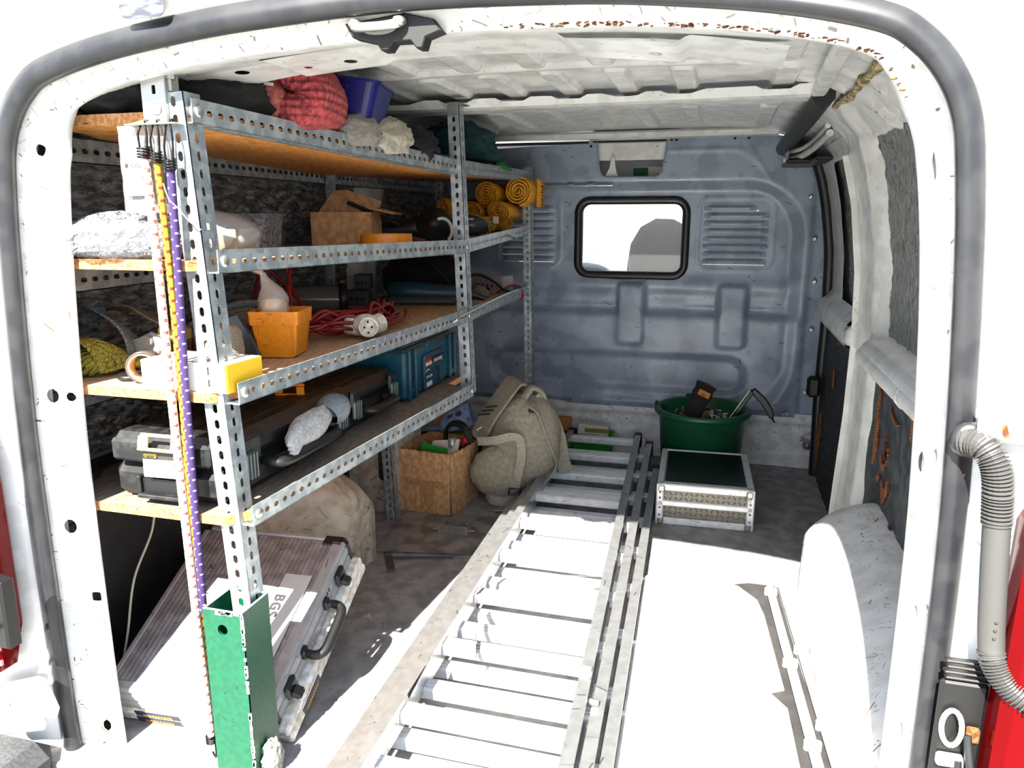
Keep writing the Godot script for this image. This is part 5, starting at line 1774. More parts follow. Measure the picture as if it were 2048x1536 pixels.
func build_third_shelf():
	var Y := func(z: float) -> float: return board_y(2, z)
	var weave := bump_from(128, func(x, y): return 0.5 + 0.5 * sin(x * TAU * 4.0) * sin(y * TAU * 16.0), 6.0)
	var ribn := bump_from(64, func(x, y): return 0.5 + 0.5 * sin((x + y) * TAU * 6.0), 6.0)
	var web := mat(Color(0.47, 0.53, 0.55), 0.85, 0.0, tex(256, 81, 0.04, 4, Color(0.72, 0.72, 0.72), Color.WHITE, 0.2, 0.8), 14.0, weave, 1.0)
	var olive := mat(Color(0.60, 0.57, 0.20), 0.9, 0.0, tex(256, 82, 0.04, 4, Color(0.7, 0.7, 0.6), Color.WHITE, 0.2, 0.8), 12.0, ribn, 0.9)
	var drab := mat(Color(0.52, 0.49, 0.43), 0.85, 0.0, tex(256, 83, 0.04, 4, Color(0.7, 0.7, 0.7), Color.WHITE, 0.2, 0.8), 14.0, weave, 0.8)
	# folded olive lashing strap
	var o := thing("lashing_strap", "folded olive-yellow lashing strap at the near end of the third shelf", "strap", Vector3(-1.185, Y.call(-1.15), -1.17))
	for k in 5:
		var mb := MB.new()
		var pts := []
		var W := []
		for i in 21:
			var a := PI * i / 20.0
			var t := k * 0.32
			pts.append(Vector3(-0.055 + (1.0 - cos(a)) * 0.055 + k * 0.004, 0.012 + sin(a) * (0.062 - k * 0.010), 0.030 - k * 0.016 + 0.012 * cos(a + t)))
			W.append(Vector3(0.25 * sin(a * 2.0 + k), 0.15, 1.0))
		ribbon(mb, pts, W, 0.046, 0.004)
		put(mb, "strap_fold", olive, o)
	var mb := MB.new()
	lump(mb, Vector3(0.0, 0.025, 0), Vector3(0.055, 0.03, 0.05), 0.12, 0.14, 51, Basis.IDENTITY, 36, 22, true, 0.8)
	put(mb, "strap_bundle", olive, o)
	# ratchet strap
	var r := thing("ratchet_strap", "grey-blue ratchet strap with a worn steel ratchet behind the white carton", "strap", Vector3(-1.145, Y.call(-1.27) + 0.008, -1.26))
	mb = MB.new()
	ribbon(mb, curve([Vector3(-0.13, 0.085, -0.02), Vector3(-0.125, 0.10, 0.0), Vector3(-0.09, 0.098, 0.01), Vector3(-0.03, 0.075, 0.02), Vector3(0.0, 0.05, 0.025), Vector3(0.004, 0.02, 0.02), Vector3(-0.02, 0.006, 0.01)], 0.01), [Vector3(0.1, 0.55, 1)], 0.062, 0.005)
	put(mb, "webbing", web, r)
	mb = MB.new()
	ribbon(mb, curve([Vector3(-0.12, 0.10, -0.05), Vector3(-0.05, 0.105, -0.04), Vector3(0.02, 0.085, -0.02), Vector3(0.08, 0.072, 0.0)], 0.01), [Vector3(0.1, 0.3, 1)], 0.045, 0.004)
	put(mb, "webbing", drab, r)
	for zz in [-0.022, 0.026]:
		mb = MB.new()
		mb.prism(PackedVector2Array([Vector2(0.004, 0.004), Vector2(0.075, 0.004), Vector2(0.088, 0.03), Vector2(0.08, 0.06), Vector2(0.05, 0.068), Vector2(0.02, 0.055), Vector2(0.002, 0.05)]), 0.003, xf(Vector3(0, 0, zz), Vector3.RIGHT, Vector3.UP, Vector3.BACK), 0.0008)
		mb.lathe([[0.0001, 0.0], [0.008, 0.0], [0.008, 0.002], [0.0001, 0.002]], xf(Vector3(0.06, 0.03, zz + 0.003), Vector3.RIGHT, Vector3.BACK, Vector3.DOWN), 12)
		put(mb, "ratchet_plate", M.steel, r)
	mb = MB.new()
	mb.tube([Vector3(0.045, 0.05, -0.03), Vector3(0.045, 0.05, 0.036)], 0.010, 12)
	put(mb, "spindle", M.steel, r)
	mb = MB.new()
	mb.box(Vector3(0.092, 0.066, 0.012), Vector3(0.05, 0.022, 0.045), 0.004, Basis(Vector3.BACK, -0.15))
	put(mb, "lever", mat(Color(0.55, 0.50, 0.30), 0.4, 0.6), r)
	# rolled webbing in a net bag
	var n := thing("webbing_roll", "large flat roll of grey-brown webbing behind the ratchet, against the dark wall", "strap", Vector3(-1.06, Y.call(-1.42) + 0.005, -1.46), Basis(Vector3.RIGHT, 0.45))
	for k in 6:
		mb = MB.new()
		var rr := 0.105 - k * 0.017
		mb.lathe([[rr - 0.012, 0.0], [rr, 0.0], [rr + 0.001, 0.004], [rr + 0.001, 0.042], [rr - 0.004, 0.046], [rr - 0.012, 0.044], [rr - 0.012, 0.0]], Transform3D.IDENTITY, 48, true)
		put(mb, "webbing_turn", drab, n)
	mb = MB.new()
	mb.lathe([[0.115, 0.0], [0.124, 0.002], [0.125, 0.04], [0.118, 0.055], [0.110, 0.058], [0.112, 0.04], [0.115, 0.0]], Transform3D.IDENTITY, 48, true)
	put(mb, "outer_turn", web, n)
	# white carton on the front edge
	var w := thing("white_carton", "white and yellow carton at the front edge of the third shelf, beside the nearest upright", "box", Vector3(-0.912, Y.call(-1.1), -1.143), roty(-2))
	mb = MB.new()
	mb.box(Vector3(0, 0.0262, 0), Vector3(0.185, 0.052, 0.10), 0.0015)
	put(mb, "carton", mat(Color(0.86, 0.85, 0.83), 0.7), w)
	mb = MB.new()
	mb.box(Vector3(0.0935, 0.0262, 0), Vector3(0.0015, 0.051, 0.098))
	mb.box(Vector3(0.0915, 0.0262, 0.0505), Vector3(0.003, 0.051, 0.0012))
	put(mb, "yellow_side", mat(Color(0.86, 0.68, 0.10), 0.6), w, "yellow printed end of the carton")
	for p in [[0.055, 0.040, 0.003, 0.014], [0.055, 0.018, 0.003, 0.012]]:
		mb = MB.new()
		mb.box(Vector3(p[0], p[1], 0.0505), Vector3(p[2], p[3], 0.001))
		put(mb, "printed_bar", M.black_soft, w)
	mb = MB.new()
	for k in 3: mb.box(Vector3(-0.045 + k * 0.028, 0.0526, 0.042), Vector3(0.022, 0.001, 0.003), 0.0, Basis(Vector3.UP, 0.1 * k))
	for i in 1: put(mb, "torn_print", mat(Color(0.3, 0.27, 0.27), 0.9), w).set_meta("kind", "stuff")
	var tr := thing("clear_tape_roll", "roll of clear packing tape standing on edge at the left end of the white carton", "tape", Vector3(-1.032, Y.call(-1.12) - 0.003, -1.135), roty(25))
	mb = MB.new()
	mb.lathe([[0.026, -0.014], [0.030, -0.014], [0.030, 0.014], [0.026, 0.014], [0.026, -0.014]], Transform3D(Basis(Vector3.RIGHT, PI / 2), Vector3(0, 0.033, 0)), 32, true)
	put(mb, "tape", mat(Color(0.26, 0.235, 0.22), 0.2), tr)
	mb = MB.new()
	mb.lathe([[0.023, -0.0145], [0.026, -0.0145], [0.026, 0.0145], [0.023, 0.0145], [0.023, -0.0145]], Transform3D(Basis(Vector3.RIGHT, PI / 2), Vector3(0, 0.033, 0)), 32, true)
	put(mb, "core", X.card, tr)
	mb = MB.new()
	mb.lathe([[0.006, 0.0], [0.022, 0.002], [0.026, 0.007], [0.022, 0.012], [0.006, 0.012], [0.006, 0.0]], Transform3D(Basis.IDENTITY, Vector3(-1.075, Y.call(-1.12), -1.145)), 24)
	solo(mb, "rubber_ring", M.black, "small black rubber ring lying between the olive strap and the clear tape", "ring")
	# net bag and dark triangle beyond the upright
	var nb := thing("net_roll", "beige woven roll standing just behind the nearest upright", "roll", Vector3(-0.955, Y.call(-1.28), -1.27))
	mb = MB.new()
	mb.lathe([[0.0001, 0.0], [0.030, 0.0], [0.036, 0.01], [0.038, 0.04], [0.034, 0.075], [0.024, 0.088], [0.0001, 0.09]], Transform3D.IDENTITY, 28)
	put(mb, "roll", mat(Color(0.58, 0.54, 0.46), 0.8, 0.0, null, 16.0, weave, 1.0), nb)
	var gp := thing("grey_pouch", "dark grey-green plastic pouch slumped between the woven roll and the yellow bin", "pouch", Vector3(-0.985, Y.call(-1.34), -1.36))
	mb = MB.new()
	mb.prism(PackedVector2Array([Vector2(-0.055, 0.0), Vector2(0.05, 0.0), Vector2(0.02, 0.055), Vector2(-0.01, 0.10), Vector2(-0.05, 0.085)]), 0.012, xf(Vector3(0, 0, 0), Vector3(0.95, 0, -0.3).normalized(), Vector3(0, 0.97, -0.24).normalized(), Vector3(0.28, 0.24, 0.93).normalized()), 0.004)
	put(mb, "pouch", mat(Color(0.17, 0.20, 0.20), 0.3), gp)
	# maroon box
	var mx := thing("maroon_box", "dark maroon cardboard box behind the yellow bin", "box", Vector3(-1.10, Y.call(-1.58), -1.60), roty(10))
	mb = MB.new()
	mb.box(Vector3(0, 0.045, 0), Vector3(0.10, 0.09, 0.07), 0.002)
	put(mb, "carton", mat(Color(0.19, 0.025, 0.04), 0.6), mx)
	mb = MB.new()
	mb.box(Vector3(0, 0.0915, 0), Vector3(0.102, 0.003, 0.072), 0.001)
	put(mb, "lid", X.card, mx)
	# yellow stacking bin with a wrapped bottle
	var ym := mat(Color(0.80, 0.49, 0.035), 0.4, 0.0, tex(256, 84, 0.03, 3, Color(0.95, 0.94, 0.92), Color.WHITE, 0.2, 0.8, [[40, Color(0.2, 0.15, 0.05, 0.35), 3, 20, 2, 0, 80]]), 6.0)
	var bn := thing("yellow_bin", "small square yellow-orange plastic bin on the third shelf", "bin", Vector3(-0.925, Y.call(-1.43), -1.43), roty(14))
	mb = MB.new()
	tub(mb, rrect(-0.041, -0.041, 0.041, 0.041, 0.004, 2), rrect(-0.050, -0.050, 0.050, 0.050, 0.005, 2), 0.004, 0.078, 0.003)
	put(mb, "tub", ym, bn)
	mb = MB.new()
	tub(mb, rrect(-0.0525, -0.0525, 0.0525, 0.0525, 0.005, 2), rrect(-0.0545, -0.0545, 0.0545, 0.0545, 0.006, 2), 0.072, 0.101, 0.004)
	put(mb, "collar", ym, bn)
	mb = MB.new()
	for sx in [-0.038, 0.038]: mb.box(Vector3(sx, 0.036, 0.0465), Vector3(0.003, 0.066, 0.003), 0.001, Basis(Vector3.RIGHT, 0.12))
	mb.box(Vector3(0, 0.004, 0.041), Vector3(0.074, 0.006, 0.005), 0.001)
	put(mb, "front_rib", ym, bn).set_meta("kind", "stuff")
	var bb := thing("wrapped_bottle", "beige bottle in a knotted clear plastic bag standing in the yellow bin", "bottle", Vector3(-0.938, Y.call(-1.43) + 0.007, -1.425), roty(14))
	mb = MB.new()
	mb.lathe([[0.0001, 0.0], [0.026, 0.0], [0.028, 0.006], [0.028, 0.105], [0.024, 0.115], [0.0001, 0.118]], Transform3D.IDENTITY, 24)
	put(mb, "bottle", mat(Color(0.72, 0.60, 0.40), 0.5), bb)
	mb = MB.new()
	var ns := FastNoiseLite.new()
	ns.frequency = 12.0
	var rings := []
	for j in 16:
		var t := j / 15.0
		var ring := []
		var rad := lerpf(0.031, 0.033, t) if t < 0.65 else lerpf(0.033, 0.006, smoothstep(0.65, 1.0, t))
		for i in 26:
			var a := -TAU * i / 26
			var k := rad * (1.0 + 0.16 * ns.get_noise_3d(cos(a) * 0.3, t, sin(a) * 0.3))
			ring.append(Vector3(cos(a) * k - 0.020 * smoothstep(0.75, 1.0, t), 0.002 + 0.172 * t, sin(a) * k))
		rings.append(ring)
	mb.skin(rings, true, true)
	mb.tube([Vector3(-0.020, 0.172, 0), Vector3(-0.034, 0.182, 0.003), Vector3(-0.045, 0.180, 0.006)], [0.006, 0.010, 0.003], 8)
	put(mb, "plastic_bag", M.clear, bb)
	# red extension cord with a white three-way socket
	var red := mat(Color(0.42, 0.03, 0.055), 0.45)
	var ec := thing("extension_cord", "tangled dark red extension cord on the third shelf", "cord", Vector3(-0.97, Y.call(-1.75), -1.78))
	var rng := RandomNumberGenerator.new()
	rng.seed = 17
	mb = MB.new()
	var pts := []
	for i in 118:
		var a := i * 0.42
		var q := i / 117.0
		var rx := lerpf(0.085, 0.135, rng.randf())
		var rz := lerpf(0.16, 0.25, rng.randf())
		pts.append(Vector3(cos(a) * rx + 0.02 * sin(i * 0.13), 0.006 + 0.052 * rng.randf() * smoothstep(1.0, 0.5, absf(sin(a * 0.5))) + 0.02 * q, sin(a) * rz))
	mb.tube(curve(pts, 0.016), 0.0048, 8)
	put(mb, "cable", red, ec)
	mb = MB.new()
	mb.tube(curve([Vector3(0.09, 0.03, 0.16), Vector3(0.03, 0.05, 0.18), Vector3(-0.06, 0.10, 0.12), Vector3(-0.09, 0.16, 0.10), Vector3(-0.07, 0.20, 0.11), Vector3(-0.05, 0.13, 0.16), Vector3(-0.02, 0.06, 0.20)], 0.012), 0.0048, 8)
	put(mb, "cable_loop", red, ec)
	mb = MB.new()
	mb.tube(curve([Vector3(0.10, 0.03, -0.20), Vector3(0.15, 0.022, -0.06), Vector3(0.13, 0.02, 0.08), Vector3(0.12, 0.05, 0.02), Vector3(0.06, 0.07, -0.1)], 0.012), 0.0048, 8)
	put(mb, "cable_loop", red, ec)
	mb = MB.new()
	mb.tube(curve([Vector3(-0.08, 0.02, 0.2), Vector3(-0.16, 0.09, 0.14), Vector3(-0.18, 0.16, 0.06), Vector3(-0.10, 0.08, 0.04)], 0.012), 0.0048, 8)
	put(mb, "cable_loop", red, ec)
	var wp := mat(Color(0.80, 0.79, 0.75), 0.5, 0.0, tex(256, 85, 0.04, 4, Color(0.85, 0.83, 0.8), Color.WHITE, 0.2, 0.8), 6.0)
	var so := thing("socket_block", "white three-way socket block lying on the red cord by the shelf edge", "socket", Vector3(-0.835, Y.call(-1.65) + 0.002, -1.655), roty(34))
	for d in [0.0, 2.1, -2.1]:
		mb = MB.new()
		var b := Basis(Vector3.UP, d)
		mb.lathe([[0.0001, 0.0], [0.020, 0.0], [0.0225, 0.004], [0.0245, 0.040], [0.0245, 0.048], [0.0225, 0.050], [0.020, 0.050], [0.019, 0.041], [0.0001, 0.041]], Transform3D(b * Basis(Vector3.RIGHT, PI / 2 - 0.15), Vector3(0, 0.026, 0)), 26)
		var cup := put(mb, "socket_cup", wp, so)
		var hb := MB.new()
		for p in [[-0.009, 0.0], [0.009, 0.0], [0.0, 0.013], [0.0, -0.013]]:
			hb = MB.new()
			hb.lathe([[0.0001, 0.0], [0.0028, 0.0], [0.0001, 0.0006]], Transform3D(b * Basis(Vector3.RIGHT, PI / 2 - 0.15), Vector3(0, 0.026, 0)) * Transform3D(Basis.IDENTITY, Vector3(p[0], 0.0412, p[1])), 10)
			put(hb, "socket_hole", M.black, cup)
	mb = MB.new()
	lump(mb, Vector3(0, 0.034, 0), Vector3(0.034, 0.026, 0.034), 0.04, 0.1, 3, Basis.IDENTITY, 28, 18, false, 1.0)
	put(mb, "hub", wp, so)
	# clear tube with a black end ring
	var cy := thing("clear_canister", "clear plastic canister with a black end ring lying against the wall", "canister", Vector3(-1.17, Y.call(-2.0) + 0.046, -1.98), roty(-62))
	mb = MB.new()
	mb.tube([Vector3(0, 0, -0.09), Vector3(0, 0, 0.10)], 0.042, 28, true)
	put(mb, "tube", mat(Color(0.36, 0.36, 0.34), 0.15), cy)
	mb = MB.new()
	mb.lathe([[0.040, -0.012], [0.049, -0.012], [0.050, 0.0], [0.049, 0.012], [0.040, 0.012], [0.040, -0.012]], Transform3D(Basis(Vector3.RIGHT, PI / 2), Vector3(0, 0, -0.09)), 30)
	mb.box(Vector3(0, 0.052, -0.09), Vector3(0.016, 0.014, 0.02), 0.003)
	put(mb, "end_ring", M.black, cy)
	# dark power tools further in
	var tealm := mat(Color(0.035, 0.22, 0.27), 0.4)
	var js := thing("teal_tool", "teal and black power tool lying before the middle post on the third shelf", "power tool", Vector3(-0.95, Y.call(-2.3), -2.36), roty(14))
	mb = MB.new()
	mb.tube([Vector3(-0.14, 0.04, 0), Vector3(-0.13, 0.04, 0), Vector3(-0.06, 0.042, 0), Vector3(0.02, 0.038, 0), Vector3(0.09, 0.036, 0), Vector3(0.12, 0.034, 0)], [0.024, 0.034, 0.036, 0.030, 0.028, 0.020], 18, true, true, 0.85)
	put(mb, "body", tealm, js)
	for k in 4:
		mb = MB.new()
		mb.box(Vector3(0.0 + k * 0.012, 0.055, 0.022), Vector3(0.004, 0.016, 0.008), 0.001, Basis(Vector3.BACK, -0.25))
		put(mb, "vent_slot", M.hose, js)
	mb = MB.new()
	mb.box(Vector3(-0.02, 0.014, 0.018), Vector3(0.24, 0.026, 0.055), 0.010)
	put(mb, "grip", M.hose, js)
	mb = MB.new()
	mb.tube([Vector3(0.10, 0.034, 0), Vector3(0.16, 0.03, 0.01), Vector3(0.19, 0.02, 0.01)], [0.018, 0.014, 0.008], 12)
	put(mb, "nose", M.black, js)
	var tb := thing("tool_bag", "black tool bag slumped over the teal power tool in the dark of the third shelf", "bag", Vector3(-1.06, Y.call(-2.5), -2.60))
	mb = MB.new()
	lump(mb, Vector3(0, 0.07, 0), Vector3(0.15, 0.095, 0.13), 0.14, 0.12, 52, roty(15), 50, 30, true, 0.72)
	put(mb, "bag", cloth(Color(0.016, 0.019, 0.03), 52, 8.0, 0.5), tb)
	mb = MB.new()
	ribbon(mb, curve([Vector3(-0.10, 0.13, 0.08), Vector3(-0.02, 0.17, 0.10), Vector3(0.08, 0.12, 0.11), Vector3(0.13, 0.06, 0.09)], 0.015), [Vector3(0, 0.3, 1)], 0.03, 0.004)
	put(mb, "strap", cloth(Color(0.05, 0.055, 0.07), 53), tb)
	for q in [[-1.17, -2.28, 0.05, 0.075, "small grey charger box against the wall pillar, the lower of two"], [-1.16, -2.30, 0.04, 0.05, "small grey charger box stacked on top of the lower one"]]:
		var up := 0.0 if q[3] > 0.06 else 0.052
		var cb := thing("charger_box", q[4], "box", Vector3(q[0], Y.call(-2.3) + up, q[1]), roty(12))
		mb = MB.new()
		mb.box(Vector3(0, 0.025, 0), Vector3(q[3], 0.05, 0.06), 0.004)
		put(mb, "case", mat(Color(0.23, 0.235, 0.24), 0.5), cb)
		mb = MB.new()
		for k in 3: mb.box(Vector3(-q[3] * 0.25 + k * q[3] * 0.25, 0.022, 0.031), Vector3(0.009, 0.012, 0.003), 0.001)
		put(mb, "contact", M.black, cb).set_meta("kind", "stuff")
	var wb := thing("small_white_box", "small white cardboard box near the far post on the third shelf", "box", Vector3(-0.90, Y.call(-2.9), -2.93), roty(-18))
	mb = MB.new()
	mb.box(Vector3(0, 0.034, 0), Vector3(0.15, 0.068, 0.08), 0.0015)
	put(mb, "carton", mat(Color(0.62, 0.57, 0.57), 0.8), wb)
	for k in 3:
		mb = MB.new()
		mb.box(Vector3(-0.02 + k * 0.022, 0.03, 0.0405), Vector3(0.008, 0.012, 0.001))
		put(mb, "printed_mark", M.hose, wb)
	var gl := thing("work_glove", "grey-white work glove curled before the small white box", "glove", Vector3(-0.87, Y.call(-2.65), -2.66), roty(30))
	mb = MB.new()
	lump(mb, Vector3(0, 0.02, 0), Vector3(0.03, 0.024, 0.045), 0.25, 0.14, 54, Basis.IDENTITY, 32, 20, true, 0.8)
	for k in 4: mb.tube(curve([Vector3(-0.018 + k * 0.011, 0.02, 0.03), Vector3(-0.016 + k * 0.011, 0.026, 0.06), Vector3(-0.014 + k * 0.010, 0.012, 0.078 - 0.004 * absf(k - 1.5))], 0.008), [0.008, 0.008, 0.006], 8)
	put(mb, "glove", cloth(Color(0.48, 0.46, 0.44), 54), gl)
	var bc := thing("black_lead", "black mains lead looped between the glove and the white box", "cord", Vector3(-0.85, Y.call(-2.75), -2.78))
	mb = MB.new()
	mb.tube(curve([Vector3(-0.12, 0.05, 0.12), Vector3(-0.05, 0.085, 0.08), Vector3(0.0, 0.06, 0.02), Vector3(0.02, 0.02, -0.06), Vector3(0.015, 0.006, -0.16), Vector3(-0.05, 0.01, -0.12), Vector3(-0.06, 0.04, 0.0), Vector3(-0.03, 0.06, 0.1)], 0.012), 0.006, 8)
	put(mb, "cable", M.black, bc)
	mb = MB.new()
	mb.tube([Vector3(0.015, 0.010, -0.15), Vector3(0.02, 0.012, -0.21)], [0.012, 0.008], 10)
	put(mb, "plug", M.black, bc)
	var rc := thing("red_string", "short bright red cord dangling over the third beam by the far post", "cord", Vector3(-0.80, Y.call(-2.95), -2.95))
	mb = MB.new()
	mb.tube(curve([Vector3(-0.06, 0.008, 0.10), Vector3(-0.02, 0.03, 0.04), Vector3(0.005, 0.024, -0.01), Vector3(0.012, 0.0, -0.02), Vector3(0.010, -0.03, -0.02), Vector3(0.016, -0.012, -0.03), Vector3(0.012, 0.012, -0.01)], 0.006), 0.0034, 7)
	put(mb, "cord", mat(Color(0.50, 0.02, 0.06), 0.6), rc)
	# long steel hook along the beam
	var hk := thing("steel_hook_rod", "long thin steel hook rod hung along the third beam beside the middle post", "rod", Vector3(-0.700, 0.78, -2.1))
	mb = MB.new()
	mb.tube(curve([Vector3(-0.012, -0.006, 0.155), Vector3(-0.004, 0.000, 0.185), Vector3(0.006, 0.006, 0.175), Vector3(0.006, 0.010, 0.14), Vector3(-0.012, 0.020, -0.30), Vector3(-0.03, 0.016, -0.60)], 0.02), 0.0042, 8)
	put(mb, "rod", M.zinc, hk)

func tool_case(o: Node3D, w: float, h: float, d: float, sd: int):
	# black tool case: w along x, d along z, front (handle side) at +x; origin at the base centre
	var dusty := mat(Color(0.13, 0.135, 0.14), 0.45, 0.0, tex(512, 90 + sd, 0.015, 5, Color(0.45, 0.46, 0.47), Color.WHITE, 0.35, 0.85, [[260, Color(1, 1, 1, 0.5), 3, 30, 2, 20, 50]]), 3.0)
	var mb := MB.new()
	mb.box(Vector3(0, h * 0.27, 0), Vector3(w - 0.012, h * 0.54, d - 0.012), 0.018)
	put(mb, "lower_shell", dusty, o)
	mb = MB.new()
	mb.box(Vector3(0, h * 0.76, 0), Vector3(w, h * 0.48, d), 0.022)
	put(mb, "lid", dusty, o)
	for s in [-1.0, 1.0]:
		mb = MB.new()
		mb.box(Vector3(s * w * 0.26, h * 0.78, d * 0.5 + 0.003), Vector3(w * 0.30, h * 0.34, 0.012), 0.006)
		put(mb, "end_rib", dusty, o)
		mb = MB.new()
		mb.box(Vector3(w * 0.5 + 0.002, h * 0.74, s * d * 0.36), Vector3(0.014, h * 0.40, d * 0.15), 0.006)
		put(mb, "front_rib", dusty, o)
		mb = MB.new()
		mb.box(Vector3(w * 0.5 + 0.006, h * 0.50, s * d * 0.36), Vector3(0.012, h * 0.42, 0.036), 0.004)
		for k in 3: mb.box(Vector3(w * 0.5 + 0.014, h * 0.50, s * d * 0.36 - 0.010 + k * 0.010), Vector3(0.006, h * 0.40, 0.004), 0.001)
		put(mb, "latch", mat(Color(0.36, 0.39, 0.38), 0.35, 0.5), o, "grey metal latch")
	# carrying handle
	mb = MB.new()
	var hw := d * 0.23
	mb.tube(curve([Vector3(w * 0.5 - 0.004, h * 0.42, -hw), Vector3(w * 0.5 + 0.030, h * 0.40, -hw * 0.92), Vector3(w * 0.5 + 0.036, h * 0.40, 0), Vector3(w * 0.5 + 0.030, h * 0.40, hw * 0.92), Vector3(w * 0.5 - 0.004, h * 0.42, hw)], 0.01), 0.011, 12, true, true, 1.3)
	put(mb, "handle", M.black, o)
	# amber stripes on the lid
	for k in 3:
		mb = MB.new()
		mb.box(Vector3(-w * 0.28 + k * w * 0.26, h + 0.0005, 0.0), Vector3(w * 0.16, 0.003, d * 0.72), 0.001)
		put(mb, "lid_panel", mat(Color(0.20, 0.16, 0.11), 0.5, 0.0, dusty.albedo_texture, 3.0), o)
	return dusty

func build_fourth_shelf():
	var Y := func(z: float) -> float: return board_y(3, z)
	var amber := mat(Color(0.80, 0.47, 0.03), 0.45)
	var a := thing("tool_case", "dusty black tool case with a pale label and yellow clip on its end", "tool case", Vector3(-0.985, Y.call(-1.3) + 0.002, -1.352), Basis.IDENTITY, "")
	var h := 0.128
	var dusty = tool_case(a, 0.265, h, 0.50, 1)
	# end face: label, amber clip, painted grip shade
	var li := Image.create(256, 192, false, Image.FORMAT_RGB8)
	li.fill(Color(0.80, 0.79, 0.72))
	li.fill_rect(Rect2i(0, 0, 256, 76), Color(0.17, 0.16, 0.14))
	li.fill_rect(Rect2i(8, 40, 76, 26), Color(0.78, 0.66, 0.16))
	for k in 6: li.fill_rect(Rect2i(14 + k * 11, 46, 6, 14), Color(0.2, 0.18, 0.1))
	li.fill_rect(Rect2i(14, 132, 90, 10), Color(0.62, 0.58, 0.42))
	li.fill_rect(Rect2i(118, 96, 30, 60), Color(0.70, 0.69, 0.60))
	li.fill_rect(Rect2i(160, 120, 80, 34), Color(0.68, 0.66, 0.56))
	var lm := mat(Color.WHITE, 0.5)
	lm.albedo_texture = ImageTexture.create_from_image(li)
	var lb := label_quad(Vector3(-0.033, h * 0.42, 0.2635), Vector3(0.092, 0.002, 0), Vector3(-0.002, 0.056, -0.004), "label", lm, a, "pale printed label with a dark top band")
	words("XR", 0.010, 0.0006, amber, a, Transform3D(Basis.IDENTITY, Vector3(0.044, h * 0.42 + 0.0385, 0.2636)))
	words("DEWALT", 0.0062, 0.0006, M.black_soft, a, Transform3D(Basis.IDENTITY, Vector3(-0.0165, h * 0.42 + 0.0395, 0.2638)))
	var mb := MB.new()
	# clip leaning out over the label: a plate with a window
	for p in [[0, 0.0, 0.094, 0.006], [0, 0.026, 0.084, 0.006], [-0.036, 0.013, 0.022, 0.022], [0.036, 0.013, 0.022, 0.022]]:
		mb.box(Vector3(0.012 + p[0], h * 0.86 + p[1], 0.266 + 0.004 - p[1] * 0.25), Vector3(p[2], p[3], 0.006), 0.0015, Basis(Vector3.RIGHT, -0.25))
	put(mb, "end_clip", mat(Color(0.72, 0.66, 0.40), 0.5), a, "faded yellow latch clip with a window")
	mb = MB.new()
	mb.box(Vector3(0.0, h * 0.24, 0.2475), Vector3(0.10, h * 0.22, 0.004), 0.0)  # flat black box, its colour stands for the shade of a hollow
	put(mb, "grip_shade", M.black, a)
	mb = MB.new()
	mb.box(Vector3(0.0, h * 0.10, 0.252), Vector3(0.11, 0.008, 0.022), 0.002)
	mb.box(Vector3(-0.055, h * 0.25, 0.250), Vector3(0.008, h * 0.28, 0.014), 0.002)
	mb.box(Vector3(0.055, h * 0.25, 0.250), Vector3(0.008, h * 0.28, 0.014), 0.002)
	put(mb, "grip_frame", dusty, a).set_meta("kind", "stuff")
	var ac := MB.new()
	for p in [[0, -0.012, 0.074, 0.007], [0, 0.012, 0.070, 0.007], [-0.028, 0, 0.018, 0.02], [0.028, 0, 0.018, 0.02]]:
		ac.box(Vector3(0.045 + p[0], h + 0.012 + p[1], -0.115), Vector3(p[2], p[3], 0.008), 0.002, Basis(Vector3.UP, 0.25))
	put(ac, "lid_clip", amber, a, "amber latch clip standing up from the lid")
	var g := thing("leather_glove", "pale grey leather work glove stuffed behind the handle of the nearest tool case", "glove", Vector3(-0.832, Y.call(-1.36) + 0.058, -1.37), roty(4))
	mb = MB.new()
	lump(mb, Vector3(0, 0.030, 0.0), Vector3(0.022, 0.034, 0.088), 0.22, 0.055, 55, Basis(Vector3.RIGHT, 0.06), 44, 28, true, 0.95)
	put(mb, "palm", cloth(Color(0.62, 0.62, 0.62), 55), g)
	mb = MB.new()
	mb.tube(curve([Vector3(0.0, 0.035, -0.075), Vector3(0.004, 0.045, -0.10), Vector3(0.006, 0.040, -0.118)], 0.008), [0.030, 0.034, 0.036], 18, false)
	put(mb, "cuff", cloth(Color(0.42, 0.45, 0.47), 56), g)
	for k in 4:
		mb = MB.new()
		mb.tube(curve([Vector3(0.004, 0.012 + k * 0.012, 0.065), Vector3(0.010, 0.004 + k * 0.011, 0.090 + 0.005 * k), Vector3(0.012, -0.008 + k * 0.010, 0.105 + 0.004 * k)], 0.006), [0.010, 0.009, 0.006], 9)
		put(mb, "finger", cloth(Color(0.66, 0.66, 0.66), 57), g)
	var b := thing("tool_case", "second black tool case, between the case with the glove and the teal case", "tool case", Vector3(-0.99, Y.call(-1.7) + 0.002, -1.715))
	tool_case(b, 0.275, 0.112, 0.30, 2)
	# teal stacking case
	var tm := mat(Color(0.035, 0.27, 0.34), 0.4, 0.0, tex(512, 95, 0.02, 4, Color(0.86, 0.88, 0.9), Color.WHITE, 0.2, 0.8, [[70, Color(1, 1, 1, 0.4), 4, 40, 1, 0, 60]]), 3.0)
	var t := thing("teal_case", "teal stacking tool case with a red and black label on the lowest shelf", "tool case", Vector3(-0.985, Y.call(-2.05) + 0.002, -2.085))
	var w := 0.30; var hh := 0.148; var d := 0.395
	mb = MB.new()
	mb.box(Vector3(0, hh * 0.5, 0), Vector3(w, hh, d), 0.012)
	put(mb, "shell", tm, t)
	mb = MB.new()
	mb.box(Vector3(0, hh + 0.003, 0), Vector3(w - 0.03, 0.008, d - 0.03), 0.003)
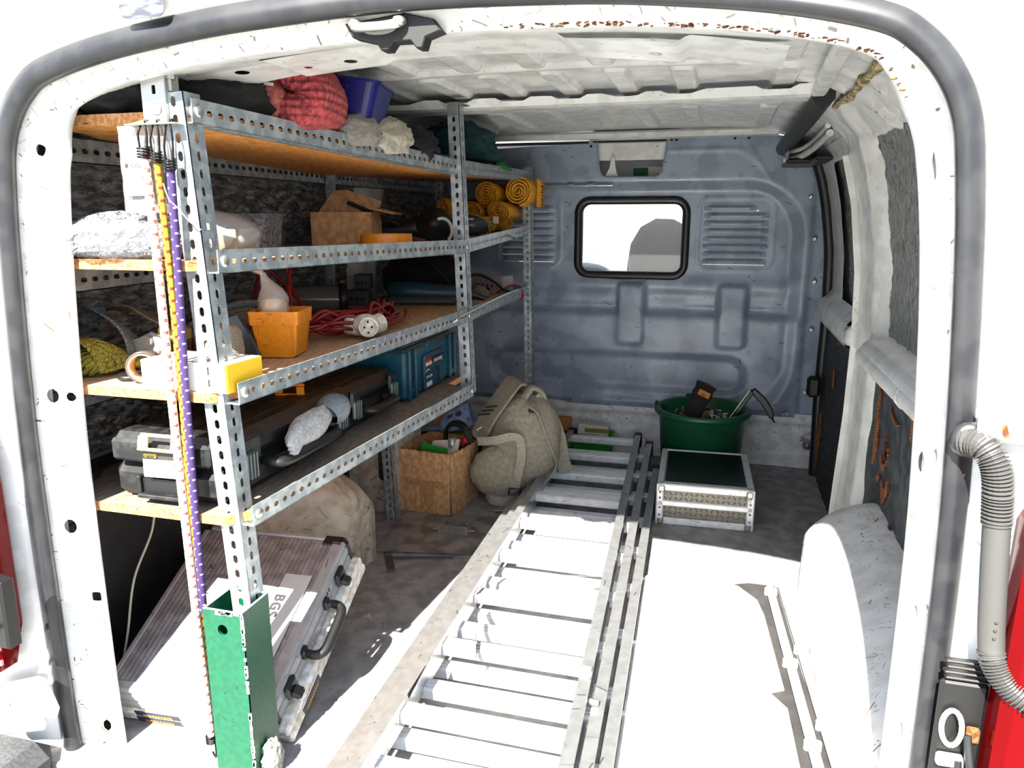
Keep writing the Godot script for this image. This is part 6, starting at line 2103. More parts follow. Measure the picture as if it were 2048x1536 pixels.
	put(mb, "lid", tm, t)
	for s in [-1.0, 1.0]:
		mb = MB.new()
		mb.box(Vector3(w * 0.5 - 0.001, hh * 0.62, s * (d * 0.5 - 0.035)), Vector3(0.010, hh * 0.55, 0.026), 0.002)  # black also paints the dark of the recess round the latch
		put(mb, "side_latch", M.black, t, "black latch, its colour also holding the shade of the recess")
		mb = MB.new()
		for z in [-0.022, 0.022]: mb.box(Vector3(w * 0.5 + 0.004, hh * 0.5, s * (d * 0.5 - 0.035) + z), Vector3(0.012, hh * 0.96, 0.014), 0.003)
		put(mb, "corner_rib", tm, t).set_meta("kind", "stuff")
		mb = MB.new()
		mb.box(Vector3(w * 0.5 + 0.001, hh * 0.14, s * (d * 0.5 - 0.035)), Vector3(0.012, 0.02, 0.024), 0.003)
		put(mb, "foot_catch", tm, t)
	mb = MB.new()
	mb.box(Vector3(w * 0.5 + 0.003, hh * 0.40, 0.0), Vector3(0.010, hh * 0.72, d * 0.40), 0.006)
	put(mb, "front_panel", tm, t)
	mb = MB.new()
	mb.box(Vector3(w * 0.5 - 0.006, hh * 0.93, 0.0), Vector3(0.016, 0.02, 0.09), 0.006)
	put(mb, "grip_notch", tm, t)
	mb = MB.new()
	mb.box(Vector3(w * 0.5 + 0.0085, hh * 0.60, 0.0), Vector3(0.002, 0.022, 0.150), 0.0005)
	put(mb, "name_plate", M.black, t)
	mb = MB.new()
	mb.box(Vector3(w * 0.5 + 0.009, hh * 0.60, 0.05), Vector3(0.002, 0.022, 0.05), 0.0005)
	put(mb, "red_plate", mat(Color(0.62, 0.03, 0.04), 0.4), t)
	var white := mat(Color(0.85, 0.85, 0.83), 0.5)
	var bx := Basis(Vector3.FORWARD, Vector3.UP, Vector3.RIGHT)
	words("Makita", 0.011, 0.0006, white, t, Transform3D(bx, Vector3(w * 0.5 + 0.0101, hh * 0.572, 0.05)))
	words("DTD172RTJ", 0.010, 0.0006, white, t, Transform3D(bx, Vector3(w * 0.5 + 0.0096, hh * 0.575, -0.026)))
	words("18V  5,0Ah", 0.007, 0.0005, white, t, Transform3D(bx, Vector3(w * 0.5 + 0.0085, hh * 0.30, 0.045)), "Droid Sans", false)
	# printed picture of a drill and a bar code, as flat raised print
	mb = MB.new()
	mb.box(Vector3(w * 0.5 + 0.0085, hh * 0.40, -0.024), Vector3(0.001, 0.008, 0.030)); mb.box(Vector3(w * 0.5 + 0.0085, hh * 0.28, -0.030), Vector3(0.001, 0.032, 0.008)); mb.box(Vector3(w * 0.5 + 0.0085, hh * 0.13, -0.030), Vector3(0.001, 0.008, 0.018))
	put(mb, "printed_drill", M.black, t).set_meta("kind", "stuff")
	mb = MB.new()
	for k in 9: mb.box(Vector3(w * 0.5 + 0.0085, hh * 0.15, 0.066 - k * 0.005), Vector3(0.001, 0.014, 0.002 + 0.001 * (k % 2)))
	put(mb, "printed_bars", white, t).set_meta("kind", "stuff")
	mb = MB.new()
	mb.tube(curve([Vector3(w * 0.5 + 0.009, hh * 0.42, 0.070), Vector3(w * 0.5 + 0.009, hh * 0.46, 0.055), Vector3(w * 0.5 + 0.009, hh * 0.42, 0.042)], 0.004), 0.0012, 6)
	put(mb, "printed_arrow", white, t)

func build_floor_left():
	# aluminium case on a pack of flat cartons, both leaning up on the wheel arch
	var X0 := Vector3(0.99735, -0.0025, -0.0727).normalized()
	var N0 := Vector3(0.0336, 0.9025, 0.4294)
	N0 = (N0 - X0 * N0.dot(X0)).normalized()
	var B := Basis(X0, N0, X0.cross(N0))        # x right, y out of the lid, z towards the opening
	var base := Vector3(-1.193, 0.001, -1.143)    # front left foot of the pack
	var W := 0.377; var L := 0.447
	var stick := mat(Color(0.90, 0.89, 0.87), 0.7, 0.0, tex(256, 101, 0.03, 4, Color(0.82, 0.78, 0.72), Color.WHITE, 0.2, 0.8), 4.0)
	var nav := mat(Color(0.13, 0.15, 0.22), 0.5)
	var gold := mat(Color(0.72, 0.50, 0.20), 0.5)
	var y := 0.0
	for k in 2:
		var p := thing("flat_carton", ["lower of the two white cartons with gold lettering under the aluminium case", "upper of the two white cartons with gold lettering, directly under the aluminium case"][k], "box", base + B * Vector3(W * 0.5 + 0.004 * k, y, -L * 0.5), B)
		var mb := MB.new()
		mb.box(Vector3(0, 0.011, 0), Vector3(W + 0.046 - 0.016 * k, 0.0215, L + 0.004), 0.004)
		put(mb, "carton", stick, p)
		mb = MB.new()
		mb.box(Vector3(-W * 0.5 + 0.092, 0.011, L * 0.5 + 0.0026), Vector3(0.105, 0.017, 0.001))
		put(mb, "sticker", nav, p, "dark blue sticker")
		words("HORMANN", 0.0095, 0.0005, gold, p, Transform3D(Basis.IDENTITY, Vector3(-W * 0.5 + 0.092, 0.006, L * 0.5 + 0.0034)))
		mb = MB.new()
		mb.box(Vector3(W * 0.5 + 0.0205 - 0.008 * k, 0.011, L * 0.5 - 0.10 - k * 0.13), Vector3(0.006, 0.017, 0.085))
		put(mb, "sticker", nav, p, "dark blue sticker")
		words("HORMANN", 0.0085, 0.0005, gold, p, Transform3D(Basis(Vector3.FORWARD, Vector3.UP, Vector3.RIGHT), Vector3(W * 0.5 + 0.0242 - 0.008 * k, 0.007, L * 0.5 - 0.10 - k * 0.13)))
		y += 0.0225
	var c := thing("aluminium_case", "ribbed aluminium tool case with black corners and handle, leaning under the lowest shelf", "case", base + B * Vector3(W * 0.5, y, -L * 0.5), B)
	var H := 0.073
	var ridge := bump_from(64, func(_x, yy): return 0.5 + 0.5 * sin(yy * TAU * 2.0), 5.0)
	var ribbed := mat(Color(0.60, 0.60, 0.615), 0.42, 0.35, tex(512, 102, 0.02, 4, Color(0.82, 0.82, 0.83), Color.WHITE, 0.2, 0.8, [[160, Color(1, 1, 1, 0.8), 1, 3, 2, 0, 90], [60, Color(0.1, 0.1, 0.1, 0.6), 2, 14, 2, 0, 60]]), Vector3(1, 1, 1) * 2.0, null)
	ribbed.normal_enabled = true
	ribbed.normal_texture = ridge
	ribbed.normal_scale = 0.5
	var mb := MB.new()
	# ribbed skins as real ridges across the lid
	var prof := []
	var n := 58
	for i in n + 1:
		var x := lerpf(-W * 0.5 + 0.012, W * 0.5 - 0.03, float(i) / n)
		prof.append([x, H - 0.001 + 0.0011 * (i % 2)])
	var rings := []
	for zz in [-L * 0.5 + 0.012, L * 0.5 - 0.018]:
		var ring := []
		for q in prof: ring.append(Vector3(q[0], q[1], -zz))
		rings.append(ring)
	mb.skin(rings, false, false)
	mb.box(Vector3(0, H * 0.5 - 0.004, 0), Vector3(W - 0.02, H - 0.012, L - 0.02))
	put(mb, "lid", mat(Color(0.58, 0.58, 0.595), 0.42, 0.4, ribbed.albedo_texture, 2.0), c)
	for e in [[Vector3(-W * 0.5 + 0.008, H - 0.004, 0), Vector3(0.016, 0.012, L - 0.03)], [Vector3(W * 0.5 - 0.016, H - 0.004, 0), Vector3(0.032, 0.014, L - 0.03)], [Vector3(0, H - 0.004, L * 0.5 - 0.012), Vector3(W - 0.03, 0.013, 0.024)], [Vector3(0, H - 0.004, -L * 0.5 + 0.008), Vector3(W - 0.03, 0.012, 0.016)],
			[Vector3(W * 0.5 - 0.004, H * 0.66, 0), Vector3(0.010, 0.028, L - 0.02)], [Vector3(W * 0.5 - 0.004, H * 0.24, 0), Vector3(0.010, 0.030, L - 0.02)], [Vector3(0, H * 0.66, L * 0.5 - 0.003), Vector3(W - 0.02, 0.026, 0.008)], [Vector3(0, H * 0.26, L * 0.5 - 0.003), Vector3(W - 0.02, 0.028, 0.008)]]:
		mb = MB.new()
		mb.box(e[0], e[1], 0.004)
		put(mb, "edge_profile", M.case_edge, c)
	for sx in [-1.0, 1.0]:
		for sz in [-1.0, 1.0]:
			mb = MB.new()
			mb.box(Vector3(sx * (W * 0.5 - 0.012), H * 0.5 + 0.001, sz * (L * 0.5 - 0.012)), Vector3(0.032, H + 0.004, 0.032), 0.012)
			if sx > 0 and sz < 0: mb.box(Vector3(sx * (W * 0.5 - 0.03), H - 0.001, sz * (L * 0.5 - 0.016)), Vector3(0.05, 0.008, 0.030), 0.003)
			put(mb, "corner_cap", M.black, c)
	for z in [-0.135, 0.15]:
		mb = MB.new()
		mb.box(Vector3(W * 0.5 + 0.006, H * 0.5, z), Vector3(0.014, 0.042, 0.042), 0.006)
		mb.box(Vector3(W * 0.5 + 0.020, H * 0.40, z + 0.004), Vector3(0.026, 0.014, 0.026), 0.005, Basis(Vector3.BACK, -0.5))
		put(mb, "latch", M.black, c)
	mb = MB.new()
	mb.tube(curve([Vector3(W * 0.5, H * 0.55, -0.055), Vector3(W * 0.5 + 0.03, H * 0.50, -0.056), Vector3(W * 0.5 + 0.045, H * 0.48, -0.04), Vector3(W * 0.5 + 0.047, H * 0.47, 0.01), Vector3(W * 0.5 + 0.045, H * 0.48, 0.055), Vector3(W * 0.5 + 0.03, H * 0.50, 0.072), Vector3(W * 0.5, H * 0.55, 0.071)], 0.008), [0.009, 0.010, 0.012, 0.012, 0.012, 0.010, 0.009], 12)
	for z in [-0.055, 0.071]: mb.box(Vector3(W * 0.5 + 0.004, H * 0.55, z), Vector3(0.014, 0.03, 0.022), 0.004)
	put(mb, "handle", M.black, c)
	mb = MB.new()
	mb.box(Vector3(W * 0.5 - 0.074, H + 0.0014, 0.02), Vector3(0.066, 0.0012, 0.24))
	put(mb, "maker_plate", mat(Color(0.70, 0.70, 0.69), 0.5), c)
	words("BGS", 0.024, 0.002, mat(Color(0.13, 0.13, 0.15), 0.6), c, Transform3D(Basis(Vector3.BACK, Vector3.RIGHT, Vector3.UP), Vector3(W * 0.5 - 0.092, H + 0.0038, -0.012)))
	mb = MB.new()
	for k in 4: mb.box(Vector3(W * 0.5 + 0.0015, H * 0.68, -0.085 + k * 0.011), Vector3(0.001, 0.010, 0.006))
	put(mb, "printed_squares", M.black, c).set_meta("kind", "stuff")
	# wire hanging along the dark wall
	mb = MB.new()
	mb.tube(curve([Vector3(-1.225, 0.44, -1.335), Vector3(-1.225, 0.36, -1.315), Vector3(-1.228, 0.27, -1.25), Vector3(-1.228, 0.16, -1.215), Vector3(-1.225, 0.105, -1.19)], 0.02), 0.0028, 7)
	solo(mb, "white_wire", mat(Color(0.68, 0.66, 0.60), 0.6), "single thin off-white wire hanging before the black lining behind the aluminium case", "wire")
	# green square post socket at the foot of the nearest upright
	var gm := mat(Color(0.014, 0.285, 0.19), 0.4, 0.0, tex(512, 103, 0.02, 4, Color(0.88, 0.9, 0.9), Color.WHITE, 0.2, 0.8, [[240, Color(1, 1, 1, 0.95), 4, 60, 3, 90, 40], [70, Color(0.95, 0.97, 0.95, 0.8), 2, 12, 4, 0, 60], [40, Color(0.1, 0.25, 0.2, 0.6), 3, 18, 3, 0, 80]]), 4.5)
	var gp := thing("green_post", "scratched green square steel tube standing on end round the foot of the nearest upright", "tube", Vector3(-0.8455, 0.0, -1.094))
	var w := 0.083; var d := 0.084; var h := 0.356; var t := 0.004
	mb = MB.new()
	# front wall with its drilled hole
	mb.sheet(-w * 0.5, w * 0.5, 24, 0.0, h, 90, func(u, v2): return Vector3(u, v2, d * 0.5), func(u, v2): return Vector2(u + 0.002, v2 - 0.318).length() - 0.0105, false)
	mb.sheet(-w * 0.5, w * 0.5, 24, 0.0, h, 90, func(u, v2): return Vector3(u, v2, d * 0.5 - t), func(u, v2): return Vector2(u + 0.002, v2 - 0.318).length() - 0.0105, false, true)
	mb.box(Vector3(w * 0.5 - t * 0.5, h * 0.5, -t * 0.5), Vector3(t, h, d - t))
	mb.box(Vector3(-w * 0.5 + t * 0.5, h * 0.5, -t * 0.5), Vector3(t, h, d - t))
	mb.box(Vector3(0, h * 0.5, -d * 0.5 + t * 0.5), Vector3(w - t * 2, h, t))
	put(mb, "tube", gm, gp)
	mb = MB.new()
	for sx in [-1.0, 1.0]: mb.box(Vector3(sx * (w * 0.5 - t * 0.5), h + 0.0004, 0), Vector3(t, 0.001, d))
	for sz in [-1.0, 1.0]: mb.box(Vector3(0, h + 0.0004, sz * (d * 0.5 - t * 0.5)), Vector3(w - t * 2, 0.001, t))
	# bare edges where the paint has chipped off
	var rng := RandomNumberGenerator.new()
	rng.seed = 6
	for k in 46:
		var yy := rng.randf_range(0.0, h)
		mb.box(Vector3(w * 0.5 - 0.001, yy, d * 0.5 - 0.001), Vector3(rng.randf_range(0.003, 0.008), rng.randf_range(0.006, 0.018), 0.003), 0.001)
	for k in 12: mb.box(Vector3(rng.randf_range(-0.038, 0.03), h - rng.randf_range(0.001, 0.006), d * 0.5), Vector3(0.012, rng.randf_range(0.003, 0.007), 0.0012), 0.0004)
	var ch := put(mb, "chipped_edge", M.paint_clean, gp, "edges worn to bare pale metal")
	ch.set_meta("kind", "stuff")
	# scraps of film at its foot
	var sc := thing("film_scrap", "crumpled scrap of clear film at the foot of the green tube", "scrap", Vector3(-0.79, 0.0, -1.09))
	mb = MB.new()
	lump(mb, Vector3(0.0, 0.03, 0), Vector3(0.016, 0.034, 0.022), 0.4, 0.16, 104, Basis.IDENTITY, 30, 20, true, 0.9)
	put(mb, "film", mat(Color(0.5, 0.5, 0.47), 0.3), sc)

func build_floor_middle():
	# steel plate and perforated bracket
	var pl := thing("steel_plate", "thin bare steel sheet lying on the floor before the cardboard box", "plate", Vector3(-0.86, 0.0, -2.2))
	var mb := MB.new()
	mb.prism(PackedVector2Array([Vector2(-1.035, 2.05), Vector2(-0.70, 2.12), Vector2(-0.715, 2.42), Vector2(-1.085, 2.37)]), 0.003, xf(Vector3(0, 0.001, 0), Vector3.RIGHT, Vector3.FORWARD, Vector3.UP))
	putw(mb, "sheet", M.steel, pl)
	mb = MB.new()
	mb.prism(PackedVector2Array([Vector2(-1.03, 2.035), Vector2(-0.69, 2.105), Vector2(-0.70, 2.40), Vector2(-1.06, 2.36)]), 0.003, xf(Vector3(0, 0.005, 0), Vector3.RIGHT, Vector3.FORWARD, Vector3.UP))
	for p in [[-0.98, -2.10], [-0.75, -2.15], [-0.77, -2.36], [-0.99, -2.33]]:
		mb.lathe([[0.0001, 0.0], [0.006, 0.0], [0.006, 0.001], [0.0001, 0.001]], Transform3D(Basis.IDENTITY, Vector3(p[0], 0.008, p[1])), 12)
	putw(mb, "top_sheet", M.steel, pl)
	var br := thing("perforated_bracket", "small zinc U bracket with four holes standing on the steel sheet", "bracket", Vector3(-0.828, 0.008, -2.215), roty(3))
	for q in [[0.0, 0.022], [-0.05, 0.03]]:
		mb = MB.new()
		var zz: float = q[0]
		mb.sheet(-0.054, 0.054, 60, 0.0, q[1] + 0.012, 20, func(u, v2): return Vector3(u, v2, zz), func(u, v2):
			var dd := -sd_rrect(u, v2, -0.053, -0.02, 0.053, 0.040, 0.008)
			for k in 4: dd = minf(dd, Vector2(u + 0.036 - k * 0.024, v2 - 0.022).length() - 0.0062)
			return dd, false)
		put(mb, "flange", M.zinc, br)
	mb = MB.new()
	mb.box(Vector3(0, 0.001, -0.025), Vector3(0.108, 0.002, 0.05))
	mb.tube([Vector3(-0.072, 0.012, -0.012), Vector3(0.075, 0.016, -0.012)], 0.004, 8)
	put(mb, "web", M.zinc, br)
	for f in [[Vector3(-0.953, 0.004, -1.982), 0.13, 40.0, 0.024, "short flat grey steel strip on the floor at the near corner of the steel sheet"], [Vector3(-0.865, 0.004, -2.035), 0.20, 16.0, 0.010, "longer thin grey file pointing along the front edge of the steel sheet"]]:
		mb = MB.new()
		mb.box(Vector3.ZERO, Vector3(f[1], 0.005, f[3]), 0.001)
		if f[1] < 0.15: mb.box(Vector3(-0.05, 0.003, 0.0), Vector3(0.02, 0.006, 0.022), 0.001)
		var o := solo(mb, "steel_strip", mat(Color(0.33, 0.335, 0.34), 0.5, 0.5), f[4], "strip")
		o.position = f[0]
		o.rotation.y = deg_to_rad(f[2] if f[1] > 0.15 else -60.0)
	# small litter on the floor
	var lit := [[-0.872, -1.665, 0.012, "pale three-pronged plastic scrap alone on the shaded floor beside the aluminium case"]]
	for l in lit:
		mb = MB.new()
		mb.prism(PackedVector2Array([Vector2(-0.010, -0.004), Vector2(0.0, -0.002), Vector2(0.012, -0.012), Vector2(0.015, -0.008), Vector2(0.004, 0.003), Vector2(0.0, 0.016), Vector2(-0.004, 0.015), Vector2(-0.004, 0.003), Vector2(-0.012, 0.001)]), 0.003, xf(Vector3(l[0], 0.0, l[1]), Vector3.RIGHT, Vector3.FORWARD, Vector3.UP))
		solo(mb, "plastic_scrap", mat(Color(0.72, 0.66, 0.58), 0.8), l[3], "scrap")
	# cardboard box
	var bx := thing("carton_box", "worn brown cardboard box full of odds and ends under the lowest shelf", "box", Vector3(-0.985, 0.0, -2.51), roty(-7))
	var w := 0.205; var d := 0.235; var h := 0.235; var t := 0.005
	var card: Material = X.card
	mb = MB.new()
	var ns := FastNoiseLite.new()
	ns.frequency = 5.0
	var wall := func(a: Vector3, b: Vector3, hh: float, bow: float, name_: String):
		var m := MB.new()
		var dir := (b - a)
		var nn := dir.normalized().cross(Vector3.UP) * -1.0
		for sd in 2:
			m.sheet(0, 1, 50, 0, 1, 20, func(u, v2):
				var p: Vector3 = a + dir * u + Vector3.UP * (hh * v2 + 0.006 * ns.get_noise_2d(u * 9.0, 3.0) * v2)
				return p - nn * (bow * sin(u * PI) * v2 + 0.0014 * sin(u * 150.0) + 0.004 * ns.get_noise_2d(u * 3, v2 * 3)) - nn * (t * sd), null, true, sd == 1)
		put(m, name_, card, bx)
	wall.call(Vector3(-w * 0.5, 0, d * 0.5), Vector3(w * 0.5, 0, d * 0.5), h, -0.004, "side_panel")
	wall.call(Vector3(w * 0.5, 0, d * 0.5), Vector3(w * 0.5, 0, -d * 0.5), h, 0.012, "side_panel")
	wall.call(Vector3(w * 0.5, 0, -d * 0.5), Vector3(-w * 0.5, 0, -d * 0.5), h, 0.0, "side_panel")
	wall.call(Vector3(-w * 0.5, 0, -d * 0.5), Vector3(-w * 0.5, 0, d * 0.5), h, 0.0, "side_panel")
	var tape := mat(Color(0.68, 0.50, 0.32), 0.25, 0.0, tex(128, 111, 0.04, 3, Color(0.95, 0.93, 0.9), Color.WHITE, 0.2, 0.8), 5.0)
	mb = MB.new()
	mb.box(Vector3(0, 0.115, d * 0.5 + 0.004), Vector3(w, 0.026, 0.001)); put(mb, "packing_tape", tape, bx)
	mb = MB.new()
	mb.box(Vector3(0.01, 0.057, d * 0.5 + 0.0045), Vector3(0.055, 0.112, 0.001)); put(mb, "packing_tape", tape, bx)
	mb = MB.new()
	mb.box(Vector3(w * 0.5 + 0.003, 0.118, 0.02), Vector3(0.002, 0.024, d * 0.8)); put(mb, "packing_tape", tape, bx)
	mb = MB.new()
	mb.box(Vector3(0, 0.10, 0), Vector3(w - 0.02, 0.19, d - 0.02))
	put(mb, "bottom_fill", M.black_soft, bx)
	var gsheet := thing("green_folder", "white and green folded card sleeve standing in the cardboard box", "folder", Vector3(-0.965, 0.197, -2.455), roty(-7))
	mb = MB.new()
	mb.prism(PackedVector2Array([Vector2(-0.06, 0.0), Vector2(0.075, 0.0), Vector2(0.07, 0.075), Vector2(-0.035, 0.058)]), 0.002, Transform3D(Basis(Vector3.RIGHT, -0.45), Vector3(0, 0.0, 0)))
	put(mb, "white_card", mat(Color(0.74, 0.72, 0.68), 0.7), gsheet)
	mb = MB.new()
	mb.prism(PackedVector2Array([Vector2(-0.07, 0.0), Vector2(0.055, 0.0), Vector2(0.06, 0.044), Vector2(0.0, 0.048), Vector2(-0.04, 0.060)]), 0.002, Transform3D(Basis(Vector3.RIGHT, -0.2), Vector3(-0.012, 0.0, 0.026)))
	put(mb, "green_card", mat(Color(0.06, 0.52, 0.10), 0.6), gsheet)
	var coil := thing("cable_coil", "black cable coil with a red plug and a grey metal cylinder in the cardboard box", "cable", Vector3(-0.925, 0.198, -2.53), roty(-7))
	for k in 3:
		mb = MB.new()
		var ring := []
		for i in 33:
			var a := TAU * i / 32.0
			ring.append(Vector3(cos(a) * (0.052 + k * 0.003), 0.055 + sin(a) * (0.05 + k * 0.003), -0.012 * k + 0.01 * cos(a)))
		mb.tube(ring, 0.0065, 8)
		put(mb, "cable_turn", M.black, coil)
	mb = MB.new()
	mb.lathe([[0.0001, 0.0], [0.016, 0.0], [0.016, 0.07], [0.013, 0.072], [0.012, 0.066], [0.0001, 0.066]], Transform3D(Basis.IDENTITY, Vector3(0.01, 0.0, 0.05)), 20)
	put(mb, "metal_cylinder", M.steel, coil)
	mb = MB.new()
	mb.box(Vector3(0.055, 0.06, 0.04), Vector3(0.022, 0.022, 0.02), 0.004, Basis(Vector3.BACK, 0.6))
	put(mb, "red_plug", mat(Color(0.55, 0.02, 0.04), 0.4), coil)
	# dark crate behind with clogs on it
	mb = MB.new()
	mb.box(Vector3(0, 0.10, 0), Vector3(0.40, 0.20, 0.30), 0.008)
	var cr := thing("dark_crate", "low dark box behind the cardboard box, carrying the clogs", "box", Vector3(-1.07, 0.0, -2.83))
	put(mb, "crate", M.black_soft, cr)
	mb = MB.new()
	mb.box(Vector3(0, 0.203, 0), Vector3(0.41, 0.008, 0.31), 0.003)
	put(mb, "lid", X.card, cr)
	for q in [[Vector3(-0.945, 0.232, -2.76), -78.0, 1.0, Color(0.52, 0.60, 0.76), "light blue plastic clog on the dark box, beside the backpack", 0.28], [Vector3(-1.15, 0.208, -2.72), -85.0, 0.95, Color(0.46, 0.50, 0.57), "greyer blue clog behind the leg of the lowest shelf", 0.05]]:
		var cl := thing("clog", q[4], "shoe", q[0], Basis(Vector3.UP, deg_to_rad(q[1])) * Basis(Vector3.RIGHT, q[5]), "pair of clogs")
		var cm := mat(q[3], 0.5, 0.0, tex(128, 112, 0.03, 4, Color(0.85, 0.85, 0.85), Color.WHITE, 0.2, 0.8), 6.0)
		var Lc := 0.27
		var rings := []
		for i in 19:
			var tt := i / 18.0
			var zz := lerpf(-Lc * 0.5, Lc * 0.5, tt)
			var hwid := 0.048 * pow(sin(PI * clampf(tt * 0.92 + 0.04, 0, 1)), 0.45) * lerpf(0.78, 1.0, smoothstep(0.2, 0.7, tt))
			var rise := 0.012 * smoothstep(0.75, 1.0, tt)
			var ring := []
			for k in 14:
				var a := -TAU * k / 14.0
				ring.append(Vector3(cos(a) * hwid, 0.014 + rise + sin(a) * 0.014, zz))
			rings.append(ring)
		rings.reverse()
		mb = MB.new()
		mb.skin(rings, true, true, true, true)
		put(mb, "sole", cm, cl)
		mb = MB.new()
		# upper: a vaulted toe box with cut-out windows
		mb.sheet(0, 1, 44, 0, 1, 44, func(u, v2):
			var zz := lerpf(-0.02, Lc * 0.5 - 0.004, u)
			var a: float = PI * v2
			var hw2 := 0.049 * pow(sin(PI * clampf((zz / Lc + 0.5) * 0.92 + 0.04, 0, 1)), 0.45)
			var hh2 := 0.074 * pow(maxf(0.0, 1.0 - pow(u, 2.2)), 0.6) + 0.008
			return Vector3(-cos(a) * hw2, 0.016 + sin(a) * hh2 * lerpf(1.0, 0.95, u), zz), func(u, v2):
			var dd := 1.0
			for k in [[0.30, 0.26], [0.30, 0.74], [0.55, 0.30], [0.55, 0.70]]:
				dd = minf(dd, -sd_rrect(u, v2, k[0] - 0.09, k[1] - 0.055, k[0] + 0.09, k[1] + 0.055, 0.05) * -1.0)
			return dd)
		put(mb, "upper", cm, cl)
		mb = MB.new()
		mb.lathe([[0.0001, 0.0], [0.004, 0.0], [0.003, 0.002], [0.0001, 0.0025]], Transform3D(Basis(Vector3.BACK, -1.3), Vector3(0.049, 0.045, -0.01)), 10)
		put(mb, "strap_rivet", M.black, cl)
	build_backpack()
	# things at the front end of the floor
	var gb := thing("green_crate", "bright green plastic crate with white cards on the floor behind the ladder's far end", "crate", Vector3(-0.52, 0.0, -3.235))
	mb = MB.new()
	tub(mb, rrect(-0.085, -0.05, 0.085, 0.05, 0.008, 3), rrect(-0.09, -0.055, 0.09, 0.055, 0.01, 3), 0.0, 0.105, 0.003, 0.004)
	put(mb, "tub", mat(Color(0.05, 0.50, 0.10), 0.4), gb)
	mb = MB.new()
	mb.box(Vector3(0.0, 0.118, -0.01), Vector3(0.14, 0.05, 0.05), 0.003, Basis(Vector3.BACK, -0.06))
	put(mb, "white_card", mat(Color(0.70, 0.68, 0.62), 0.7), gb)
	mb = MB.new()
	mb.box(Vector3(0.02, 0.122, 0.022), Vector3(0.11, 0.018, 0.004), 0.001)
	put(mb, "olive_card", mat(Color(0.40, 0.38, 0.08), 0.7), gb)
	mb = MB.new()
	mb.box(Vector3(0, 0.03, 0), Vector3(0.07, 0.06, 0.05), 0.004)
	var wd := solo(mb, "wood_block", mat(Color(0.62, 0.40, 0.22), 0.8), "small light brown wooden block at the bulkhead behind the backpack", "block")
	wd.position = Vector3(-0.665, 0.10, -3.27)
	mb = MB.new()
	mb.box(Vector3(0, 0.05, 0), Vector3(0.16, 0.10, 0.10), 0.006)
	var db := solo(mb, "black_box", M.black, "small black box against the sill under the wooden block", "box")
	db.position = Vector3(-0.68, 0.0, -3.265)

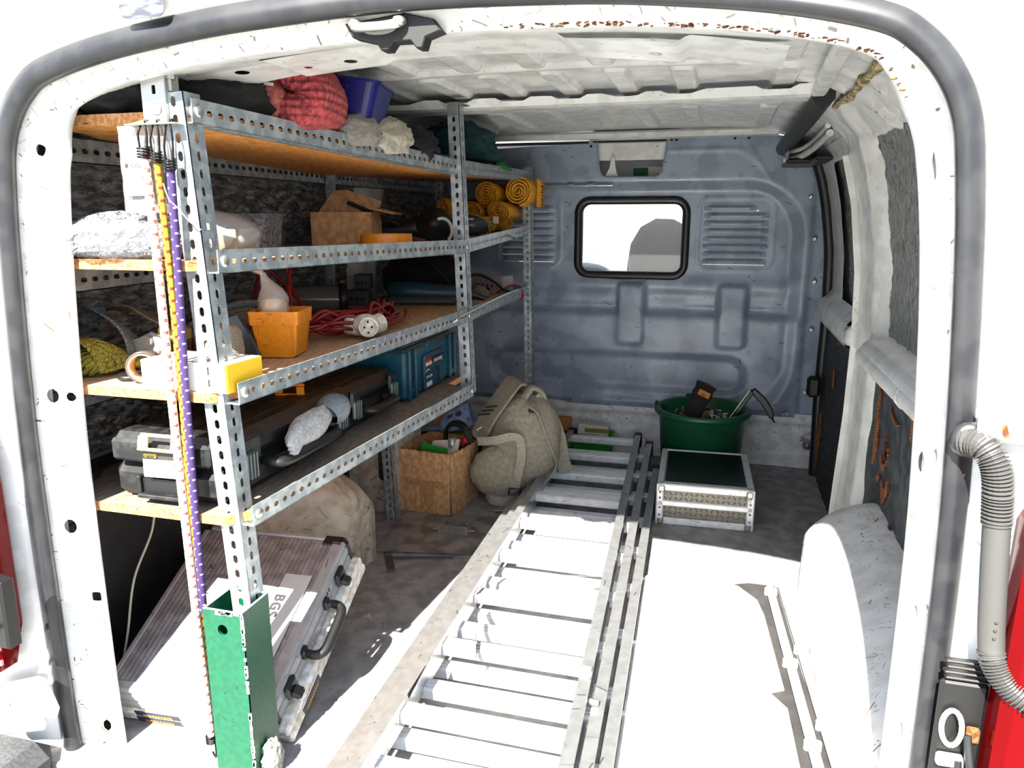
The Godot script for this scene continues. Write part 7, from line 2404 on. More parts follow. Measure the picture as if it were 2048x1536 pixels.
func build_backpack():
	var bp := thing("backpack", "khaki-grey backpack standing against the cardboard box and the ladder", "backpack", Vector3(-0.775, 0.004, -2.60), Basis(Vector3.UP, deg_to_rad(18.0)) * Basis(Vector3.BACK, -0.13))
	var kh := cloth(Color(0.52, 0.49, 0.435), 121, 5.0, 0.5)
	var lt := cloth(Color(0.70, 0.67, 0.60), 122, 5.0, 0.4)
	var dk := cloth(Color(0.10, 0.10, 0.10), 123, 8.0, 0.4)
	var n := FastNoiseLite.new()
	n.seed = 6
	n.frequency = 4.5
	n.fractal_type = FastNoiseLite.FRACTAL_RIDGED
	n.fractal_octaves = 3
	var body := func(t: float, a: float) -> Vector3:
		# t up the bag 0..1, a round it; a = 0 is the right side, PI/2 the back (away), -PI/2 towards the opening
		var y := 0.425 * t
		var w := lerpf(0.075, 0.142, smoothstep(0.05, 0.42, t)) * pow(clampf(1.0 - pow(absf(2.0 * t - 0.86) / 1.18, 2.6), 0.0, 1.0), 0.55)
		var d := 0.112 * pow(clampf(1.0 - pow(absf(2.0 * t - 0.84) / 1.18, 2.6), 0.0, 1.0), 0.55)
		var ca := cos(a); var sa := sin(a)
		var p := Vector3(signf(ca) * pow(absf(ca), 0.75) * w, y, -signf(sa) * pow(absf(sa), 0.75) * d)
		var k := 1.0 + 0.05 * n.get_noise_3d(p.x * 3, p.y * 2.2, p.z * 3) * smoothstep(0.0, 0.1, t) + 0.03 * sin(a * 3.0 + t * 9.0)
		return Vector3(p.x * k + 0.062 * smoothstep(0.12, 0.5, t), y, p.z * k)
	var mb := MB.new()
	var rings := []
	for j in 44:
		var ring := []
		for i in 60: ring.append(body.call(j / 43.0, TAU * i / 60))
		rings.append(ring)
	mb.skin(rings, true, true, true, true)
	put(mb, "main_bag", kh, bp)
	# reinforced base, paler
	mb = MB.new()
	rings = []
	for j in 10:
		var ring := []
		for i in 60:
			var p: Vector3 = body.call(j / 9.0 * 0.16, TAU * i / 60)
			ring.append(Vector3(p.x * 1.02, p.y - 0.001, p.z * 1.02))
		rings.append(ring)
	mb.skin(rings, true, true, true, false)
	put(mb, "base_panel", lt, bp)
	# front pocket with flap
	mb = MB.new()
	lump(mb, Vector3(-0.02, 0.135, 0.085), Vector3(0.105, 0.095, 0.045), 0.09, 0.13, 124, Basis(Vector3.RIGHT, -0.08), 48, 30, true, 0.95)
	put(mb, "front_pocket", cloth(Color(0.55, 0.515, 0.44), 125, 5.0, 0.5), bp)
	# two halves of the open top: standing collars with dark inside
	mb = MB.new()
	var c1 := curve([Vector3(-0.115, 0.24, 0.055), Vector3(-0.085, 0.33, 0.05), Vector3(-0.035, 0.42, 0.03), Vector3(0.0, 0.465, 0.0), Vector3(0.035, 0.445, -0.02), Vector3(0.045, 0.40, -0.02)], 0.012)
	var wd := []
	for i in c1.size(): wd.append(Vector3(0.55, -0.1, 0.8))
	ribbon(mb, c1, wd, 0.085, 0.010)
	put(mb, "collar", kh, bp)
	mb = MB.new()
	lump(mb, Vector3(0.045, 0.335, 0.01), Vector3(0.085, 0.085, 0.085), 0.12, 0.12, 126, Basis.IDENTITY, 48, 30, true, 0.95)
	put(mb, "top_flap", cloth(Color(0.53, 0.50, 0.44), 127, 5.0, 0.5), bp)
	mb = MB.new()
	mb.prism(PackedVector2Array([Vector2(-0.012, 0.0), Vector2(0.028, -0.012), Vector2(0.062, -0.07), Vector2(0.045, -0.075), Vector2(0.012, -0.045)]), 0.004, xf(Vector3(0.062, 0.385, 0.085), Vector3(0.9, 0.0, -0.35).normalized(), Vector3.UP, Vector3(0.35, 0, 0.9).normalized()))
	put(mb, "opening", M.black_soft, bp)  # black plate, colour stands for the shade inside the open top
	for k in 3:
		mb = MB.new()
		mb.tube([Vector3(-0.125 + k * 0.012, 0.335 + k * 0.016, 0.062), Vector3(-0.085 + k * 0.012, 0.350 + k * 0.016, 0.088)], 0.0035, 6)
		put(mb, "dark_stripe", dk, bp)
	# straps
	var S := [
		["side_strap", [Vector3(-0.115, 0.245, 0.095), Vector3(-0.06, 0.262, 0.125), Vector3(0.0, 0.285, 0.128), Vector3(0.035, 0.275, 0.122), Vector3(0.048, 0.22, 0.128), Vector3(0.046, 0.15, 0.132), Vector3(0.040, 0.085, 0.125)], Vector3(0.55, 0.8, 0.1), 0.032],
		["shoulder_strap", [Vector3(0.060, 0.40, 0.080), Vector3(0.095, 0.375, 0.085), Vector3(0.135, 0.30, 0.085), Vector3(0.178, 0.22, 0.085), Vector3(0.185, 0.18, 0.085), Vector3(0.155, 0.13, 0.10), Vector3(0.10, 0.075, 0.115), Vector3(0.055, 0.02, 0.115)], Vector3(0.2, 0.3, -0.9), 0.036],
		["shoulder_strap", [Vector3(0.075, 0.41, 0.03), Vector3(0.13, 0.37, 0.015), Vector3(0.185, 0.28, 0.01), Vector3(0.215, 0.19, 0.02), Vector3(0.235, 0.145, 0.03)], Vector3(0.9, 0.4, -0.3), 0.055],
		["loose_strap", [Vector3(0.045, 0.045, 0.118), Vector3(0.045, 0.015, 0.128), Vector3(0.02, 0.006, 0.135), Vector3(-0.025, 0.002, 0.140)], Vector3(0.3, 0.3, 0.9), 0.030],
	]
	for s in S:
		mb = MB.new()
		var p := curve(s[1], 0.012)
		if s[0] == "side_strap":
			var w := []
			for i in p.size():
				var q := float(i) / p.size()
				w.append(Vector3(0.0, 1.0, 0.1).lerp(Vector3(1.0, 0.1, 0.1), smoothstep(0.35, 0.6, q)))
			ribbon(mb, p, w, s[3], 0.003)
		else: ribbon(mb, p, [s[2]], s[3], 0.004)
		put(mb, s[0], cloth(Color(0.58, 0.555, 0.49), 128, 9.0, 0.5), bp)
	mb = MB.new()
	for b in [[0.0, 0.012], [0.0, -0.012]]: mb.box(Vector3(0.042, 0.078 + b[1], 0.130), Vector3(0.046, 0.005, 0.006), 0.002)
	for b in [-0.021, 0.021]: mb.box(Vector3(0.042 + b, 0.078, 0.130), Vector3(0.005, 0.028, 0.006), 0.002)
	put(mb, "buckle", M.black, bp)
	mb = MB.new()
	mb.tube(curve([Vector3(0.035, 0.418, 0.06), Vector3(0.06, 0.455, 0.04), Vector3(0.10, 0.44, 0.02), Vector3(0.12, 0.40, 0.0)], 0.01), 0.010, 10, true, true, 1.8)
	put(mb, "grab_handle", kh, bp)
	mb = MB.new()
	mb.box(Vector3(-0.115, 0.29, 0.085), Vector3(0.024, 0.004, 0.004), 0.001, Basis(Vector3.BACK, 0.7))
	put(mb, "zip_pull", mat(Color(0.7, 0.68, 0.6), 0.5), bp)

func build_floor_right():
	# flight case
	var fc := thing("flight_case", "low silver flight case with tread-plate sides and a dark green top", "case", Vector3(-0.018, 0.0, -2.735), roty(2.0))
	var w := 0.325; var h := 0.150; var d := 0.42
	var diamond := bump_from(128, func(x, y):
		var fx := fmod(x * 4.0, 1.0); var fy := fmod(y * 4.0, 1.0)
		var alt := (int(x * 4.0) + int(y * 4.0)) % 2
		var a: float = (fx - 0.5) * 0.7071 + (fy - 0.5) * 0.7071 * (1 if alt == 0 else -1)
		var b: float = (fx - 0.5) * 0.7071 - (fy - 0.5) * 0.7071 * (1 if alt == 0 else -1)
		return smoothstep(1.0, 0.5, sqrt(pow(a / 0.42, 2.0) + pow(b / 0.14, 2.0))), 6.0)
	var tread := mat(Color(0.47, 0.455, 0.42), 0.4, 0.35, tex(256, 131, 0.03, 4, Color(0.85, 0.84, 0.8), Color.WHITE, 0.2, 0.8), 14.0, diamond, 1.0)
	var topm := mat(Color(0.045, 0.075, 0.080), 0.28, 0.0, tex(512, 132, 0.02, 4, Color(0.85, 0.88, 0.88), Color.WHITE, 0.2, 0.8, [[120, Color(1, 1, 1, 0.5), 3, 26, 1, 20, 60]]), 2.0)
	var mb := MB.new()
	mb.box(Vector3(0, h * 0.5, 0), Vector3(w - 0.008, h - 0.008, d - 0.008))
	put(mb, "shell", tread, fc)
	mb = MB.new()
	mb.box(Vector3(0, h - 0.003, -0.004), Vector3(w - 0.05, 0.004, d - 0.05))
	put(mb, "lid_panel", topm, fc, "dark green-black lid panel")
	var al: Material = M.alu
	for e in [[Vector3(0, h - 0.012, d * 0.5 - 0.006), Vector3(w, 0.026, 0.014)], [Vector3(0, h * 0.53, d * 0.5 - 0.003), Vector3(w, 0.022, 0.010)], [Vector3(0, 0.013, d * 0.5 - 0.005), Vector3(w, 0.026, 0.013)],
			[Vector3(-w * 0.5 + 0.010, h - 0.006, 0), Vector3(0.024, 0.014, d)], [Vector3(w * 0.5 - 0.010, h - 0.006, 0), Vector3(0.024, 0.014, d)], [Vector3(0, h - 0.006, -d * 0.5 + 0.008), Vector3(w, 0.014, 0.018)], [Vector3(0, h - 0.002, d * 0.5 - 0.018), Vector3(w - 0.02, 0.006, 0.026)],
			[Vector3(-w * 0.5 + 0.009, h * 0.5, d * 0.5 - 0.003), Vector3(0.026, h, 0.010)], [Vector3(w * 0.5 - 0.009, h * 0.5, d * 0.5 - 0.003), Vector3(0.026, h, 0.010)],
			[Vector3(w * 0.5 - 0.002, h * 0.53, 0), Vector3(0.008, 0.022, d)], [Vector3(w * 0.5 - 0.002, 0.013, 0), Vector3(0.008, 0.026, d)], [Vector3(-w * 0.5 + 0.002, 0.013, 0), Vector3(0.008, 0.026, d)], [Vector3(-w * 0.5 + 0.002, h * 0.53, 0), Vector3(0.008, 0.022, d)]]:
		mb = MB.new()
		mb.box(e[0], e[1], 0.004)
		put(mb, "edge_profile", al, fc)
	for sx in [-1.0, 1.0]:
		for yy in [0.014, h - 0.016]:
			mb = MB.new()
			mb.box(Vector3(sx * (w * 0.5 - 0.014), yy, d * 0.5 - 0.012), Vector3(0.036, 0.036, 0.034), 0.010)
			put(mb, "ball_corner", M.zinc, fc)
		for yy in [0.035, h * 0.42, h * 0.66, h * 0.80]:
			mb = MB.new()
			mb.lathe([[0.0001, 0.0], [0.0045, 0.0], [0.0035, 0.002], [0.0001, 0.003]], xf(Vector3(sx * (w * 0.5 - 0.010), yy, d * 0.5 + 0.002), Vector3.RIGHT, Vector3.BACK, Vector3.DOWN), 10)
			put(mb, "rivet", M.steel, fc)
	mb = MB.new()
	mb.box(Vector3(w * 0.5 + 0.005, h * 0.50, d * 0.30), Vector3(0.012, 0.055, 0.05), 0.004)
	put(mb, "butterfly_latch", M.black, fc)
	# green tub
	var gt := mat(Color(0.06, 0.30, 0.19), 0.35, 0.0, tex(256, 133, 0.02, 4, Color(0.86, 0.9, 0.88), Color.WHITE, 0.2, 0.8, [[60, Color(1, 1, 1, 0.25), 3, 20, 2, 0, 50]]), 3.0)
	var tb := thing("green_tub", "round dark green plastic mixing tub standing behind the flight case", "tub", Vector3(-0.045, 0.0, -3.118))
	mb = MB.new()
	mb.lathe([[0.0001, 0.0], [0.150, 0.0], [0.158, 0.006], [0.176, 0.262], [0.178, 0.264], [0.192, 0.264], [0.197, 0.270], [0.197, 0.282], [0.192, 0.287], [0.176, 0.287], [0.170, 0.28], [0.153, 0.012], [0.0001, 0.010]], Transform3D.IDENTITY, 72)
	put(mb, "tub", gt, tb)
	mb = MB.new()
	for k in 2: mb.box(Vector3(cos(1.9 + k * 1.2) * 0.19, 0.292, -sin(1.9 + k * 1.2) * 0.19), Vector3(0.03, 0.02, 0.012), 0.005, Basis(Vector3.UP, 1.9 + k * 1.2 - PI / 2))
	put(mb, "grip_tab", gt, tb).set_meta("kind", "stuff")
	# crumpled wrappers inside
	var wr := thing("wrapper_heap", "heap of green and white crumpled wrappers inside the tub", "wrappers", Vector3(-0.045, 0.19, -3.118), Basis.IDENTITY, "")
	mb = MB.new()
	var rng := RandomNumberGenerator.new()
	rng.seed = 14
	mb.lathe([[0.0001, 0.0], [0.155, 0.0], [0.158, 0.02], [0.10, 0.05], [0.0001, 0.06]], Transform3D.IDENTITY, 24)
	put(mb, "heap", mat(Color(0.08, 0.17, 0.12), 0.6), wr)
	for k in 2:
		mb = MB.new()
		for i in 60:
			var a := rng.randf() * TAU
			var rr := 0.145 * sqrt(rng.randf())
			mb.box(Vector3(cos(a) * rr, 0.035 + 0.035 * (1.0 - rr / 0.15) + rng.randf() * 0.02, sin(a) * rr), Vector3(rng.randf_range(0.012, 0.04), 0.002, rng.randf_range(0.01, 0.03)), 0.0, Basis(Vector3(rng.randf() - 0.5, rng.randf(), rng.randf() - 0.5).normalized(), rng.randf() * 2.5))
		put(mb, "scrap", mat([Color(0.70, 0.74, 0.70), Color(0.10, 0.28, 0.18)][k], 0.4), wr).set_meta("kind", "stuff")
	# gloves folded into one bundle, sticking out
	var gv := thing("glove_bundle", "black work glove with orange-brown trim sticking up out of the green tub", "glove", Vector3(-0.088, 0.262, -3.02), Basis(Vector3.BACK, -0.40) * Basis(Vector3.RIGHT, -0.35))
	var bk := cloth(Color(0.025, 0.027, 0.04), 134, 8.0, 0.6)
	var orange := cloth(Color(0.42, 0.22, 0.05), 135, 8.0, 0.5)
	mb = MB.new()
	var rings := []
	for j in 16:
		var t := j / 15.0
		var ring := []
		for i in 24:
			var a := -TAU * i / 24
			var k := 1.0 + 0.05 * sin(t * 20.0 + a * 2.0)
			ring.append(Vector3(signf(cos(a)) * pow(absf(cos(a)), 0.7) * lerpf(0.036, 0.041, t) * k, t * 0.15, signf(sin(a)) * pow(absf(sin(a)), 0.7) * 0.022 * k))
		rings.append(ring)
	mb.skin(rings, true, true, true, true)
	put(mb, "cuff", bk, gv)
	mb = MB.new()
	mb.tube([Vector3(-0.04, 0.152, 0.0), Vector3(0.0, 0.155, 0.012), Vector3(0.042, 0.150, 0.004)], 0.004, 8)
	put(mb, "cuff_hem", orange, gv)
	mb = MB.new()
	mb.box(Vector3(0.005, 0.110, 0.026), Vector3(0.050, 0.026, 0.008), 0.003)
	put(mb, "orange_badge", mat(Color(0.62, 0.36, 0.06), 0.6), gv, "orange cuff badge")
	words("W", 0.012, 0.001, M.black, gv, Transform3D(Basis.IDENTITY, Vector3(0.005, 0.103, 0.0305)))
	mb = MB.new()
	mb.tube(curve([Vector3(-0.042, 0.0, 0.012), Vector3(-0.02, -0.008, 0.028), Vector3(0.015, -0.004, 0.03), Vector3(0.035, 0.006, 0.026), Vector3(0.046, 0.05, 0.018)], 0.01), 0.007, 8)
	put(mb, "palm_trim", orange, gv)
	for k in 3:
		mb = MB.new()
		mb.tube(curve([Vector3(-0.028 + k * 0.024, 0.01, 0.01), Vector3(-0.034 + k * 0.024, -0.03, 0.02), Vector3(-0.038 + k * 0.022, -0.055, 0.012)], 0.01), [0.013, 0.012, 0.009], 9)
		put(mb, "finger", bk, gv)
	# folded tool with a black grip
	var ft := thing("folding_tool", "black L-shaped hand tool with a pale edge leaning out of the green tub", "tool", Vector3(0.072, 0.262, -3.06))
	mb = MB.new()
	mb.box(Vector3(0.036, 0.055, 0), Vector3(0.020, 0.155, 0.014), 0.004, Basis(Vector3.BACK, -0.54))
	put(mb, "arm", M.black, ft)
	mb = MB.new()
	mb.box(Vector3(0.026, 0.059, 0.006), Vector3(0.0035, 0.150, 0.004), 0.001, Basis(Vector3.BACK, -0.54))
	put(mb, "steel_edge", mat(Color(0.85, 0.83, 0.74), 0.3), ft, "pale bare edge")
	mb = MB.new()
	mb.prism(PackedVector2Array([Vector2(0.070, 0.118), Vector2(0.082, 0.098), Vector2(0.108, 0.072), Vector2(0.134, 0.035), Vector2(0.145, 0.012), Vector2(0.163, 0.018), Vector2(0.155, 0.052), Vector2(0.128, 0.092), Vector2(0.100, 0.118), Vector2(0.082, 0.132)]), 0.022, xf(Vector3(0, 0, -0.011), Vector3.RIGHT, Vector3.UP, Vector3.BACK), 0.004)
	put(mb, "grip", M.black, ft)
	mb = MB.new()
	mb.tube([Vector3(0.153, 0.018, 0), Vector3(0.168, -0.006, 0)], [0.006, 0.002], 8)
	put(mb, "grip_tip", M.black, ft)
	mb = MB.new()
	mb.box(Vector3(0, 0, 0), Vector3(0.03, 0.06, 0.025), 0.004, Basis(Vector3.BACK, -0.3))
	var rbk := solo(mb, "brown_block", mat(Color(0.24, 0.10, 0.055), 0.7), "red-brown block standing in the green tub beside the L-shaped tool", "block")
	rbk.position = Vector3(0.066, 0.245, -3.095)
	# white panel with its bags of fittings and the two white rods
	var wp := thing("flat_sheet", "large flat white panel lying on the sunlit floor beside the ladder", "panel", Vector3(0.02, 0.0, -1.6))
	mb = MB.new()
	mb.prism(PackedVector2Array([Vector2(-0.135, 0.98), Vector2(0.225, 0.98), Vector2(0.208, 1.30), Vector2(0.195, 1.55), Vector2(0.160, 1.60), Vector2(0.193, 1.62), Vector2(0.165, 1.95), Vector2(0.150, 2.03), Vector2(0.10, 2.10), Vector2(0.05, 2.12), Vector2(-0.12, 2.11), Vector2(-0.155, 2.08)]), 0.006, xf(Vector3(0, 0.0035, 0), Vector3.RIGHT, Vector3.FORWARD, Vector3.UP), 0.001)
	putw(mb, "panel", mat(Color(0.87, 0.87, 0.86), 0.5), wp)
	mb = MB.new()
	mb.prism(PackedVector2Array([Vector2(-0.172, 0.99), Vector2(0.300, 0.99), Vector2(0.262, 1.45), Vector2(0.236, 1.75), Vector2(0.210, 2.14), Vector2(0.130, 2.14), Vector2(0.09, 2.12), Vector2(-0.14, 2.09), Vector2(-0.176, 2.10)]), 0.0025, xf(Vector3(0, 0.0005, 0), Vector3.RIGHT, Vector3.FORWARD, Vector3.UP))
	var rm := thing("edge_shade_sheet", "thin dark sheet added to paint shade along the edges of the white panel on the floor", "mat", Vector3(0.04, 0.0, -1.6))
	putw(mb, "mat", mat(Color(0.17, 0.165, 0.165), 0.85, 0.0, M.floor.albedo_texture, 1.0), rm)  # added dark sheet, its colour stands for shade gaps round the panel
	for r in [[Vector3(0.187, 0.014, -2.10), Vector3(0.262, 0.014, -1.02), 0.011, "white rod lying along the edge of the white panel"], [Vector3(0.218, 0.013, -2.16), Vector3(0.292, 0.013, -1.10), 0.010, "white rod lying outermost, between the panel and the wheel arch"], [Vector3(-0.160, 0.012, -2.07), Vector3(-0.128, 0.012, -1.02), 0.010, "white rod lying between the ladder and the white panel"]]:
		var o := thing("white_rod", r[3], "rod", (r[0] + r[1]) * 0.5 * Vector3(1, 0, 1), Basis.IDENTITY, "white rods on the floor")
		mb = MB.new()
		mb.tube([r[0], r[1]], r[2], 14)
		putw(mb, "rod", M.paint_clean, o)
		for q in [0.02, 0.35, 0.62]:
			var p: Vector3 = r[0].lerp(r[1], q)
			mb = MB.new()
			mb.box(p, Vector3(0.034, 0.026, 0.014), 0.004)
			putw(mb, "clip", M.paint_clean, o)
	# wooden wedge at the foot of the wheel arch
	mb = MB.new()
	mb.box(Vector3(0, 0.02, 0), Vector3(0.09, 0.04, 0.035), 0.003, roty(25))
	var wk := solo(mb, "wood_wedge", mat(Color(0.62, 0.42, 0.2), 0.8), "small wooden wedge beside the wheel arch at the van's edge", "wedge")
	wk.position = Vector3(0.30, 0.0, -1.26)
	# black strips of tape caught between the rungs
	var tp := [
		["black plastic strip caught between the ladder rungs, the long one farther in", [Vector3(-0.56, 0.115, -1.67), Vector3(-0.535, 0.132, -1.78), Vector3(-0.46, 0.122, -1.80), Vector3(-0.36, 0.118, -1.82), Vector3(-0.27, 0.112, -1.85)], 0.016],
		["curled black plastic strip over the middle ladder rungs, pointed end down", [Vector3(-0.545, 0.118, -1.62), Vector3(-0.52, 0.135, -1.545), Vector3(-0.50, 0.13, -1.48), Vector3(-0.47, 0.11, -1.39)], 0.022],
		["black leaf-shaped plastic scrap nearest the opening on the ladder", [Vector3(-0.56, 0.125, -1.33), Vector3(-0.555, 0.128, -1.28), Vector3(-0.555, 0.12, -1.23)], 0.032],
	]
	for t in tp:
		mb = MB.new()
		ribbon(mb, curve(t[1], 0.012), [Vector3(0.3, 0.5, 0.8)], t[2], 0.0012)
		solo(mb, "plastic_strip", mat(Color(0.10, 0.105, 0.115), 0.4), t[0], "strip", "black strips on the ladder")

func build_outside_fittings():
	# silver tape patch on the body, top left
	var mb := MB.new()
	mb.prism(rrect(-0.040, -0.020, 0.040, 0.05, 0.012), 0.0012, xf(Vector3(-0.858, 1.372, -1.0155), Vector3.RIGHT, Vector3.UP, Vector3.BACK))
	solo(mb, "tape_patch", mat(Color(0.46, 0.47, 0.50), 0.3, 0.5, tex(256, 141, 0.02, 3, Color(0.7, 0.7, 0.72), Color.WHITE, 0.3, 0.7), Vector3(3, 12, 3)), "silver tape patch on the white body above the left corner of the opening", "tape patch")
	# tail lamps
	for s in [[-1.0, "red tail lamp at the left edge, behind the black connector", Vector3(-1.285, 0.18, -0.99)], [1.0, "tall red tail lamp at the right edge beside the grey hose", Vector3(0.405, 0.10, -1.0)]]:
		var o := thing("tail_lamp", s[1], "lamp", s[2])
		mb = MB.new()
		var pr := PackedVector2Array([Vector2(-0.02, 0.0), Vector2(0.09, 0.0), Vector2(0.09, 0.66), Vector2(-0.005, 0.66), Vector2(-0.03, 0.60), Vector2(-0.034, 0.2)]) if s[0] > 0 else PackedVector2Array([Vector2(-0.12, 0.0), Vector2(0.0, 0.03), Vector2(0.028, 0.12), Vector2(0.03, 0.40), Vector2(0.01, 0.52), Vector2(-0.12, 0.56)])
		mb.prism(pr, 0.06, xf(Vector3(0, 0, -0.02), Vector3.RIGHT, Vector3.UP, Vector3.BACK), 0.012)
		put(mb, "lens", M.lamp_red, o)
		mb = MB.new()
		if s[0] > 0:
			for p in [[0.0, 0.41], [-0.002, 0.24], [-0.018, 0.20]]: mb.box(Vector3(p[0], p[1], 0.041), Vector3(0.005, 0.005, 0.002), 0.001)
			put(mb, "lens_dot", M.paint_clean, o).set_meta("kind", "stuff")
		else:
			for k in 3: mb.prism(PackedVector2Array([Vector2(-0.07, 0.03 + k * 0.03), Vector2(0.022, 0.055 + k * 0.03), Vector2(0.022, 0.066 + k * 0.03)]), 0.004, xf(Vector3(0, 0, 0.036), Vector3.RIGHT, Vector3.UP, Vector3.BACK))  # pale wedges paint reflections onto the red lens
			put(mb, "lens_glint", mat(Color(0.72, 0.45, 0.45), 0.2), o).set_meta("kind", "stuff")
	# left: connector with two leads
	var cn := thing("cable_connector", "black cable connector with two leads in front of the left tail lamp", "connector", Vector3(-1.222, 0.30, -0.945))
	mb = MB.new()
	mb.prism(PackedVector2Array([Vector2(-0.012, 0.0), Vector2(0.028, 0.0), Vector2(0.03, 0.13), Vector2(0.0, 0.135), Vector2(-0.014, 0.11)]), 0.03, Transform3D.IDENTITY, 0.004)
	put(mb, "housing", M.black, cn)
	mb = MB.new()
	mb.box(Vector3(0.006, 0.055, 0.031), Vector3(0.018, 0.03, 0.006), 0.002)
	put(mb, "contact_window", mat(Color(0.60, 0.58, 0.52), 0.5), cn)
	for yy in [0.105, 0.035]:
		mb = MB.new()
		mb.tube(curve([Vector3(0.015, yy + 0.01, 0.034), Vector3(-0.02, yy, 0.046), Vector3(-0.07, yy - 0.02, 0.05), Vector3(-0.16, yy - 0.06, 0.05)], 0.02), 0.0045, 8)
		put(mb, "lead", M.black, cn)
	# left: bumper end and bracket
	mb = MB.new()
	mb.box(Vector3(-1.37, -0.10, -0.93), Vector3(0.30, 0.30, 0.16), 0.03)
	struct(mb, "trim_bumper", M.grey_bumper, "grey plastic end of the rear bumper")
	var hb := thing("bumper_bracket", "white painted steel bracket between the left tail lamp and the grey bumper", "bracket", Vector3(-1.27, 0.10, -0.99))
	mb = MB.new()
	mb.box(Vector3(0.0, 0.03, 0.0), Vector3(0.14, 0.09, 0.03), 0.012, Basis(Vector3.BACK, 0.35))
	mb.box(Vector3(0.005, -0.005, 0.02), Vector3(0.12, 0.035, 0.02), 0.008, Basis(Vector3.BACK, 0.30))
	put(mb, "plate", M.paint_clean, hb)
	mb = MB.new()
	mb.lathe([[0.0001, 0.0], [0.012, 0.0], [0.012, 0.006], [0.0001, 0.007]], xf(Vector3(-0.03, 0.035, 0.016), Vector3.RIGHT, Vector3.BACK, Vector3.DOWN), 6, false)
	put(mb, "bolt", M.zinc, hb)
	# right: hinge bracket
	var hg := thing("hinge_bracket", "white painted door hinge bracket with bolts, above the grey corrugated hose", "hinge", Vector3(0.347, 0.79, -1.012))
	mb = MB.new()
	mb.prism(PackedVector2Array([Vector2(-0.032, 0.002), Vector2(0.03, 0.0), Vector2(0.045, -0.02), Vector2(0.052, -0.018), Vector2(0.055, 0.03), Vector2(0.03, 0.055), Vector2(-0.032, 0.05)]), 0.012, Transform3D.IDENTITY, 0.003)
	put(mb, "plate", M.paint_clean, hg)
	mb = MB.new()
	mb.lathe([[0.0001, 0.0], [0.019, 0.0], [0.019, 0.002], [0.015, 0.004], [0.008, 0.004], [0.006, 0.007], [0.0001, 0.007]], xf(Vector3(-0.008, 0.024, 0.012), Vector3.RIGHT, Vector3.BACK, Vector3.DOWN), 20)
	put(mb, "bolt", M.paint_clean, hg)
	mb = MB.new()
	mb.box(Vector3(-0.006, 0.018, 0.0195), Vector3(0.006, 0.016, 0.001), 0.0, Basis(Vector3.BACK, 0.3))
	put(mb, "rust_run", M.rust, hg)
	for yy in [0.008, 0.030]:
		mb = MB.new()
		mb.lathe([[0.0001, 0.0], [0.009, 0.0], [0.009, 0.007], [0.0001, 0.008]], xf(Vector3(0.034, yy, 0.012), Vector3.RIGHT, Vector3.BACK, Vector3.DOWN), 6, false)
		put(mb, "bolt", M.zinc, hg)
	# swage on the body panel above the hinge
	mb = MB.new()
	mb.prism(rrect(-0.035, -0.10, 0.10, 0.12, 0.022), 0.006, xf(Vector3(0.372, 0.98, -1.020), Vector3.RIGHT, Vector3.UP, Vector3.BACK), 0.003)
	struct(mb, "trim_panel", M.body, "raised white panel of the rear door hinge side")
	mb = MB.new()
	var cr := []
	for k in 17: cr.append(Vector3(0.374 + cos(TAU * k / 16.0) * 0.012, 0.925 + sin(TAU * k / 16.0) * 0.012, -1.013))
	mb.tube(cr, 0.0012, 6)
	struct(mb, "trim_ring_emboss", M.paint_clean, "round emboss on the white panel")
	# right: corrugated conduit, straight in the middle
	var hz := thing("corrugated_hose", "grey corrugated cable hose with a smooth straight middle running down the right edge", "hose", Vector3(0.345, 0.6, -1.0))
	var path := curve([Vector3(0.308, 0.785, -1.018), Vector3(0.322, 0.785, -1.000), Vector3(0.336, 0.762, -0.99), Vector3(0.343, 0.72, -0.99), Vector3(0.350, 0.63, -0.99), Vector3(0.358, 0.54, -0.99), Vector3(0.363, 0.51, -0.985), Vector3(0.378, 0.485, -0.975), Vector3(0.405, 0.468, -0.96), Vector3(0.46, 0.455, -0.94)], 0.0018)
	var n := path.size()
	for seg in [[0, 0.30, 1], [0.29, 0.66, 0], [0.65, 1.0, 1]]:
		mb = MB.new()
		var p := path.slice(int(seg[0] * (n - 1)), int(seg[1] * (n - 1)) + 1)
		var rr := []
		for i in p.size(): rr.append(0.0155 + (0.0022 * (1.0 if (i % 4) < 2 else -1.0) if seg[2] == 1 else 0.0))
		mb.tube(p, rr, 18, true, seg[2] == 0)
		put_hose(mb, "corrugated_end" if seg[2] == 1 else "straight_tube", hz)
	mb = MB.new()
	for k in 3: mb.lathe([[0.0001, 0.0], [0.0022, 0.0], [0.0001, 0.0015]], xf(Vector3(0.356, 0.565 - k * 0.011, -0.9745), Vector3.RIGHT, Vector3.BACK, Vector3.DOWN), 8)
	putw(mb, "moulded_pip", M.hose, hz).set_meta("kind", "stuff")
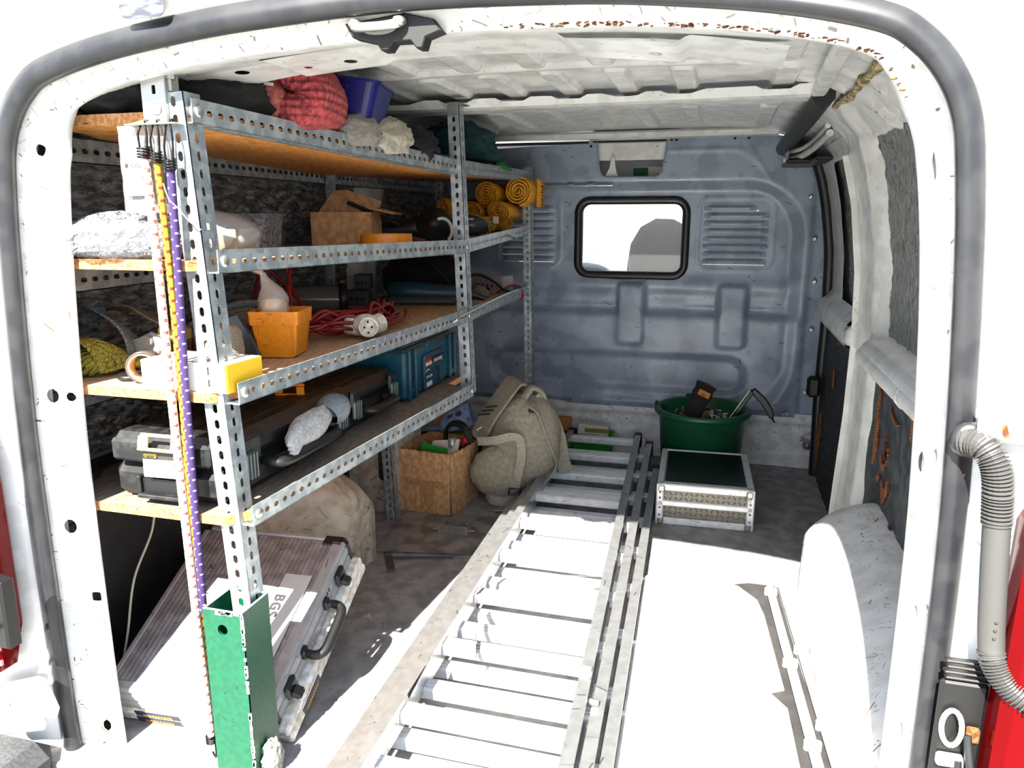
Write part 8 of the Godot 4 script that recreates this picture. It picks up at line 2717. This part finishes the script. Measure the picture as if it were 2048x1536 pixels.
	# grommet, loose connector and leads below
	var gr := thing("hose_grommet", "black rubber grommet where the grey hose enters the body", "grommet", Vector3(0.303, 0.765, -1.025))
	mb = MB.new()
	mb.lathe([[0.010, 0.0], [0.022, 0.0], [0.024, 0.005], [0.021, 0.010], [0.016, 0.013], [0.010, 0.013]], Transform3D(Basis(Vector3.BACK, -1.0) * Basis(Vector3.RIGHT, PI / 2), Vector3(0.01, 0.022, 0)), 24)
	put(mb, "collar", M.rubber, gr)
	var pk := thing("wire_bracket", "black recess with a wire bracket and leads at the lower right corner of the opening", "bracket", Vector3(0.335, 0.36, -1.01))
	mb = MB.new()
	mb.box(Vector3(0.008, 0.02, 0.0), Vector3(0.058, 0.16, 0.012), 0.005)
	for k in 4: mb.box(Vector3(0.008, 0.105 + k * 0.008, 0.004), Vector3(0.052 + 0.004 * (k % 2), 0.004, 0.012), 0.0015)
	put(mb, "backing", M.black, pk)
	mb = MB.new()
	var lp := []
	for k in 21: lp.append(Vector3(-0.004 + cos(TAU * k / 20.0) * 0.011, 0.035 + sin(TAU * k / 20.0) * 0.026, 0.014 + 0.004 * cos(TAU * k / 20.0)))
	mb.tube(lp, 0.0035, 8)
	put(mb, "wire_loop", M.paint_clean, pk)
	mb = MB.new()
	mb.box(Vector3(0.022, 0.028, 0.012), Vector3(0.016, 0.022, 0.008), 0.002)
	put(mb, "rusty_tab", M.rust, pk)
	mb = MB.new()
	mb.box(Vector3(0.0, -0.015, 0.012), Vector3(0.034, 0.018, 0.012), 0.003)
	put(mb, "white_block", M.paint_clean, pk)
	for q in [[Vector3(0.015, 0.03, 0.016), Vector3(0.022, -0.02, 0.026), Vector3(0.04, -0.06, 0.03), Vector3(0.12, -0.13, 0.04)], [Vector3(0.008, -0.01, 0.016), Vector3(0.012, -0.06, 0.02), Vector3(0.02, -0.14, 0.02)]]:
		mb = MB.new()
		mb.tube(curve(q, 0.01), 0.0055, 8)
		put(mb, "lead", M.rubber, pk)

func put_hose(mb: MB, n: String, o: Node3D):
	putw(mb, n, M.hose, o)
